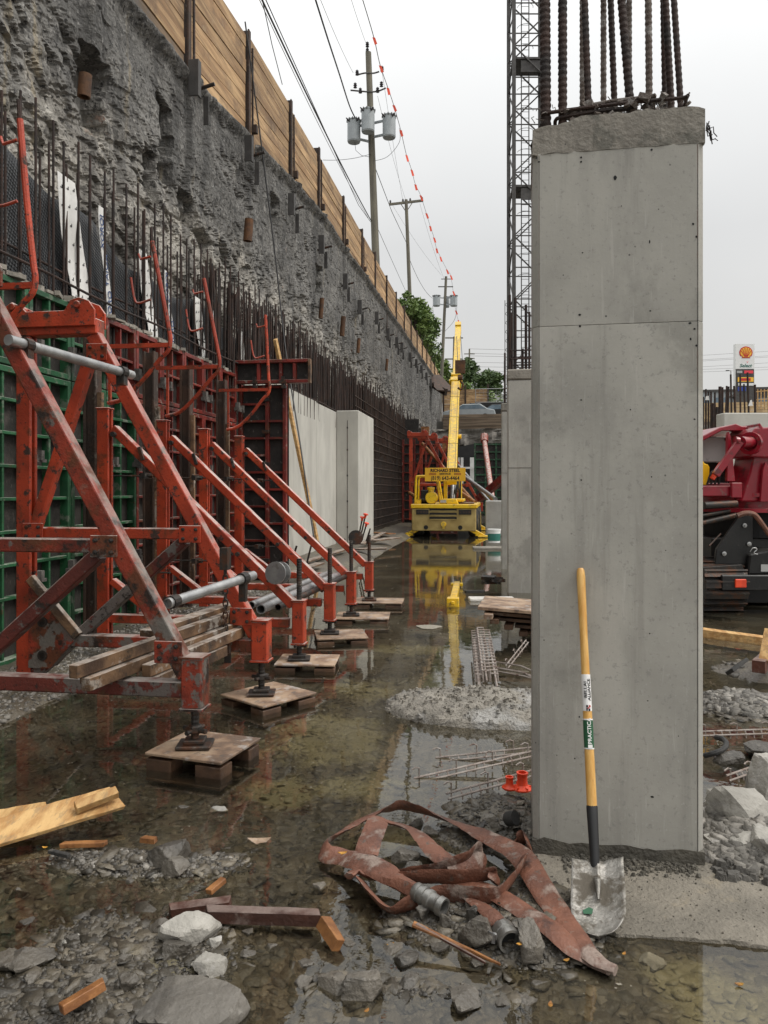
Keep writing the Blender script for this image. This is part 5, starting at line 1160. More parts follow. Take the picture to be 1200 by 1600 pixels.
for i in range(NXe+1): x = eb.v[i*(NZe+1)+NZe].x; eb.v += [Vector((x, 60.9, 6.25)), Vector((x, 60.9, -.3))]
for i in range(NXe): a, c = i*(NZe+1)+NZe, (i+1)*(NZe+1)+NZe; eb.f += [(a, c, k+2*i+2, k+2*i), (k+2*i, k+2*i+2, k+2*i+3, k+2*i+1)]
tag(eb.build('rock_face', M['soil'], base=(0,57,0)), 'rough excavated rock face at the far end of the pit', kind='structure')
rh = thing('timber_hoarding', 'short tan hoarding returning across the pit end beside the tip of the long one', 'fence', (-3.4, 66.9, 7))
for j in range(8): MB().box((-2.9, 66.95+random.uniform(-.02,.02), 7.2+.42*j), (4.0, .06, .405)).build('board', M['board'], rh)
for x in (-4.8, -2.9, -.95): MB().box((x, 66.86, 8.9), (.14,.12,3.7)).build('post', M['beam_dark'], rh)
sw = thing('steel_walkway', 'dark rusty steel canopy jutting out at the far end of the long hoarding', 'walkway', dp(688, 600, 57))
for k, (q0, q1, w_, h_) in enumerate((((674,586),(697,611),1.5,.10), ((676,600),(697,613),.2,.5), ((674,586),(676,602),.2,.25))):
    MB().bar(dp(q0[0],q0[1],57), dp(q1[0],q1[1],55), w_, h_).build('plate' if k == 0 else 'beam', M['beam_dark'], sw)
lag = thing('lagging_wall', 'weathered timber plank wall above the rock at the far end of the pit', 'retaining wall', (3, 60.5, 6))
za, zb = dp(750, 674, 60).z, dp(750, 646, 60).z
for i, (xa, xb) in enumerate(((-4.4, 1.0), (1.05, 4.15), (4.2, 9.4), (9.45, 14.6), (14.65, 20))):
    for j in range(6):
        b = MB(); b.box(((xa+xb)/2, 60.95+random.uniform(-.03,.03), za+(zb-za)*(j+.5)/6), (xb-xa, .10, (zb-za)/6-.02)); b.build('plank', M['lag'], lag)
    MB().box((xb+.02, 60.82, (za+zb)/2), (.2,.16,zb-za+.1)).build('soldier_post', M['beam_dark'], lag)
sf = thing('site_fence', 'black screened site fence with a white notice beyond the far plank wall', 'fence', (3, 63, 7.1))
z0 = 7.1; b = MB(); b.box((6, 66, z0+1.0), (17, .05, 1.9)); b.build('screen', M['screen'], sf)
b = MB()
for x in np.arange(-2, 15, 2.4): b.tube((x, 66.1, z0), (x, 66.1, z0+3.2), .035, 6)
for z in (2.0, 3.15): b.tube((-2, 66.1, z0+z), (14.5, 66.1, z0+z), .03, 5)
for x in np.arange(-2, 14.5, .35): b.tube((x, 66.12, z0+2.0), (x, 66.12, z0+3.15), .008, 4)
for z in np.arange(2.1, 3.1, .25): b.tube((-2, 66.12, z0+z), (14.5, 66.12, z0+z), .008, 4)
b.build('mesh_frame', M['chain_mesh'], sf)
P = dp(735.5, 636, 64); MB().box(P, (.5, .03, .42)).build('notice', M['white_paint'], sf)
for px, lb in ((739.5, 'thin orange marker post under the white notice'), (748.5, 'thin orange marker post beside the one under the white notice')):
    P = dp(px, 644, 63); b = MB(); b.lathe([(.20,0),(.20,.05),(.07,.06),(.06,.5),(.075,.52),(.075,.7),(.06,.72),(.055,1.15),(.02,1.2)], (P.x, P.y, 7.1), n=10); tag(b.build('marker_post', M['orange'], smooth=True), lb, 'marker post')
for k, (px, py, d, lb) in enumerate(((733, 647, 62.5, 'grey parked car just over the far plank wall under the white notice'), (778, 645, 62.6, 'dark parked car over the far plank wall beside the second column'))):
    P = dp(px, py, d); t = thing('parked_car', lb, 'car', (P.x, P.y, 7.1))
    prof = [(-2.1,.35),(-2.1,.75),(-1.9,.9),(-1.1,1.0),(-.5,1.42),(.9,1.45),(1.5,1.05),(2.05,.95),(2.15,.6),(2.1,.35)]
    b = MB(); b.prism([(P.x+x, P.y-.85, 7.1+z) for x, z in prof], (0,1.7,0)); b.build('body', M['transformer'] if k == 0 else M['black_paint'], t, bevel=.06, seg=2)
    b = MB(); b.prism([(P.x+x, P.y-.86, 7.1+z) for x, z in ((-1.0,1.02),(-.48,1.36),(.8,1.38),(1.35,1.04))], (0,1.72,0)); b.build('window', M['glass_blue'], t)
    for x in (-1.3, 1.3): b = MB(); b.lathe([(.2,0),(.32,.02),(.33,.1),(.32,.2)], (P.x+x, P.y-.9, 7.43), (0,1,0), 14); b.build('wheel', M['black_rubber'], t, smooth=True)
# things at the foot of the second column, far bank
P = dp(771, 800, 27); b = MB(); b.box((P.x+.15, P.y, .62), (.85,.8,1.24)); t = tag(b.build('concrete_block', M['concrete_grey'], bevel=.03), 'square concrete block standing beside the crane', 'concrete block')
P = gp(772, 851, .0); b = MB(); b.lathe([(.17,0),(.19,.36),(.20,.36),(.20,.40),(.18,.40),(.18,.37)], (P.x, P.y, .06), n=20); t = tag(b.build('paint_pail', M['white_paint'], smooth=True), 'white pail with a green band standing at the water edge near the second column', 'pail'); b = MB(); b.lathe([(.181,.06),(.190,.27)], (P.x, P.y, .06), n=20, caps=False); b.build('green_band', M['pail_green'], t, smooth=True)
b = MB(); b.box(gp(768, 856, .03), (1.0,.5,.05), .1); tag(b.build('slab_offcut', M['concrete_rough']), 'flat pale offcut under the white pail', 'slab')

# ------------------------------------------------------------------ columns behind the near one
def rear_column(px, d, zt, wid, label, bars):
    P = EYE + FW*d + RT*((px-600)/1200*d); P.z = 0
    t = thing('concrete_column', label, 'column', P, TH*0); X_, Y_ = P.x, P.y
    MB().box((X_+wid/2, Y_+wid/2, zt/2-.1), (wid, wid, zt+.2)).build('shaft', M['concrete'], t, bevel=.02)
    MB().box((X_+wid/2, Y_+wid/2, zt+.0875), (wid+.02, wid+.02, .165)).build('grout_cap', M['concrete_rough'], t, bevel=.02)
    for f, g_, h_, r_ in bars:
        MB().tube((X_+wid*f, Y_+wid*g_, zt), (X_+wid*f, Y_+wid*g_, zt+h_), r_, 7).build('starter_bar', M['rebar'], t)
    for z in (.14, .27): b = MB(); b.path([(X_+.05,Y_+.05,zt+.2+z),(X_+wid-.05,Y_+.05,zt+.2+z),(X_+wid-.05,Y_+wid-.05,zt+.2+z),(X_+.05,Y_+wid-.05,zt+.2+z),(X_+.05,Y_+.05,zt+.2+z)], .012, 5); b.build('stirrup', M['rebar'], t)
    MB().box((X_+wid/2, Y_-.002, 1.95), (wid, .004, .006)).build('form_seam', M['steel_dark'], t)
    return t
rear_column(793, 12.0, 3.32, .72, 'second grey concrete column just behind the near one, standing in the water', [(.05,.1,1.35,.02), (.17,.1,1.30,.022), (.33,.1,.5,.016), (.40,.2,1.2,.022), (.6,.2,1.25,.022), (.85,.1,1.2,.022), (.1,.5,.45,.014), (.1,.9,1.2,.02), (.5,.9,1.2,.02)])
rear_column(783.5, 15.6, 3.2, .7, 'third concrete column showing as a thin strip behind the second one', [(.1,.1,1.2,.02), (.3,.1,1.0,.02), (.1,.6,1.1,.02)])

# ------------------------------------------------------------------ lattice mast of the tower crane
d_ = 40; xl = (803-600)/1200*d_; P = EYE+FW*d_+RT*xl; S_ = 1.7
tm = thing('tower_crane_mast', 'dark steel lattice mast of a tower crane rising behind the near column', 'tower crane', (P.x, P.y, 0), TH)
TM = mat_of(tm)
def tl(x, y, z): return TM @ Vector((x, y, z))
ch = None; ht = 33
for x in (0, S_):
    for y in (0, S_):
        q = MB(); q.bar(tl(x,y,0), tl(x,y,ht), .20 if x == 0 and y == 0 else .15, .2, up=(1,0,0)); q.build('chord', M['plate'], tm)
br_ = {}
nb = 20
for k in range(nb):
    z0, z1 = ht*k/nb, ht*(k+1)/nb
    for (nm, A, Bq) in (('f', (0,0), (S_,0)), ('b', (0,S_), (S_,S_)), ('l', (0,0), (0,S_)), ('r', (S_,0), (S_,S_))):
        fl = k % 2; key = (nm, fl)
        if key not in br_:
            a, c = (A, Bq) if fl else (Bq, A)
            br_[key] = (MB().bar(tl(*a,z0), tl(*c,z1), .06, .06).build('brace', M['plate'], tm), z0)
        else: o, zz = br_[key]; part_copy(o, Matrix.Translation((0,0,z0-zz)), tm)
        key = (nm, 'h')
        if key not in br_: br_[key] = (MB().bar(tl(*A,z0+.01), tl(*Bq,z0+.01), .05, .05).build('strut', M['plate'], tm), z0)
        else: o, zz = br_[key]; part_copy(o, Matrix.Translation((0,0,z0-zz)), tm)
b = MB()
for x in (.55, .95): b.tube(tl(x,.9,0), tl(x,.9,ht), .03, 5)
for z in np.arange(.3, ht, .33): b.tube(tl(.55,.9,z), tl(.95,.9,z), .014, 4)
b.build('ladder', M['plate'], tm)
b = MB()
for z in np.arange(2, ht, 1.1): b.path([tl(.75+.42*math.cos(a), .9-.42*abs(math.sin(a)), z) for a in np.linspace(0, PI, 9)], .015, 4)
b.build('ladder_hoop', M['plate'], tm)
for z in (dp(803, 90, d_).z, dp(803, 260, d_).z-1): b = MB(); b.box(tl(S_/2, S_/2, z), (S_*.98, S_*.98, .10), TH); b.box(tl(S_*.6, .1, z-.4), (S_*.75,.06,.6), TH); b.build('platform', M['plate'], tm)
P = dp(793, 766, 150); aw = thing('antenna_mast', 'very thin lattice antenna mast far beyond the pit beside the crane mast', 'antenna', (P.x, P.y, 7)); zt = dp(793, 405, 150).z
b = MB()
for x, y in ((-.5,0),(.5,0),(0,.8)): b.tube((P.x+x,P.y+y,7), (P.x+x,P.y+y,zt-8), .07, 4)
b.tube((P.x,P.y,zt-8), (P.x,P.y,zt), .06, 4)
for k in range(36): z = 7+k*(zt-15)/36; s_ = 1 if k % 2 else -1; b.tube((P.x-.5*s_,P.y,z), (P.x+.5*s_,P.y,z+(zt-15)/36), .045, 4)
b.build('lattice', M['plate'], aw)

# ------------------------------------------------------------------ utility poles, transformers, wires, flags
def pole(px_top, py_top, px_b, py_b, d, r_, label, group=None):
    T = dp(px_top, py_top, d); Bt = dp(px_b, py_b, d); dirn = (T-Bt).normalized(); base = T - dirn*((T.z-7.0)/dirn.z)
    t = thing('utility_pole', label, 'utility pole', base, 0, group); b = MB(); b.path([base, base.lerp(T, .5), T], [r_*1.18, r_, r_*.8], 12); b.build('shaft', M['pole_wood'], t, smooth=True)
    return t, (lambda py: T.lerp(Bt, (py-py_top)/(py_b-py_top)))
def transformer(c, r_, h_, label, back, up_=1):
    t = thing('transformer', label, 'transformer', c-V(0,0,h_/2), 0, None); b = MB()
    b.lathe([(.001,0),(r_*.92,0),(r_*.94,.03),(r_,.05),(r_,h_*.93),(r_*1.06,h_*.93),(r_*1.06,h_*.97),(r_*.9,h_),(.001,h_*1.02)], c-V(0,0,h_/2), n=22, caps=False); b.build('tank', M['transformer'], t, smooth=True)
    b = MB()
    for a in np.linspace(0, 2*PI, 13)[:-1]: b.box(c+V(r_*1.07*math.cos(a), r_*1.07*math.sin(a), h_*.45), (.04,.04,.10))
    b.build('lid_clip', M['plate'], t)
    b = MB()
    for a in (-2.2, -.9): b.lathe([(.045,0),(.05,.05),(.03,.08),(.045,.11),(.03,.14),(.02,.2)], c+V(r_*1.0*math.cos(a), r_*1.0*math.sin(a), h_*.36), (math.cos(a), math.sin(a), .4), 8)
    b.build('bushing', M['porcelain'], t, smooth=True)
    b = MB()
    for z in (-.3, .32): b.bar(c+V(0,0,z*h_), Vector((back.x, back.y, c.z+z*h_)), .06, .10)
    b.build('mounting_arm', M['transformer'], t)
    return t
t1, f1 = pole(575.5, 82, 587, 400, 35, .165, 'tallest leaning wooden utility pole, carrying three grey transformers')
b = MB()
for py, hw in ((117, 15), (141, 24)):
    c = f1(py); w_ = hw/1200*35; d2 = RT*w_
    b.path(catmull([c-d2*1.25, c-d2*.5+V(0,0,-.05 if py > 130 else .08), c+V(0,-.15,-.15 if py > 130 else .0), c+d2*.5+V(0,0,-.05 if py > 130 else .08), c+d2*1.05+V(0,0,.1 if py > 130 else .15)], 4), .035, 6)
b.build('crossarm', M['plate'], t1, smooth=True)
b = MB()
for px, py in ((558,118),(597,112),(555,138),(596,136),(563,146),(590,145),(574,74),(574,84)): b.lathe([(.03,0),(.09,.03),(.04,.08),(.09,.12),(.04,.17),(.08,.2),(.03,.26)], dp(px,py,35), (0,0,1), 8)
b.build('insulator', M['porcelain'], t1, smooth=True)
for px, py, lb in ((553, 205, 'grey transformer can lowest and closest to the hoarding on the tallest pole'), (575, 189, 'grey transformer can in the middle of the three on the tallest pole'), (608, 198, 'grey transformer can on the street side of the tallest pole')):
    transformer(dp(px, py, 34.6 if px != 575 else 34.4), 10.3/1200*34.6, 1.02, lb, f1(py))
t2, f2 = pole(634.5, 312, 641, 480, 58, .15, 'utility pole with a single plain crossarm')
c = f2(317); b = MB(); b.bar(c-RT*1.30+V(0,0,-.12), c+RT*1.28+V(0,0,.18), .14, .16); b.bar(c-RT*.45, c+V(0,0,-.7), .05, .05); b.bar(c+RT*.45, c+V(0,0,-.7), .05, .05); b.build('crossarm', M['pole_wood'], t2)
b = MB()
for s_ in (-1.2, -.25, .3, 1.2): MB().lathe([(.06,0),(.08,.08),(.05,.2)], c+RT*s_+V(0,0,.12+.1*s_), n=8).build('insulator', M['porcelain'], t2, smooth=True)
t3, f3 = pole(697, 432, 690, 590, 72, .15, 'utility pole with two grey transformers above the raised boom')
c = f3(448); b = MB(); b.bar(c-RT*.7, c+RT*.7, .08, .08); c = f3(436); b.bar(c-RT*.45, c+RT*.5, .06, .06); b.build('crossarm', M['plate'], t3)
for px, lb in ((682, 'grey transformer can on the hoarding side of the pole above the boom'), (709, 'grey transformer can on the street side of the pole above the boom'), (698, 'small grey transformer can half hidden behind the pole above the boom')):
    transformer(dp(px, 470 if px != 698 else 472, 71.7 if px != 698 else 72.6), .34 if px != 698 else .26, 1.0, lb, f3(470))
t4, f4 = pole(709.5, 526, 708, 600, 95, .14, 'distant utility pole with two crossarms behind the tip of the boom')
b = MB()
for py in (528, 561): c = f4(py); b.bar(c-RT*1.1, c+RT*1.1, .12, .14)
b.build('crossarm', M['pole_wood'], t4)
t5, f5 = pole(733.5, 545, 733, 600, 130, .16, 'farthest utility pole above the trees beyond the pit')
b = MB()
for py in (553, 560, 568): c = f5(py); b.bar(c-RT*.9, c+RT*.9, .12, .14)
b.build('crossarm', M['pole_wood'], t5)
def wire(pts, r_, label, m='wire', sag=0.0):
    P = [Vector(p) for p in pts]
    if sag and len(P) == 2: P = [P[0].lerp(P[1], t)-V(0,0,4*sag*t*(1-t)) for t in np.linspace(0, 1, 17)]
    b = MB(); b.path(P, r_, 5); return tag(b.build('power_line', M[m], smooth=True), label, 'power line', None)
wl = 'overhead wire from the tallest pole towards the camera, '
wire([dp(405,-10,16), dp(580,345,35)], .022, 'thick black cable running down to the middle of the tallest pole', 'cable', .15)
wire([dp(411,-10,16), dp(560,320,34), dp(583,352,36)], .012, 'thin wire beside the thick black cable above the hoarding', 'cable', 0)
wire([dp(401,-10,16), dp(575,340,35)], .009, 'pale wire on the hoarding side of the thick black cable', 'wire', .2)
wire([dp(408,-8,16), dp(425,70,19), dp(441,132,22)], .011, 'short slack wire dropping behind the hoarding planks', 'cable')
wire(catmull([dp(490,-10,22), dp(512,60,25), dp(530,115,29), dp(546,165,33), dp(556,186,34.5)], 6), .028, 'black insulated cable dropping to the lowest transformer', 'cable')
wire([dp(497,-10,20), dp(552,114,35)], .008, 'thin wire reaching the lower crossarm of the tallest pole', 'wire', .1)
wire([dp(546,-10,23), dp(572,68,35)], .008, 'thin wire reaching the tip of the tallest pole', 'wire', .05)
wire([f1(240), dp(505,250,30)], .010, 'cross wire from the tallest pole over the hoarding', 'cable', .1)
wire([f1(250), dp(612,330,48), f2(384)], .018, 'black cable from the tallest pole down to the pole with the plain crossarm', 'cable')
wire([dp(597,112,35), dp(630,316,58)], .008, 'thin wire from the upper crossarm to the plain crossarm', 'wire', .2)
wire([dp(590,150,35), dp(634,312,58)], .008, 'thin wire from the lower crossarm to the plain crossarm', 'wire', .3)
wire([dp(588,352,35), dp(607,395,45), f2(470)], .012, 'slack wire along the top of the hoarding to the second pole', 'cable')
wire([f2(400), dp(676,466,71)], .016, 'black cable from the plain crossarm pole to the transformers above the boom', 'cable', .5)
wire([dp(656,318,58), dp(694,436,72)], .008, 'thin wire from the plain crossarm to the pole above the boom', 'wire', .3)
wire([dp(612,318,58), dp(690,430,72)], .008, 'second thin wire from the plain crossarm to the pole above the boom', 'wire', .3)
wire([f2(470), dp(690,545,74)], .012, 'low wire from the second pole past the bushes', 'cable', .3)
wire([dp(553,212,34.5), dp(556,235,34.6), dp(565,243,34.7), f1(246)], .010, 'looped lead under the transformers on the tallest pole', 'cable')
wire(catmull([dp(624,200,34.5), dp(624,222,34.6), dp(605,245,34.8), f1(252)], 6), .010, 'looped lead from the street side transformer to the tallest pole', 'cable')
wire(catmull([dp(676,478,71.6), dp(680,505,71.8), f3(518)], 6), .016, 'looped lead under the transformers above the boom', 'cable')
wire(catmull([dp(714,478,71.6), dp(710,500,71.8), f3(520)], 6), .016, 'looped lead on the street side above the boom', 'cable')
for k, (ya, yb) in enumerate(((545,553), (552,560), (556,562), (566,571), (573,575), (580,579))):
    wire([dp(733, ya, 130), dp(1100, yb+2, 150), dp(1215, yb-5 if k < 4 else yb-2, 160)], .03, ['topmost','second','third','fourth','fifth','lowest'][k]+' of the distant parallel wires crossing behind the columns')
# orange pennants on a line
fl = thing('pennant_line', 'long line of small orange pennants sagging from above the tallest pole down to the boom', 'pennant line', dp(600,120,30))
FP = [(565,-6,18), (584,58,20.5), (594,102,23), (606,137,25.5), (615,164,28), (626,203,31), (635,242,34), (643,265,37), (649,288,40), (657,305,43), (666,333,46), (672,353,49), (678,371,52), (682,388,55), (688,401,58), (698,421,61), (704,430,64), (708,455,68), (712,485,72), (716,500,76)]
pts = [dp(*q) for q in FP]; MB().path(catmull(pts, 4), .012, 4).build('cord', M['wire'], fl, smooth=True)
random.seed(3)
for q, p in zip(FP[1:], pts[1:]):
    s_ = q[2]/1200; hgt = float(np.interp(q[2], [20, 45, 76], [12.5, 9, 6.5]))*s_; w_ = hgt*.36; tw = random.uniform(-.4,.4)
    b = MB(); e1 = RT*math.cos(tw)+FW*math.sin(tw); dr = random.uniform(.1,.6)
    b.prism([p-e1*w_*.5, p+e1*w_*.5+V(0,0,-.02), p+e1*w_*(.9+dr)+V(0,0,-hgt*.9), p+e1*w_*(dr)+V(0,0,-hgt)], (e1.y*.006, -e1.x*.006, 0)); b.build('pennant', M['orange_flag'], fl)

# ------------------------------------------------------------------ trees beyond the hoarding and the far end
def tree(c, rx, rz, n, leaf, m, label, group=None, zg=7.0, seed=1, cat='tree'):
    rnd = random.Random(seed); c = Vector(c); t = thing('tree', label, cat, (c.x, c.y, zg), 0, group)
    b = MB(); top = c+V(0,0,rz*.3); b.path([(c.x+.1,c.y,zg), (c.x-.05,c.y+.1,(zg+c.z)/2), top], [rx*.09+.05, rx*.07+.04, .03], 8)
    cl_ = []
    for k in range(15):
        a = rnd.uniform(0, 2*PI); el = rnd.uniform(-.6, 1.3); q = c+V(rx*.72*math.cos(a)*math.cos(el)*rnd.uniform(.5,1.15), rx*.72*math.sin(a)*math.cos(el)*rnd.uniform(.5,1.1), rz*.75*math.sin(el)*rnd.uniform(.6,1.2)); cl_.append((q, rx*rnd.uniform(.20,.42)))
        st = Vector((c.x, c.y, zg+(c.z-zg)*rnd.uniform(.5,.95))); b.path([st, st.lerp(q, .5)+V(0,0,.15*rx), q], [rx*.03+.02, .03, .012], 5)
    b.build('trunk', M['bark'], t, smooth=True)
    lv = MB()
    for k in range(n):
        q, r_ = rnd.choice(cl_); d_ = Vector((rnd.gauss(0,1), rnd.gauss(0,1), rnd.gauss(0,.8))); d_ = d_.normalized()*r_*rnd.random()**.4*1.15
        p = q+d_; a = Vector((rnd.gauss(0,1), rnd.gauss(0,1), rnd.gauss(0,.7))).normalized(); u_ = a.cross(Vector((rnd.gauss(0,1), rnd.gauss(0,1), rnd.gauss(0,1)))).normalized(); s_ = leaf*rnd.uniform(.6,1.4)
        lv.add([p-a*s_, p+u_*s_*.45, p+a*s_, p-u_*s_*.45], [(0,1,2,3)])
    lv.build('crown', m, t)
    return t
tg = 'trees beyond the hoarding'
tree(dp(649,508,57), 1.6, 1.8, 3000, .17, M['leaf'], 'light green leafy tree at the foot of the plain crossarm pole behind the hoarding', tg, seed=2)
tree(dp(660,534,62), 1.8, 2.3, 3000, .18, M['leaf'], 'green tree between the plain crossarm pole and the transformers pole', tg, seed=3)
tree(dp(632,478,55), 1.0, 1.2, 900, .14, M['leaf'], 'small bush poking over the hoarding beside the second pole', tg, seed=9)
tree(dp(668,560,68), 1.4, 1.8, 1600, .18, M['leaf_dark'], 'dark narrow tree just over the end of the hoarding', tg, seed=4)
tree(dp(688,585,80), 2.0, 2.4, 2200, .2, M['leaf'], 'pale green tree behind the lower part of the boom', tg, seed=5)
tree(dp(732,598,95), 2.6, 2.8, 3200, .22, M['leaf_dark'], 'dark green tree just beside the boom beyond the far plank wall', tg, seed=6)
tree(dp(762,604,92), 2.4, 2.0, 2800, .22, M['leaf_dark'], 'low dark green tree in front of the blue grey building', tg, seed=7)
tree(dp(722,622,88), 2.2, 1.5, 2400, .2, M['leaf'], 'lighter bush at the foot of the dark tree beside the boom', tg, seed=8)
tree(dp(750,626,87), 2.4, 1.3, 2200, .2, M['leaf'], 'low bushy tree behind the site fence', tg, seed=10)
P = dp(772, 640, 115); bd_ = thing('office_building', 'pale blue grey glazed building beyond the trees and the site fence', 'building', (P.x, P.y, 7.1))
zt = dp(772, 615, 115).z; MB().box((P.x+3, P.y+5, (7.1+zt)/2), (9.2, 9, zt-7.1)).build('wall', M['grey_panel'], bd_)
for i in range(5):
    for j in range(2): MB().box((P.x-.6+1.75*i, P.y+.47, 7.9+1.7*j), (1.45,.1,1.3)).build('window', M['glass_blue'], bd_)
# ------------------------------------------------------------------ stones on the pit floor
def scatter(name, n, area, smin, smax, label, m, seed, flat=.35, keep=None, pw=2.2):
    rg = np.random.default_rng(seed); S = 6; V_ = []; made = 0
    # area: picture-independent trapezoid, as (y0, y1, half width function)
    tot_v = []; 
    while made < n:
        y = area[0] + (area[1]-area[0])*rg.random()**1.25
        x = area[2](y) + (area[3](y)-area[2](y))*rg.random()
        if keep and rg.random() > keep(x, y): continue
        s_ = smin + (smax-smin)*rg.random()**pw
        z = gz(x, y); a0 = rg.random()*6.28; an = np.sort(rg.random(S)*.92 + np.arange(S))/S*6.283
        rr = s_*(.55+.6*rg.random(S)); el = .5+.5*rg.random()
        px_ = rr*np.cos(an); py_ = rr*np.sin(an)*el; ca, sa = math.cos(a0), math.sin(a0)
        X = px_*ca-py_*sa; Y = px_*sa+py_*ca; h_ = s_*flat*(.5+.9*rg.random()); tx, ty = rg.normal(0,.16), rg.normal(0,.16)
        k = .80+.12*rg.random(); jz = rg.normal(0, .10, S)*h_; ox, oy = rg.normal(0,.1)*s_, rg.normal(0,.1)*s_
        bot = np.stack([x+X, y+Y, z - .35*h_ + (X*tx+Y*ty)], 1)
        top = np.stack([x+X*k+ox, y+Y*k+oy, z + .65*h_ + jz + (X*tx+Y*ty)*1.0], 1)
        tot_v.append(bot); tot_v.append(top); made += 1
    vv = np.concatenate(tot_v).astype(np.float32); N_ = made
    me = bpy.data.meshes.new(name); me.vertices.add(len(vv)); me.vertices.foreach_set('co', vv.ravel())
    base = (np.arange(N_)*2*S)[:, None]
    top_f = base + S + np.arange(S)[None, :]
    i = np.arange(S); j = (i+1) % S
    side = np.stack([i, j, S+j, S+i], 1).ravel()[None, :] + base
    loops = np.concatenate([top_f, side], 1).ravel()
    lens = np.tile(np.array([S]+[4]*S), N_); starts = np.concatenate([[0], np.cumsum(lens)[:-1]])
    me.loops.add(len(loops)); me.loops.foreach_set('vertex_index', loops.astype(np.int32))
    me.polygons.add(len(lens)); me.polygons.foreach_set('loop_start', starts.astype(np.int32)); me.polygons.foreach_set('loop_total', lens.astype(np.int32))
    me.update(calc_edges=True); me.validate()
    at = me.attributes.new('tone', 'FLOAT', 'FACE'); at.data.foreach_set('value', np.repeat(rg.random(N_), S+1).astype(np.float32))
    me.materials.append(m); o = bpy.data.objects.new(name, me); COL.objects.link(o)
    return tag(o, label, kind='stuff')
def tone_mat(m):
    nt = m.node_tree; bs = nt.nodes['Principled BSDF']; src = bs.inputs['Base Color'].links[0].from_socket
    at = nt.nodes.new('ShaderNodeAttribute'); at.attribute_name = 'tone'; hs = nt.nodes.new('ShaderNodeHueSaturation'); mr = nt.nodes.new('ShaderNodeMapRange'); mr.inputs[3].default_value = .42; mr.inputs[4].default_value = 1.5
    nt.links.new(at.outputs['Fac'], mr.inputs[0]); nt.links.new(mr.outputs[0], hs.inputs['Value']); nt.links.new(src, hs.inputs['Color']); nt.links.new(hs.outputs[0], bs.inputs['Base Color']); return m
M['slate_chip'] = tone_mat(mat('wet_slate_chips', (.122, .104, .077), (.058, .050, .038), 3, .38, rv=0, coord='World', bump=.4, bscale=60, spots=[((.19, .165, .115), 7, .58, .68, .5), ((.05, .046, .042), 20, .58, .66, .6)]))
M['grit'] = tone_mat(mat('dark_wet_grit', (.085, .074, .058), (.055, .049, .041), 8, .5, rv=0, coord='World'))
M['crush'] = tone_mat(mat('pale_crushed_stone', (.235, .217, .19), (.14, .129, .112), 8, .7, rv=0, coord='World', bump=.4, bscale=80))
lx = lambda y: max(-3.3, -.72*y-.25); rx = lambda y: .44*y+.1
scatter('slate_chips', 15000, (1.75, 6.4, lx, rx), .010, .058, 'flat wet slate chips covering the pit floor', M['slate_chip'], 1, .20, None, 1.8)
scatter('slate_chips', 2600, (5.6, 11.5, lambda y: -3.2, lambda y: .3*y), .02, .08, 'flat slate pieces under the water farther from the camera', M['slate_chip'], 4, .3)
def dry(x, y): return 1.0 if gz(x, y) > -.012 else .02
scatter('grit', 12000, (1.75, 4.4, lx, lambda y: .5*y+.2), .004, .017, 'small dark grit on the ground that stands above the water', M['grit'], 2, .55, dry, 1.6)
def pile(x, y): return 1.0 if gz(x, y) > .02 else 0
scatter('crushed_stone', 6500, (3.0, 6.8, lambda y: .15*y, lambda y: .56*y+.5), .008, .05, 'pale crushed stone heaped beside the near column', M['crush'], 3, .6, lambda x, y: (1 if gz(x, y) > .02 and (x*math.cos(TH)+y*math.sin(TH)) > .36*(y*math.cos(TH)-x*math.sin(TH)) else 0), 2.0)
scatter('gravel', 5000, (4.2, 12, lambda y: -4.2, lambda y: -3.28), .008, .035, 'pale gravel along the foot of the formwork', M['crush'], 6, .5)
def ash(px, py, rx_, ry_):
    c = gp(px, py); return lambda x, y: 1 if ((x-c.x)/rx_)**2+((y-c.y)/ry_)**2 < 1+.7*noise.noise(Vector((x*6, y*6, 0))) else 0
c = gp(190,1345); scatter('ash_flakes', 1500, (c.y-.45, c.y+.5, lambda y: c.x-.75, lambda y: c.x+.75), .004, .02, 'pale ash and chalky crumbs on the stones by the pine boards', M['crush'], 8, .5, lambda x, y: ash(190,1345,.52,.2)(x, y) or ash(285,1308,.2,.1)(x, y))

# ------------------------------------------------------------------ footing slab round the near column
edge = [(836,1333), (842,1362), (870,1392), (893,1416), (925,1440), (965,1449), (1010,1452), (1060,1456), (1120,1460), (1210,1468)]
P = [gp(x, y, .035) for x, y in edge]; far = [gp(1330,1470,.035), gp(1290,1285,.035), gp(1110,1278,.035), gp(1000,1268,.035), gp(850,1300,.035)]
poly = P + far
cx_ = sum((p.x for p in poly))/len(poly); cy_ = sum((p.y for p in poly))/len(poly)
b = MB(); NXs, NYs = 90, 70; x0, x1 = min(p.x for p in poly), max(p.x for p in poly); y0, y1 = min(p.y for p in poly), max(p.y for p in poly)
def inside(x, y):
    c = False; n_ = len(poly); j = n_-1
    for i in range(n_):
        a, q = poly[i], poly[j]
        if (a.y > y) != (q.y > y) and x < (q.x-a.x)*(y-a.y)/(q.y-a.y)+a.x: c = not c
        j = i
    return c
def edist(x, y):
    best = 9
    for i in range(len(poly)-1):
        a, q = poly[i], poly[i+1]; ab = V(q.x-a.x, q.y-a.y, 0); t = max(0, min(1, ((x-a.x)*ab.x+(y-a.y)*ab.y)/max(ab.length_squared, 1e-9))); best = min(best, math.hypot(x-a.x-ab.x*t, y-a.y-ab.y*t))
    return best
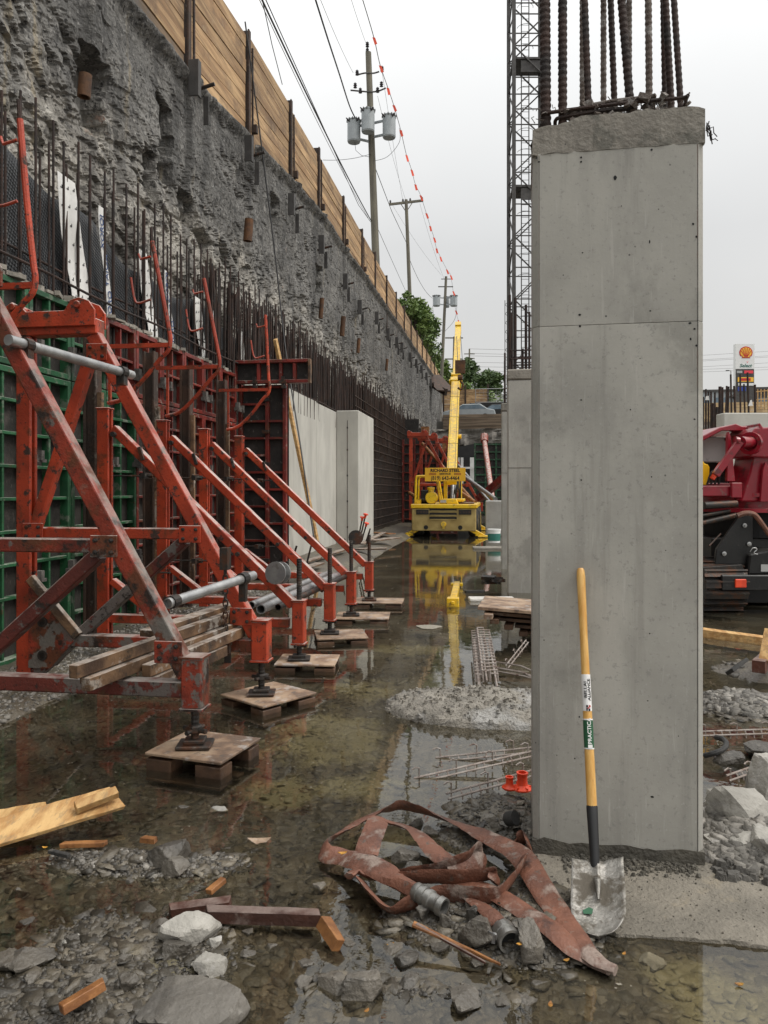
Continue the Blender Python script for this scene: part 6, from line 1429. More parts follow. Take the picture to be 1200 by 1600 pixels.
def slab_z(x, y):
    p = Vector((x, y, 0)); e = edist(x, y) if inside(x, y) else -edist(x, y)
    e += .012*noise.noise(p*9) + .006*noise.noise(p*30)
    z = .010 + .008*noise.noise(p*4) + .005*noise.noise(p*18) + .003*noise.noise(p*45)
    col_pt = cl(.55, -.08, 0); z += .010*math.exp(-((x-col_pt.x)/.26)**2-((y-col_pt.y)/.13)**2)
    return z if e > 0 else (-.10 if e < -.02 else z-.14*min(1, -e/.012))
xs_ = np.linspace(x0-.05, x1+.05, 190); ys_ = np.linspace(y0-.05, y1+.05, 150)
b.v = [Vector((x, y, slab_z(x, y))) for y in ys_ for x in xs_]; n_ = len(xs_)
b.f = [(j*n_+i, j*n_+i+1, (j+1)*n_+i+1, (j+1)*n_+i) for j in range(len(ys_)-1) for i in range(n_-1) if max(b.v[j*n_+i].z, b.v[j*n_+i+1].z, b.v[(j+1)*n_+i].z, b.v[(j+1)*n_+i+1].z) > -.09]
tag(b.build('footing_slab', M['slab'], smooth=True, base=(cx_, cy_, 0)), 'gritty concrete footing slab under the near column, just above the water', kind='structure')
def on_slab(n, seed, cfun, smin, smax, name, label, m):
    rg = random.Random(seed); b = MB()
    for k in range(n):
        x, y = cfun(rg); 
        if not inside(x, y): continue
        z = slab_z(x, y); s_ = smin+(smax-smin)*rg.random()**2.5; S = 5; a0 = rg.random()*6
        ring = [(x+s_*(.7+.5*rg.random())*math.cos(a0+2*PI*i/S), y+s_*(.6+.4*rg.random())*math.sin(a0+2*PI*i/S)) for i in range(S)]
        hh = s_*(.5+.7*rg.random()); o = len(b.v)
        b.v += [Vector((p[0], p[1], z-.004)) for p in ring] + [Vector((x+(p[0]-x)*.6, y+(p[1]-y)*.6, z+hh*(.7+.5*rg.random()))) for p in ring]
        b.f += [(o+i, o+(i+1) % S, o+S+(i+1) % S, o+S+i) for i in range(S)] + [tuple(o+S+i for i in range(S))]
    return tag(b.build(name, m, base=(cx_, cy_, .03)), label, kind='stuff')
def near_col(rg): u = rg.uniform(.18, .95); q = cl(u*Wc, -abs(rg.gauss(0,.06))-.006, 0); return q.x, q.y
on_slab(900, 3, near_col, .003, .014, 'mortar_crumbs', 'dark crumbs of mortar banked against the foot of the near column', M['wet_concrete'])
M['slab_crumb'] = mat('slab_crumb', (.15, .132, .105), (.09, .08, .065), 30, .8, rv=0, coord='World')
def any_slab(rg): return rg.uniform(x0, x1), rg.uniform(y0, y1)
on_slab(900, 4, any_slab, .0015, .007, 'slab_grit', 'fine grit scattered over the footing slab', M['slab_crumb'])
def side_col(rg): q = cl(Wc+abs(rg.gauss(0,.12))+.03, rg.uniform(-.12,.5), 0); return q.x, q.y
on_slab(420, 5, side_col, .006, .034, 'broken_crumbs', 'broken stone crumbs beside the near column', M['crush'])

# ------------------------------------------------------------------ rocks
ROCKN = [0]
def rock(px, py, w_, h_, label, m='stone', zb=None, dep=None, seed=None, flat=None, group=None, rot=None):
    """a broken faceted stone whose foot is at the pixel's place on the ground; w_, h_ in metres"""
    ROCKN[0] += 1; rnd = random.Random(seed or ROCKN[0]*13+1)
    g0 = gp(px, py, 0.0); zz = gz(g0.x, g0.y) if zb is None else zb; c = gp(px, py, max(zz, 0)); dep = dep or w_*.8
    pl = []
    for k in range(13):
        n_ = Vector((rnd.gauss(0,1), rnd.gauss(0,1), rnd.gauss(0,.8))).normalized(); pl.append((n_, rnd.uniform(.45, .86)))
    pl.append((Vector((rnd.gauss(0,.18), rnd.gauss(0,.18), 1)).normalized(), rnd.uniform(.42,.62)))
    import bmesh
    bm = bmesh.new(); bmesh.ops.create_icosphere(bm, subdivisions=4, radius=1.0); a0 = rnd.uniform(0, PI) if rot is None else rot
    for v in bm.verts:
        d_ = v.co.normalized(); r_ = 1.3
        for n_, hh in pl:
            q = d_.dot(n_)
            if q > .02: r_ = min(r_, hh/q)
        r_ *= 1+.05*noise.noise(d_*2.5+Vector((ROCKN[0],0,0)))+.028*noise.noise(d_*8+Vector((ROCKN[0],3,0)))+.014*noise.noise(d_*20)
        p = d_*r_; v.co = Vector((p.x*w_/2*1.35, p.y*dep/2*1.35, p.z*h_*.95))
    bmesh.ops.rotate(bm, verts=bm.verts, cent=(0,0,0), matrix=Matrix.Rotation(TH+.4*(a0-PI/2)*(.3 if rot is None else 1), 3, 'Z'))
    me = bpy.data.meshes.new('rock'); bm.to_mesh(me); bm.free(); me.materials.append(M[m]); me.polygons.foreach_set('use_smooth', [True]*len(me.polygons))
    try: me.set_sharp_from_angle(angle=R(13))
    except Exception: pass
    o = bpy.data.objects.new('rock', me); COL.objects.link(o); o.location = (c.x+FW.x*dep*.3, c.y+FW.y*dep*.3, max(zz, -.02)+h_*.30)
    return tag(o, label, 'rock', group)
rock(280,1592,.235,.085,'large flat topped grey rock at the bottom edge of the picture', 'stone_mid', dep=.24, seed=21)
rock(300,1474,.145,.105,'pale square rock touching the end of the long soaked timber', 'stone_pale', dep=.11, seed=22)
rock(322,1526,.125,.065,'flat pale grey rock leaning on the wet stones below the square pale rock', 'stone_pale', dep=.10, seed=23)
rock(268,1497,.11,.045,'dark flat rock between the square pale rock and the flat pale one', dep=.08, seed=24)
rock(250,1459,.085,.055,'narrow tilted slate just beside the square pale rock', dep=.06, seed=25)
rock(333,1482,.05,.038,'small light stone next to the square pale rock', 'stone_pale', seed=26)
rock(258,1350,.15,.08,'wedge of grey slate at the edge of the ash patch', dep=.12, seed=27)
rock(272,1369,.11,.07,'squarish slate in front of the grey wedge by the ash patch', dep=.10, seed=28)
rock(108,1476,.06,.02,'small pale chip alone on the wet stones below the pine boards', 'stone_pale', seed=29)
rock(30,1512,.12,.05,'grey slate near the side edge of the picture below the pine boards', dep=.10, seed=30)
rock(6,1516,.10,.05,'half visible slate at the side edge of the picture', dep=.09, seed=31)
rock(50,1535,.06,.03,'small slate below the pair at the side edge', seed=32)
rock(288,1262,.07,.03,'small wet stone in the water in front of the nearest pallet', dep=.05, seed=33)
rock(338,1266,.085,.03,'flat pale stone in the water in front of the nearest pallet', 'stone_pale', dep=.06, seed=34)
rock(197,1548,.075,.05,'upright slate in the gravel beside the orange wood chip', seed=35)
rock(150,1545,.06,.035,'dark slate in the gravel below the orange wood chip', seed=36)
rock(122,1582,.06,.035,'small slate at the bottom corner of the gravel', seed=37)
rock(525,1551,.095,.07,'muddy rock half sunk in the water below the wooden wedge', dep=.09, seed=38)
rock(569,1560,.125,.085,'rounded muddy rock beside the half sunk one at the bottom of the picture', dep=.10, seed=39)
rock(727,1573,.09,.06,'muddy rock alone in the shallow water below the hose couplings', dep=.08, seed=40)
rock(632,1509,.075,.04,'flat muddy stone just below the yellow splinter', seed=41)
rock(748,1479,.135,.095,'large rounded grey rock beside the larger hose coupling', dep=.11, seed=42)
rock(830,1505,.10,.10,'angular dark rock on the far side of the larger hose coupling', dep=.09, seed=43)
rock(696,1449,.045,.05,'small upright slate below the smaller hose coupling', seed=44)
rock(660,1436,.05,.05,'dark slate right under the smaller hose coupling', seed=45)
rock(741,1438,.06,.055,'block of slate between the two hose couplings', seed=46)
rock(612,1487,.075,.035,'flat slate beside the fallen yellow leaf', seed=47)
rock(653,1290,.07,.055,'dark wet stone inside the far loop of the hose', seed=48)
rock(672,1302,.075,.035,'flat wet slate inside the far loop of the hose', seed=49)
rock(632,1347,.11,.07,'dark slate standing inside the middle of the hose coil', dep=.09, seed=50)
rock(648,1358,.08,.055,'wet stone against the hose inside the coil', seed=51)
rock(1023,1499,.085,.018,'pale flat stone just under the water in front of the slab', 'stone_pale', seed=52)
rock(1172,1298,.34,.19,'long pale boulder lying across the rubble beside the near column', 'stone_pale', zb=.05, dep=.22, seed=53, rot=2.0)
rock(1206,1245,.22,.24,'pale boulder at the picture edge above the long one', 'stone_pale', zb=.06, dep=.25, seed=54)
rock(1162,1332,.14,.075,'flat pale stone under the long boulder', 'stone_pale', zb=.04, dep=.12, seed=55)
rock(1200,1335,.17,.12,'pale block at the picture edge under the long boulder', 'stone_pale', zb=.04, dep=.15, seed=56)
rock(1119,1272,.06,.075,'knobbly pale stone standing at the water edge beside the near column', 'stone_pale', zb=.02, seed=57)
rock(1112,1284,.07,.04,'dark lump beside the knobbly pale stone', zb=.02, seed=58)
rock(1133,1330,.11,.06,'crumbly grey lump on the slab beside the near column', 'stone_pale', zb=.04, seed=59)
rock(1120,1305,.06,.04,'small grey lump behind the crumbly one on the slab', zb=.04, seed=60)
rock(1190,1178,.20,.06,'dark flat slate at the far side of the rubble', zb=.03, dep=.16, seed=61)
rock(1150,1190,.16,.05,'brown flat slate near the black bent pipe', zb=.01, dep=.12, seed=62)
rock(1165,1215,.10,.035,'dark jagged slate at the water edge', zb=.0, seed=63)
rock(768,1287,.05,.045,'dark stone on the ashy bank against the near column', zb=.06, seed=64)
# many alike small stones
random.seed(21)
k = 0
for px, py in [(random.uniform(5,850), random.uniform(1370,1595)) for _ in range(60)]:
    if k >= 36: break
    g0 = gp(px, py)
    rock(px, py, random.uniform(.035,.065), random.uniform(.018,.035), 'small loose slate lying among the chips of the near pit floor', seed=400+k, group='small loose slates on the near pit floor'); k += 1

# silt that has settled in pale olive patches on the floor, over the chips as well
def add_silt(m, centres):
    nt = m.node_tree; bs = nt.nodes['Principled BSDF']; src = bs.inputs['Base Color'].links[0].from_socket; Lk_ = nt.links.new; N_ = nt.nodes.new
    ge = N_('ShaderNodeNewGeometry'); nn = N_('ShaderNodeTexNoise'); nn.inputs['Scale'].default_value = 3.2; nn.inputs['Detail'].default_value = 7; nn.inputs['Roughness'].default_value = .62; Lk_(ge.outputs['Position'], nn.inputs['Vector'])
    tot = None
    for c, r_ in centres:
        di = N_('ShaderNodeVectorMath'); di.operation = 'DISTANCE'; di.inputs[1].default_value = (c.x, c.y, -.06); Lk_(ge.outputs['Position'], di.inputs[0])
        mp = N_('ShaderNodeMapRange'); mp.inputs[1].default_value = r_; mp.inputs[2].default_value = 0; Lk_(di.outputs['Value'], mp.inputs[0])
        if tot is None: tot = mp.outputs[0]
        else: x = N_('ShaderNodeMath'); x.operation = 'MAXIMUM'; Lk_(tot, x.inputs[0]); Lk_(mp.outputs[0], x.inputs[1]); tot = x.outputs[0]
    a = N_('ShaderNodeMath'); a.operation = 'MULTIPLY_ADD'; a.inputs[1].default_value = .55; Lk_(tot, a.inputs[0]); Lk_(nn.outputs['Fac'], a.inputs[2])
    r2 = N_('ShaderNodeMapRange'); r2.interpolation_type = 'SMOOTHSTEP'; r2.inputs[1].default_value = .68; r2.inputs[2].default_value = .92; r2.inputs[4].default_value = .7; Lk_(a.outputs[0], r2.inputs[0])
    mx_ = N_('ShaderNodeMix'); mx_.data_type = 'RGBA'; Lk_(r2.outputs[0], mx_.inputs[0]); Lk_(src, mx_.inputs[6]); mx_.inputs[7].default_value = (.32, .29, .175, 1); Lk_(mx_.outputs[2], bs.inputs['Base Color'])
SILT = [(gp(505,1130), .9), (gp(575,1205), .5), (gp(600,1300), .28), (gp(430,1210), .4), (gp(560,1060), .6), (gp(300,1010), .8), (gp(1150,1560), .5), (gp(640,1000), .7)]
for k in ('ground', 'slate_chip'): add_silt(M[k], SILT)
# specks and scum that float on the water
rg_ = random.Random(31); b = MB()
for k in range(472):
    px, py = (rg_.uniform(40, 830), 880+420*rg_.random()**1.3) if k < 460 else (rg_.gauss(915, 50), rg_.gauss(1525, 28))
    P = gp(px, py, .0035); s_ = rg_.uniform(.003, .008)*(P.y/4.5) if k < 460 else .003+.016*rg_.random()**4
    if gz(P.x, P.y) > -.005: continue
    S = rg_.choice([4,5,6]); a0 = rg_.random()*6; o = len(b.v); e_ = rg_.uniform(.35, 1)
    b.v += [P+V(s_*(.6+.6*rg_.random())*math.cos(a0+2*PI*i/S), s_*e_*(.6+.6*rg_.random())*math.sin(a0+2*PI*i/S), 0) for i in range(S)]; b.f.append(tuple(o+i for i in range(S)))
M['scum'] = mat('pale_scum', (.20, .18, .14), (.30, .275, .22), 60, .7, rv=0, coord='World')
tag(b.build('floating_specks', M['scum'], base=(0,0,.003)), 'pale specks and flakes of scum floating on the water', kind='stuff')

# ------------------------------------------------------------------ timber offcuts
def plank(px0, py0, px1, py1, w_, t_, m, label, z0=.03, z1=.03, roll=0.0, name='plank', taper=1.0, cat='plank', group=None, jag=True):
    A, Bq = gp(px0, py0, z0), gp(px1, py1, z1); d_ = (Bq-A).normalized(); s_ = d_.cross(UP).normalized(); u_ = s_.cross(d_)
    e1 = s_*math.cos(roll)+u_*math.sin(roll); e2 = u_*math.cos(roll)-s_*math.sin(roll); L_ = (Bq-A).length; b = MB(); K = 10
    rnd = random.Random(int(px0*7+py0)); vs_ = []
    for i in range(K+1):
        t = i/K; ww = w_*(1+(taper-1)*t)/2; c = A+d_*(L_*t)+u_*.002*noise.noise(Vector((t*5, px0, 0)))
        j = (rnd.uniform(-.25,.6)*w_*.5 if (i in (0, K) and jag) else 0)
        for a, q, kk in ((-1,-1,0),(1,-1,1),(1,1,2),(-1,1,3)):
            b.v.append(c+e1*a*ww*(1+.03*rnd.uniform(-1,1))+e2*q*t_/2+d_*(j*a+rnd.uniform(-.2,.2)*w_*.3*(i in (0,K))*jag))
    for i in range(K):
        for q in range(4): a = i*4+q; c = i*4+(q+1) % 4; b.f.append((a, c, c+4, a+4))
    b.f += [(3,2,1,0), (K*4, K*4+1, K*4+2, K*4+3)]
    return tag(b.build(name, M[m], bevel=.002), label, cat, group)
plank(-60,1318,184,1246,.15,.022,'wood_new','broad fresh pine board reaching in from the side of the picture',.06,.10,-.42)
plank(-60,1290,74,1268,.12,.02,'wood_new','second fresh pine board behind the broad one',.055,.07,-.35)
plank(118,1262,183,1237,.05,.035,'wood_new','short pale batten nailed on the broad pine board',.115,.145,-.42,jag=False)
plank(97,1320,165,1318,.038,.02,'wood_orange','orange split stick beside the fresh pine boards',.04,.05,.1,cat='wood chip',name='wood_chip')
plank(326,1394,350,1374,.032,.02,'wood_orange','bright orange chip above the long soaked timber',.02,.03,.1,cat='wood chip',name='wood_chip')
plank(96,1577,163,1537,.036,.028,'wood_orange','orange wedge lying on the gravel near the bottom corner',.07,.09,.2,cat='wood chip',name='wood_chip')
plank(222,1311,243,1313,.04,.02,'wood_orange','short brown chip in the ash patch',.06,.07,.1,cat='wood chip',name='wood_chip')
plank(266,1424,360,1412,.05,.04,'wood_brown','short soaked timber end lying under the long one',.02,.03,.0)
plank(322,1428,500,1434,.048,.046,'wood_brown','long soaked brown timber lying on the wet stones',.035,.04,.0,taper=.9)
plank(505,1440,529,1478,.046,.046,'wood_orange','orange wooden wedge at the end of the long soaked timber',.05,.02,.4,taper=.75,name='wood_wedge',cat='wedge',jag=False)
for k, (dx, dy, m) in enumerate(((0,0,'wood_orange'),(4,3,'wood_brown'),(-2,5,'wood_orange'))):
    plank(646+dx,1442+dy*.6,782-abs(dx)*6,1507-dy,.016,.010,m,['long yellow splinter on the stones below the hose','dark strand of the split splinter below the hose','thin lower strand of the split splinter below the hose'][k],.07,.02,.1*k,taper=.35,name='splinter',cat='splinter')
plank(108,1337,78,1330,.022,.016,'black_rubber','charred black stick end beside the orange split stick',.04,.03,cat='stick',name='stick')
plank(1095,988,1212,1004,.14,.09,'wood_new','long pale timber floating in front of the drilling machine',.03,.03,jag=False)
plank(1185,1042,1200,1028,.10,.10,'wood_brown','dark square timber offcut on the rubble at the picture edge',.16,.16,jag=False)
plank(1196,1035,1206,985,.10,.06,'wood_new','short pale timber upright against the picture edge',.18,.42,jag=False)
plank(1140,1050,1160,1035,.10,.03,'black_rubber','crumpled black scrap on the rubble in front of the offcuts',.18,.24,.6,cat='scrap',name='scrap')
plank(727,925,756,924,.05,.04,'black_rubber','short black stick lying at the edge of the foam board',.06,.06,cat='stick',name='stick')
b = MB(); b.box(gp(768,936,.02), (.66,.26,.045), TH); tag(b.build('foam_board', M['foam'], bevel=.01), 'white foam board floating in front of the second column', 'foam board')
c0 = gp(670,980,.004); b = MB(); K = 16; pts_ = [c0+V((.14+.03*math.sin(3*a))*math.cos(a), .085*math.sin(a)*1.6, 0) for a in np.linspace(0, 2*PI, K+1)[:-1]]; b.prism(pts_, (0,0,.006)); tag(b.build('foam_scum', M['scum']), 'round patch of white scum floating on the water in front of the crane', 'scum')
A, Bq = gp(714,913,.05), gp(708,940,.05); d_ = Bq-A; b = MB(); b.bar(A, Bq, .10, .10); b.bar(Bq-d_*.02, Bq+d_*.06, .17, .13); b.bar(A-d_*.02, A+d_*.03, .2, .05); b.box(Bq+d_*.065, (.05,.02,.05))
tag(b.build('yellow_post', M['yellow'], bevel=.01), 'square yellow post lying half in the water in front of the crane', 'post')
b = MB(); P = gp(775, 915, .05); 
for k in range(6): b.box(P+V(random.uniform(-.13,.13), random.uniform(-.08,.08), .04+.03*k*.6), (.22,.12,.05), Matrix.Rotation(random.uniform(-.5,.5), 3, 'Z') @ Matrix.Rotation(random.uniform(-.4,.4), 3, 'X'))
tag(b.build('scrap_heap', M['steel_dark']), 'small dark heap of scrap at the foot of the second column', 'scrap')

# stack of formwork sheets beside the second column
for k, (dx, dy, z, w_, l_, lb) in enumerate(((0,0,.34,1.3,.85,'muddy pale plywood sheet on top of the stack beside the second column'), (.05,.06,.28,1.25,.8,'second sheet of the stack beside the second column'), (.16,.1,.21,1.15,.78,'dark third sheet of the stack beside the second column'), (.28,.14,.13,1.05,.75,'dark fourth sheet of the stack beside the second column'), (.38,.2,.05,1.0,.7,'lowest sheet of the stack beside the second column, in the water'))):
    c = gp(790, 950, .34)+RT*(.40+dx)+FW*(.05+dy); c.z = z
    b = MB(); b.box(c, (w_, l_, .035), Matrix.Rotation(TH-.22, 3, 'Z') @ Matrix.Rotation(.05, 3, 'Y'))
    if k < 4:
        for f in (-.42, 0, .42): b.box(c+RT*(w_*f)+V(0,0,-.04), (.09, l_*.96, .05), TH-.22)
    tag(b.build('plywood_sheet', M['ply_top'] if k == 0 else M['wood_dark'], bevel=.004), lb, 'plywood sheet', 'plywood sheets stacked beside the second column')

# fresh concrete spill, rebar chairs, orange caps
b = MB(); c0 = gp(765, 1112, 0); NXm, NYm = 80, 50
for j in range(NYm+1):
    for i in range(NXm+1):
        u, v = i/NXm*2-1, j/NYm*2-1; x = c0.x+u*.95+.12; y = c0.y+v*.48; p = Vector((x, y, 0)); r2 = (u*1.04)**2+(v*1.08)**2 + .25*noise.noise(p*3)
        z = .075*sstep(1.0, .4, r2)+.035*sstep(1.02,.9,r2) - .16*sstep(.92, 1.12, r2) + (.016*noise.noise(p*9)+.014*noise.noise(p*22)+.010*noise.noise(p*45))*sstep(1.2,.8,r2); b.v.append(Vector((x, y, z)))
b.f = [(j*(NXm+1)+i, j*(NXm+1)+i+1, (j+1)*(NXm+1)+i+1, (j+1)*(NXm+1)+i) for j in range(NYm) for i in range(NXm)]
M['spill'] = mat('lumpy_concrete_spill', (.29, .265, .225), (.17, .155, .13), 6, .8, rv=0, coord='World', bump=1.0, bscale=60, spots=[((.44, .43, .41), 3, .54, .66, .7), ((.11, .10, .09), 24, .57, .64, .7)])
spill = b; tag(b.build('concrete_spill', M['spill'], smooth=True, base=c0), 'low lumpy mound of spilled concrete standing out of the water beside the near column', 'concrete spill')
mv = [v.copy() for v in b.v]; rg_ = random.Random(5); b = MB()
for k in range(1500):
    p = rg_.choice(mv)
    if p.z < -.01: continue
    s_ = .005+.022*rg_.random()**3; q = p+V(rg_.uniform(-.012,.012), rg_.uniform(-.01,.01), s_*.2); a0 = rg_.random()*6; o = len(b.v)
    b.v += [q+V(s_*math.cos(a0+1.57*i), s_*.8*math.sin(a0+1.57*i), -s_*.3) for i in range(4)]+[q+V(s_*.5*math.cos(a0+1.57*i+.3), s_*.5*math.sin(a0+1.57*i+.3), s_*rg_.uniform(.4,.8)) for i in range(4)]
    b.f += [(o+i, o+(i+1) % 4, o+4+(i+1) % 4, o+4+i) for i in range(4)]+[(o+4, o+5, o+6, o+7)]
tag(b.build('spill_crumbs', M['spill'], base=c0), 'loose crumbs lying on the spilled concrete mound', kind='stuff')
def ladder(x0, y0, x1, y1, label, z0=.05, z1=.09, step=.055, hk=.05, m='rebar_muddy', two=True):
    A, Bq = gp(x0, y0, z0), gp(x1, y1, z1); d_ = (Bq-A); L_ = d_.length; d_.normalize(); s_ = d_.cross(UP).normalized(); t = thing('rebar_chair', label, 'reinforcement', A, 0, 'rebar chairs lying in the water')
    b = MB(); b.tube(A, Bq, .006, 6)
    if two: b.tube(A+s_*.022-UP*.02, Bq+s_*.022-UP*.02, .0055, 6)
    b.build('rod', M[m], t, smooth=True); b = MB(); k = 0; q = .03
    while q < L_:
        p = A+d_*q
        if k % 4 == 0: b.path([p-UP*.05, p+UP*hk, p+UP*(hk+.008)-d_*.02, p+UP*(hk+.0)-d_*.045], .0045, 5)
        else: b.path([p, p+s_*.020-UP*.02, p+s_*.022-UP*.045], .004, 5)
        q += step; k += 1
    tag(b.build('leg', M[m], t, smooth=True), kind='stuff')
ladder(697,1240,830,1204,'rebar chair strip with bent hooks nearest the orange caps')
ladder(647,1216,830,1174,'longest rebar chair strip slanting across the sky reflection', .0, .09)
ladder(680,1184,830,1168,'rebar chair strip farthest out beside the concrete spill', .0, .06)
ladder(1095,1143,1215,1139,'rebar chair strip lying across the rubble beside the near column', .05, .07, .05, .04)
ladder(1135,1212,1210,1186,'short rebar chair strip in front of the boulders', .04, .09, .035, .03)
ladder(790,1040,822,1000,'curved loose rebar chair behind the concrete spill', .03, .16)
bt = thing('rebar_bundle', 'bundle of rebar chairs standing out of the water behind the concrete spill', 'reinforcement', gp(762,1050,0)); b = MB(); b2 = MB()
random.seed(8)
A0, B0 = gp(762, 1072, .05), gp(752, 1000, .10); dl = B0-A0; sL = dl.cross(UP).normalized()
for k in range(9):
    o_f = sL*random.uniform(-.075,.075)+UP*random.uniform(-.04,.12); b.tube(A0+o_f, B0+o_f, .009, 6)
for k in range(16):
    f = k/15
    for o_ in (-.065, -.01, .05): 
        p = A0+dl*f+sL*o_+UP*(.10-.6*abs(o_)); b2.path([p-sL*.03-UP*.03, p-sL*.03+UP*.03, p+sL*.03+UP*.03, p+sL*.03-UP*.03], .008, 5)
for k in range(4): A1 = A0+dl*random.uniform(.25,.5)+sL*.1; b.path([A1, A1+RT*.18-FW*.25+UP*.02, A1+RT*(.35+.06*k)-FW*.5-UP*.04], .008, 5)
b.build('rod', M['rebar_muddy'], bt, smooth=True); tag(b2.build('bent_link', M['rebar_muddy'], bt, smooth=True), kind='stuff')
for px, py, s_, lb in ((796, 1233, .72, 'smaller orange plastic bar cap beside the taller one'), (816, 1234, 1.0, 'taller orange plastic bar cap with a wide base against the near column')):
    P = gp(px, py, .055); b = MB(); b.lathe([(.045*s_,0),(.055*s_,.006),(.055*s_,.012),(.030*s_,.024),(.026*s_,.03),(.026*s_,.078*s_),(.030*s_,.082*s_),(.030*s_,.090*s_),(.021*s_,.090*s_),(.021*s_,.03)], P, n=20, caps=False); b.lathe([(.021*s_,.04),(.001,.04)], P, n=14, caps=False)
    if s_ == 1: 
        for a in np.linspace(0, 2*PI, 7)[:-1]: b.box(P+V(.038*math.cos(a), .038*math.sin(a), .015), (.03,.006,.018), Matrix.Rotation(a, 3, 'Z'))
    tag(b.build('bar_cap', M['orange'], smooth=True), lb, 'cap', None)
b = MB(); P = gp(792, 1280, .09); b.lathe([(.001,0),(.03,0),(.033,.01),(.033,.05),(.001,.05)], P, V(.8,-.5,.4), 12); tag(b.build('core_plug', M['black_rubber'], smooth=True), 'dark round plug lying on the ashy bank beside the hose', 'plug')
b = MB(); b.path(catmull([gp(1100,1181,.02), gp(1118,1176,.05), gp(1131,1170,.06), gp(1135,1162,.06), gp(1130,1155,.05), gp(1119,1152,.03)], 5), .016, 8); tag(b.build('bent_pipe', M['black_rubber'], smooth=True), 'bent black pipe sticking out of the water beside the near column', 'pipe')
# litter: leaves and a paper scrap
for k, (px, py, s_, a, lb) in enumerate(((405,1315,.06,.2,'crumpled cream scrap of paper on the slates beyond the orange chip'), (610,1476,.022,.6,'yellow leaf on the stones below the hose'), (535,1333,.03,.3,'yellow strand lying on the near bend of the hose'), (1155,1538,.022,.1,'curled orange leaf floating on the water in front of the slab'), (573,1579,.016,1.0,'curled leaf in the shallow water at the bottom'), (812,1475,.02,.4,'orange leaf beside the dark angular rock'), (975,1490,.015,.9,'orange scrap near the folded end of the hose'), (885,1500,.018,.5,'yellow leaf by the folded end of the hose'), (860,1570,.022,1.4,'brown leaf in the puddle under the slab'), (70,1324,.02,.1,'yellow plastic scrap at the end of the charred stick'))):
    s_ *= .62 if k else .9
    z = .10 if k == 2 else max(.006, gz(gp(px,py).x, gp(px,py).y)+.02); P = gp(px, py, z); b = MB(); n_ = 5
    for i in range(n_+1):
        t = i/n_*2-1; w_ = s_*.45*(1-t*t)+.001; q = P+V(math.cos(a)*t*s_, math.sin(a)*t*s_, .25*s_*t*t)
        b.v += [q+V(-math.sin(a)*w_, math.cos(a)*w_, .1*s_), q+V(math.sin(a)*w_, -math.cos(a)*w_, .1*s_*(i % 2))]
    b.f = [(2*i, 2*i+1, 2*i+3, 2*i+2) for i in range(n_)]
    o = tag(b.build('paper_scrap' if k == 0 else 'fallen_leaf', M['leaf_yellow'] if k else M['ply_top']), lb, 'litter'); o.modifiers.new('thick', 'SOLIDIFY').thickness = .0015

# ------------------------------------------------------------------ red drilling machine beside the column
D = 10.0; P0 = dp(1150, 766, D); dm = thing('drilling_machine', 'crimson and black tracked drilling machine standing behind the near column', 'construction machine', (P0.x, P0.y, 0), TH)
DM = mat_of(dm)
def ml(x, y, z): return DM @ Vector((x, y, z))
def mp_(px, py, y=0.0): s_ = (D+y)/1200; return ml((px-600)*s_ - 550/1200*D, y, CAMZ+(766-py)*s_)
def mbox(x0, x1, y0, y1, z0, z1, b=None):
    b = b or MB(); Q = [ml(x, y, z) for x in (x0, x1) for y in (y0, y1) for z in (z0, z1)]; return b.add(Q, [(0,1,3,2),(4,6,7,5),(0,4,5,1),(2,3,7,6),(0,2,6,4),(1,5,7,3)])
def mprism(pts, y0, y1): return MB().prism([mp_(x, y, y0) for x, y in pts], (ml(0,y1,0)-ml(0,y0,0)))
Kp = M['black_paint']; Mr = M['maroon']
for x0, nm in ((-.42, 'track'), (1.9, 'track')):
    tk = MB(); pr = []
    for a in np.linspace(PI/2, 3*PI/2, 13): pr.append((.30+.30*math.cos(a), .32+.30*math.sin(a)))
    pr += [(2.9+.30*math.cos(a), .32+.30*math.sin(a)) for a in np.linspace(-PI/2, PI/2, 13)]
    tk.prism([ml(x0+.03, y, z) for y, z in pr], ml(x0+.55,0,0)-ml(x0+.03,0,0)); tr_ = tk.build(nm, M['black_rubber'], dm)
    sh_ = None
    for k, (a) in enumerate(np.linspace(PI*.42, 3*PI/2*1.0, 9)):
        c = ml(x0+.29, .30+.33*math.cos(a), .34+.33*math.sin(a)); b = MB(); rm_ = (DM.to_3x3() @ Matrix.Rotation(a-PI/2, 3, 'X')); b.box(c, (.56,.105,.035), rm_); b.box(c+rm_ @ Vector((0,.03,.03)), (.56,.02,.03), rm_); b.build('track_shoe', M['steel_dark'], tr_)
    b = MB(); b.lathe([(.05,0),(.2,.01),(.22,.08),(.05,.1)], ml(x0+.57,.32,.34), (DM.to_3x3() @ V(1,0,0)), 16); b.build('idler_wheel', Kp, tr_, smooth=True)
mbox(.2, 1.85, .6, 2.5, .05, .45).build('gap_dark_box', M['black_void'], dm)  # added black box; darkens the gap where the water would mirror the sky
mbox(-.1, 2.1, .5, 2.6, .45, .95).build('car_body', Kp, dm, bevel=.02)
mbox(-.21, 2.4, -.06, .05, .30, .50).build('bumper', Kp, dm, bevel=.012)
mbox(-.045, .10, -.085, -.055, .34, .45).build('reflector', M['orange'], dm, bevel=.008)
mprism([(1117,882),(1120,858),(1158,802),(1176,800),(1177,882)], .1, .16).build('side_plate', Kp, dm, bevel=.008)
for px, py in ((1163,821),(1131,865),(1170,850)): MB().lathe([(.028,0),(.03,.02),(.016,.024),(.014,.04)], mp_(px,py,.09), -(DM.to_3x3() @ V(0,1,0)), 8).build('bolt', M['galv'], dm, smooth=True)
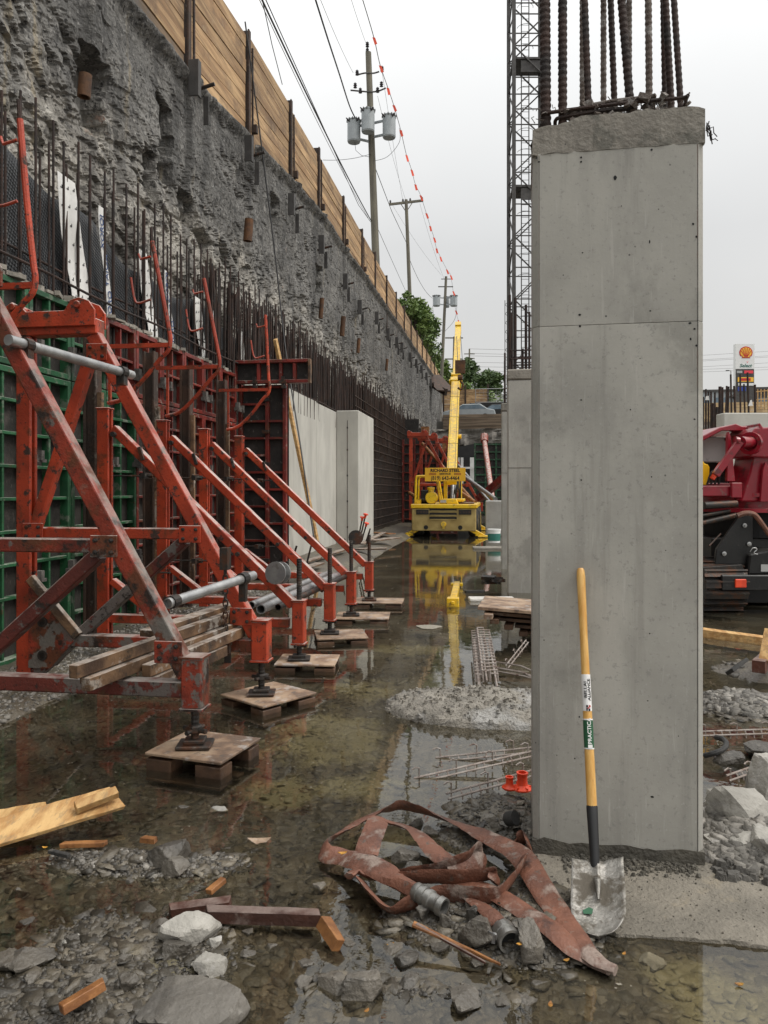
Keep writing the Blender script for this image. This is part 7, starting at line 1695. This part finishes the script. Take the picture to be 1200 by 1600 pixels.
mprism([(1098,886),(1160,882),(1164,893),(1100,897)], .0, .35).build('step_plate', M['steel_dark'], dm, bevel=.008)
mprism([(1172,866),(1215,858),(1215,898),(1168,898)], .0, .5).build('ballast_block', Kp, dm, bevel=.02)
MB().add([mp_(1189,882,-.012), mp_(1208,882,-.012), mp_(1208,893,-.012), mp_(1189,893,-.012)], [(0,1,2,3)]).prism([mp_(1189,882,-.004), mp_(1208,882,-.004), mp_(1208,893,-.004), mp_(1189,893,-.004)], ml(0,.01,0)-ml(0,0,0)).build('notice_plate', M['grey_panel'], dm)
b = MB()
for (x0, y0, x1, y1, r_) in ((1094,818,1150,805,.035),(1096,806,1140,798,.025),(1108,853,1126,834,.012),(1100,790,1150,787,.05)): b.tube(mp_(x0,y0,.0), mp_(x1,y1,.1), r_, 10)
b.build('hydraulic_ram', M['steel_dark'], dm, smooth=True)
b = MB(); b.path(catmull([mp_(1152,806,-.05), mp_(1165,802,-.06), mp_(1178,804,-.06), mp_(1188,815,-.06), mp_(1202,835,-.05), mp_(1215,850,0)], 5), .035, 8); b.build('red_hose', M['hose'], dm, smooth=True)
b = MB(); b.path(catmull([mp_(1172,862,-.04), mp_(1177,856,-.05), mp_(1183,858,-.05), mp_(1178,864,-.05), mp_(1184,866,-.04)], 5), .006, 5); b.build('loose_wire', M['galv'], dm)
b = MB(); b.lathe([(1.0,0),(1.0,.05),(.86,.06),(.86,.20),(.95,.21),(.95,.26)], ml(.80,1.2,1.30), n=40); b.build('slew_ring', Mr, dm, smooth=True)
b = MB(); b.lathe([(.8,0),(.8,.34)], ml(.8,1.2,.95), n=32); b.build('slew_base', M['black_void'], dm)
mbox(-.55, .15, .15, .30, 1.52, 1.66).build('bed_rail', Mr, dm, bevel=.01)
mbox(-.55, 2.2, .45, 2.4, 1.57, 1.70).build('bed', Mr, dm, bevel=.01)
mbox(-.02, .12, .08, .14, 1.50, 1.70).build('bed_flange', Mr, dm, bevel=.01)
mprism([(1157,784),(1172,738),(1180,700),(1184,684),(1192,684),(1215,715),(1215,784)], .35, .9).build('mast_foot', Mr, dm, bevel=.02)
mprism([(1188,784),(1192,735),(1196,722),(1204,735),(1206,784)], .28, .33).build('gusset_plate', Mr, dm, bevel=.006)
mprism([(1173,714),(1174,676),(1180,668),(1186,668),(1188,660),(1193,668),(1215,666),(1215,716)], .25, .95).build('mast_housing', Mr, dm, bevel=.02, seg=2)
b = MB(); b.lathe([(.13,0),(.15,.02),(.15,.08),(.10,.08),(.10,.02),(.001,.02)], mp_(1178,693,.24)+V(-.02,0,0), DM.to_3x3() @ V(-.75,-.65,.0), 24, caps=False); b.build('housing_flange', Mr, dm, smooth=True)
b = MB(); b.tube(mp_(1158,691,.1), mp_(1175,691,.2), .075, 14); b.lathe([(.05,0),(.06,.05)], mp_(1155,689,.1), (DM.to_3x3() @ V(-1,0,0)), 10); b.bar(mp_(1118,742,.1), mp_(1156,690,.1), .07, .085); b.build('link_arm', Mr, dm, smooth=True)
mprism([(1136,752),(1137,700),(1137,680),(1139,674),(1142,682),(1149,752)], .2, .27).build('spike_bracket', Mr, dm, bevel=.006)
mbox(-.25, .25, .85, .9, 2.0, 2.35).build('side_panel', M['grey_panel'], dm, bevel=.01)
b = MB()
for px, py in ((1151,683),(1162,682),(1135,686)): b.lathe([(.03,0),(.03,.02)], mp_(px,py,.84), -(DM.to_3x3() @ V(0,1,0)), 10)
b.build('panel_bolt', M['black_paint'], dm)
mbox(-.38, .4, 1.0, 1.1, 1.7, 2.0).build('engine_bay', M['black_void'], dm)
mprism([(1092,684),(1124,668),(1142,664),(1150,662),(1160,666),(1215,668),(1215,673),(1128,673),(1096,690)], .6, 1.8).build('canopy', Mr, dm, bevel=.01)
mbox(-.25, -.18, .65, .72, 1.7, 2.4).build('canopy_post', Mr, dm, bevel=.008)
b = MB()
for k in range(4): b.path(catmull([mp_(1105+6*k,757,.3), mp_(1112+5*k,738-3*k,.25), mp_(1126+4*k,736,.3), mp_(1136+2*k,752,.3)], 5), .014, 6)
b.build('hydraulic_hose', M['black_rubber'], dm, smooth=True)
MB().bar(mp_(1112,748,.25), mp_(1128,724,.25), .06, .06).build('amber_link', M['orange'], dm)
b = MB(); A = mp_(1086, 760, .35); Q = [mp_(*q, .35) for q in ((1084,758),(1107,758),(1109,752),(1109,730),(1107,726),(1101,724),(1100,721),(1092,721),(1088,726),(1084,727))]
b.prism(Q, ml(0,.17,0)-ml(0,0,0)); tag(b.build('jerry_can', M['jerry'], bevel=.012, seg=2), 'yellow plastic jerry can standing on the deck of the drilling machine', 'jerry can')

# wall with starter bars, hoarding and road signs behind the machine
D2 = 21.0
wl_ = thing('concrete_wall', 'low pale concrete wall topped with dark upright bars behind the drilling machine', 'wall', dp(1165, 766, D2)*1, TH); WL = mat_of(wl_)
A = dp(1131, 766, D2); A.z = 0; zt = dp(1150, 645, D2).z
b = MB(); b.add([A+RT*x+FW*y+UP*z for x in (0, 9) for y in (0, .5) for z in (-.1, zt)], [(0,1,3,2),(4,6,7,5),(0,4,5,1),(2,3,7,6),(0,2,6,4),(1,5,7,3)]); b.build('wall_panel', M['concrete_wall'], wl_, bevel=.02)
b = MB(); b.add([A+RT*x+FW*y+UP*z for x in (-.0, .06) for y in (-.01, .0) for z in (-.1, zt)], [(0,1,3,2),(4,6,7,5),(0,4,5,1),(2,3,7,6),(0,2,6,4),(1,5,7,3)])
random.seed(4)
for k, (px, pt, w_) in enumerate(((1143,585,2.4),(1149,603,3),(1157,585,2.4),(1164,600,2.2),(1170,582,2.6),(1180,601,3),(1203,590,3),(1134,603,2.4),(1137,604,3),(1210,595,3))):
    Pq = dp(px, 766, D2+.25); MB().tube(V(Pq.x, Pq.y, zt-.05), V(Pq.x+random.uniform(-.04,.04), Pq.y, dp(px, pt, D2+.25).z), w_/1200*D2/2*1.2, 6).build('bar', M['rebar'], wl_)
P = dp(1173, 634, D2-.02); b = MB(); b.prism([P+RT*-.05, P+RT*.06, P+RT*.03+UP*.16, P+RT*.01+UP*.15], FW*.05); b.build('wrapped_tag', M['white_tape'], wl_)
g2 = thing('rebar_mat', 'cluster of thick dark upright bars between the near column and the low pale wall', 'reinforcement', dp(1115, 700, 24), 0)
for px, pt, w_ in ((1097,640,5),(1114,630,5),(1120,636,5),(1123,640,4),(1099,620,3),(1103,608,3),(1107,612,3),(1111,612,3),(1117,613,3),(1125,604,5),(1129,605,3)):
    Pq = dp(px, 766, 24); MB().tube(V(Pq.x, Pq.y, 2.8), V(Pq.x, Pq.y, dp(px, pt, 24).z), w_/1200*24/2, 6).build('bar', M['rebar'], g2)
b = MB(); Pq = dp(1112, 676, 24); b.box(Pq, (1.6,.3,.2), TH); b.build('formwork_edge', M['wood_orange'], g2)
P = dp(1105, 622, 23.8); b = MB(); b.prism([P+V(-.05,0,-.06), P+V(.06,0,-.06), P+V(.04,0,.07), P+V(-.03,0,.06)], (0,.04,0)); b.build('bar_cap', M['white_tape'], g2)
hb = thing('timber_hoarding', 'tan plank hoarding with a pale guard rail behind the low concrete wall', 'fence', dp(1150, 640, 47))
for k in range(7):
    b = MB(); A, Bq = dp(1085, 632+4.2*k, 47), dp(1260, 628+4.4*k, 50); b.bar(A, Bq, .06, .155); b.build('board', M['tan'], hb)
b = MB()
for k in range(9): px = 1184+5.2*k; b.bar(dp(px, 640, 45), dp(px, 608, 45), .05, .05)
for y in (610, 623): b.bar(dp(1180,y+2,45), dp(1240,y-3,45), .05, .05)
b.build('guard_rail', M['wood_new'], hb)
for k, (px, py, w_, h_, d, m, lb) in enumerate(((1112, 618, 11, 5.5, 120, 'transformer', 'low grey building seen just beside the near column'), (1198, 618, 7, 5.5, 90, 'plate', 'dark roofed low building at the picture edge behind the fuel price sign'))):
    P = dp(px, py, d); t = thing('low_building', lb, 'building', (P.x, P.y, 6.4)); zt2 = dp(px, 612 if k == 0 else 609, d).z
    MB().box((P.x+(2 if k else 0), P.y+4, (6.4+zt2)/2), (w_, 8, zt2-6.4)).build('wall', M[m], t); MB().box((P.x+(2 if k else 0), P.y+4, zt2+.15), (w_+.8, 8.6, .3)).build('roof', M['plate'], t)
    for i in range(4): MB().box((P.x+(2 if k else 0)-w_*.36+w_*.24*i, P.y-.03, zt2-1.6), (w_*.16,.08,1.3)).build('window', M['glass_blue'], t)
# fuel price sign
Ds = 80; s1200 = Ds/1200; ps = thing('price_sign', 'tall white fuel price sign with a red and yellow scallop shell emblem', 'sign', dp(1163, 700, Ds)); 
c = dp(1162.5, 538, Ds); W2 = 29.5*s1200
def spx(px, py, y=0.0): return c + RT*((px-1162.5)*s1200) + UP*((538-py)*s1200) + FW*y
b = MB(); b.prism([spx(1148,538,-.2), spx(1177.5,538,-.2), spx(1177.5,672,-.2), spx(1148,672,-.2)], FW*.5); bd2 = b.build('sign_body', M['white_paint'], ps)
b = MB(); b.prism([spx(1148,577,-.23), spx(1176.5,577,-.23), spx(1176.5,640,-.23), spx(1148,640,-.23)], FW*.04); b.build('price_panel', M['plate'], ps)
m_red = mat('emblem_red', srgb(190, 36, 40), rough=.4, rv=0); m_yel = mat('emblem_yellow', srgb(240, 186, 60), rough=.4, rv=0); m_led = mat('price_digits_red', srgb(226, 60, 74), rough=.4, rv=0); m_grn = mat('dark_green_print', srgb(44, 104, 92), rough=.5, rv=0)
def shell(sc, y, m, nm, par, cyv=551.5):
    P_ = []
    for a in np.linspace(-.22*PI, 1.22*PI, 23): P_.append(spx(1164+10.4*sc*math.cos(a), cyv-9.6*sc*math.sin(a)*1.0, y))
    P_ += [spx(1164-6.4*sc, cyv+7.6*sc, y), spx(1164+6.4*sc, cyv+7.6*sc, y)]
    P_ = P_[:23][::1] + [spx(1164-5.8*sc, cyv+4.8*sc+.6, y), spx(1164-6.6*sc, cyv+8.6*sc, y), spx(1164+6.6*sc, cyv+8.6*sc, y), spx(1164+5.8*sc, cyv+4.8*sc+.6, y)]
    return MB().prism(P_, FW*.02).build(nm, m, par)
em = shell(1.0, -.225, m_red, 'shell_emblem', ps); shell(.83, -.25, m_yel, 'shell_field', em)
b = MB()
for a in np.linspace(.12*PI, .88*PI, 6):
    A = spx(1164+2.0*math.cos(a), 551.5+6.5, -.262); Bq = spx(1164+8.2*math.cos(a), 551.5-7.4*math.sin(a), -.262); b.bar(A, Bq, .06, .02, up=tuple(FW))
b.build('shell_rib', m_red, em)
text('lettering', 'Select', 7.4*s1200, spx(1163.5,572,-.206), RT, UP, m_grn, bd2, shear=.25, bold=.012, ext=.01, sx=1.05)
text('lettering', 'V', 4.5*s1200, spx(1166,566.5,-.206), RT, UP, m_led, bd2, shear=.25, ext=.01)
for px0, px1, y0, y1, m, nm in ((1161,1175,579.5,584,m_led,'price_digits'),(1149.5,1158,580,583.5,M['grey_panel'],'grade_label'),(1151,1175.5,590,597,m_yel,'banner'),(1155,1171,591.5,595.5,m_red,'banner_print'),(1152,1176,599,603,M['white_paint'],'white_strip'),(1151,1164,605,611.5,mat('blue_panel', srgb(40,62,140), rough=.5, rv=0),'blue_panel')):
    y = -.262 if nm != 'banner_print' else -.275
    MB().prism([spx(px0,y0,y), spx(px1,y0,y), spx(px1,y1,y), spx(px0,y1,y)], FW*.02).build(nm, m, ps)
lp = dp(1142, 579, 100); t = thing('street_lamp', 'thin street lamp beside the fuel price sign', 'street lamp', (lp.x, lp.y, 6.4)); b = MB(); b.path([(lp.x,lp.y,6.4),(lp.x,lp.y,lp.z)], .07, 6); b.bar(lp, lp-RT*.5, .08, .06); b.build('post', M['grey_panel'], t); b = MB(); b.box(lp-RT*.45, (.4,.2,.1)); b.build('lamp_head', M['plate'], t)
print('objects', len(bpy.data.objects), 'tris ~', sum(len(o.data.polygons) for o in bpy.data.objects if o.type == 'MESH'))
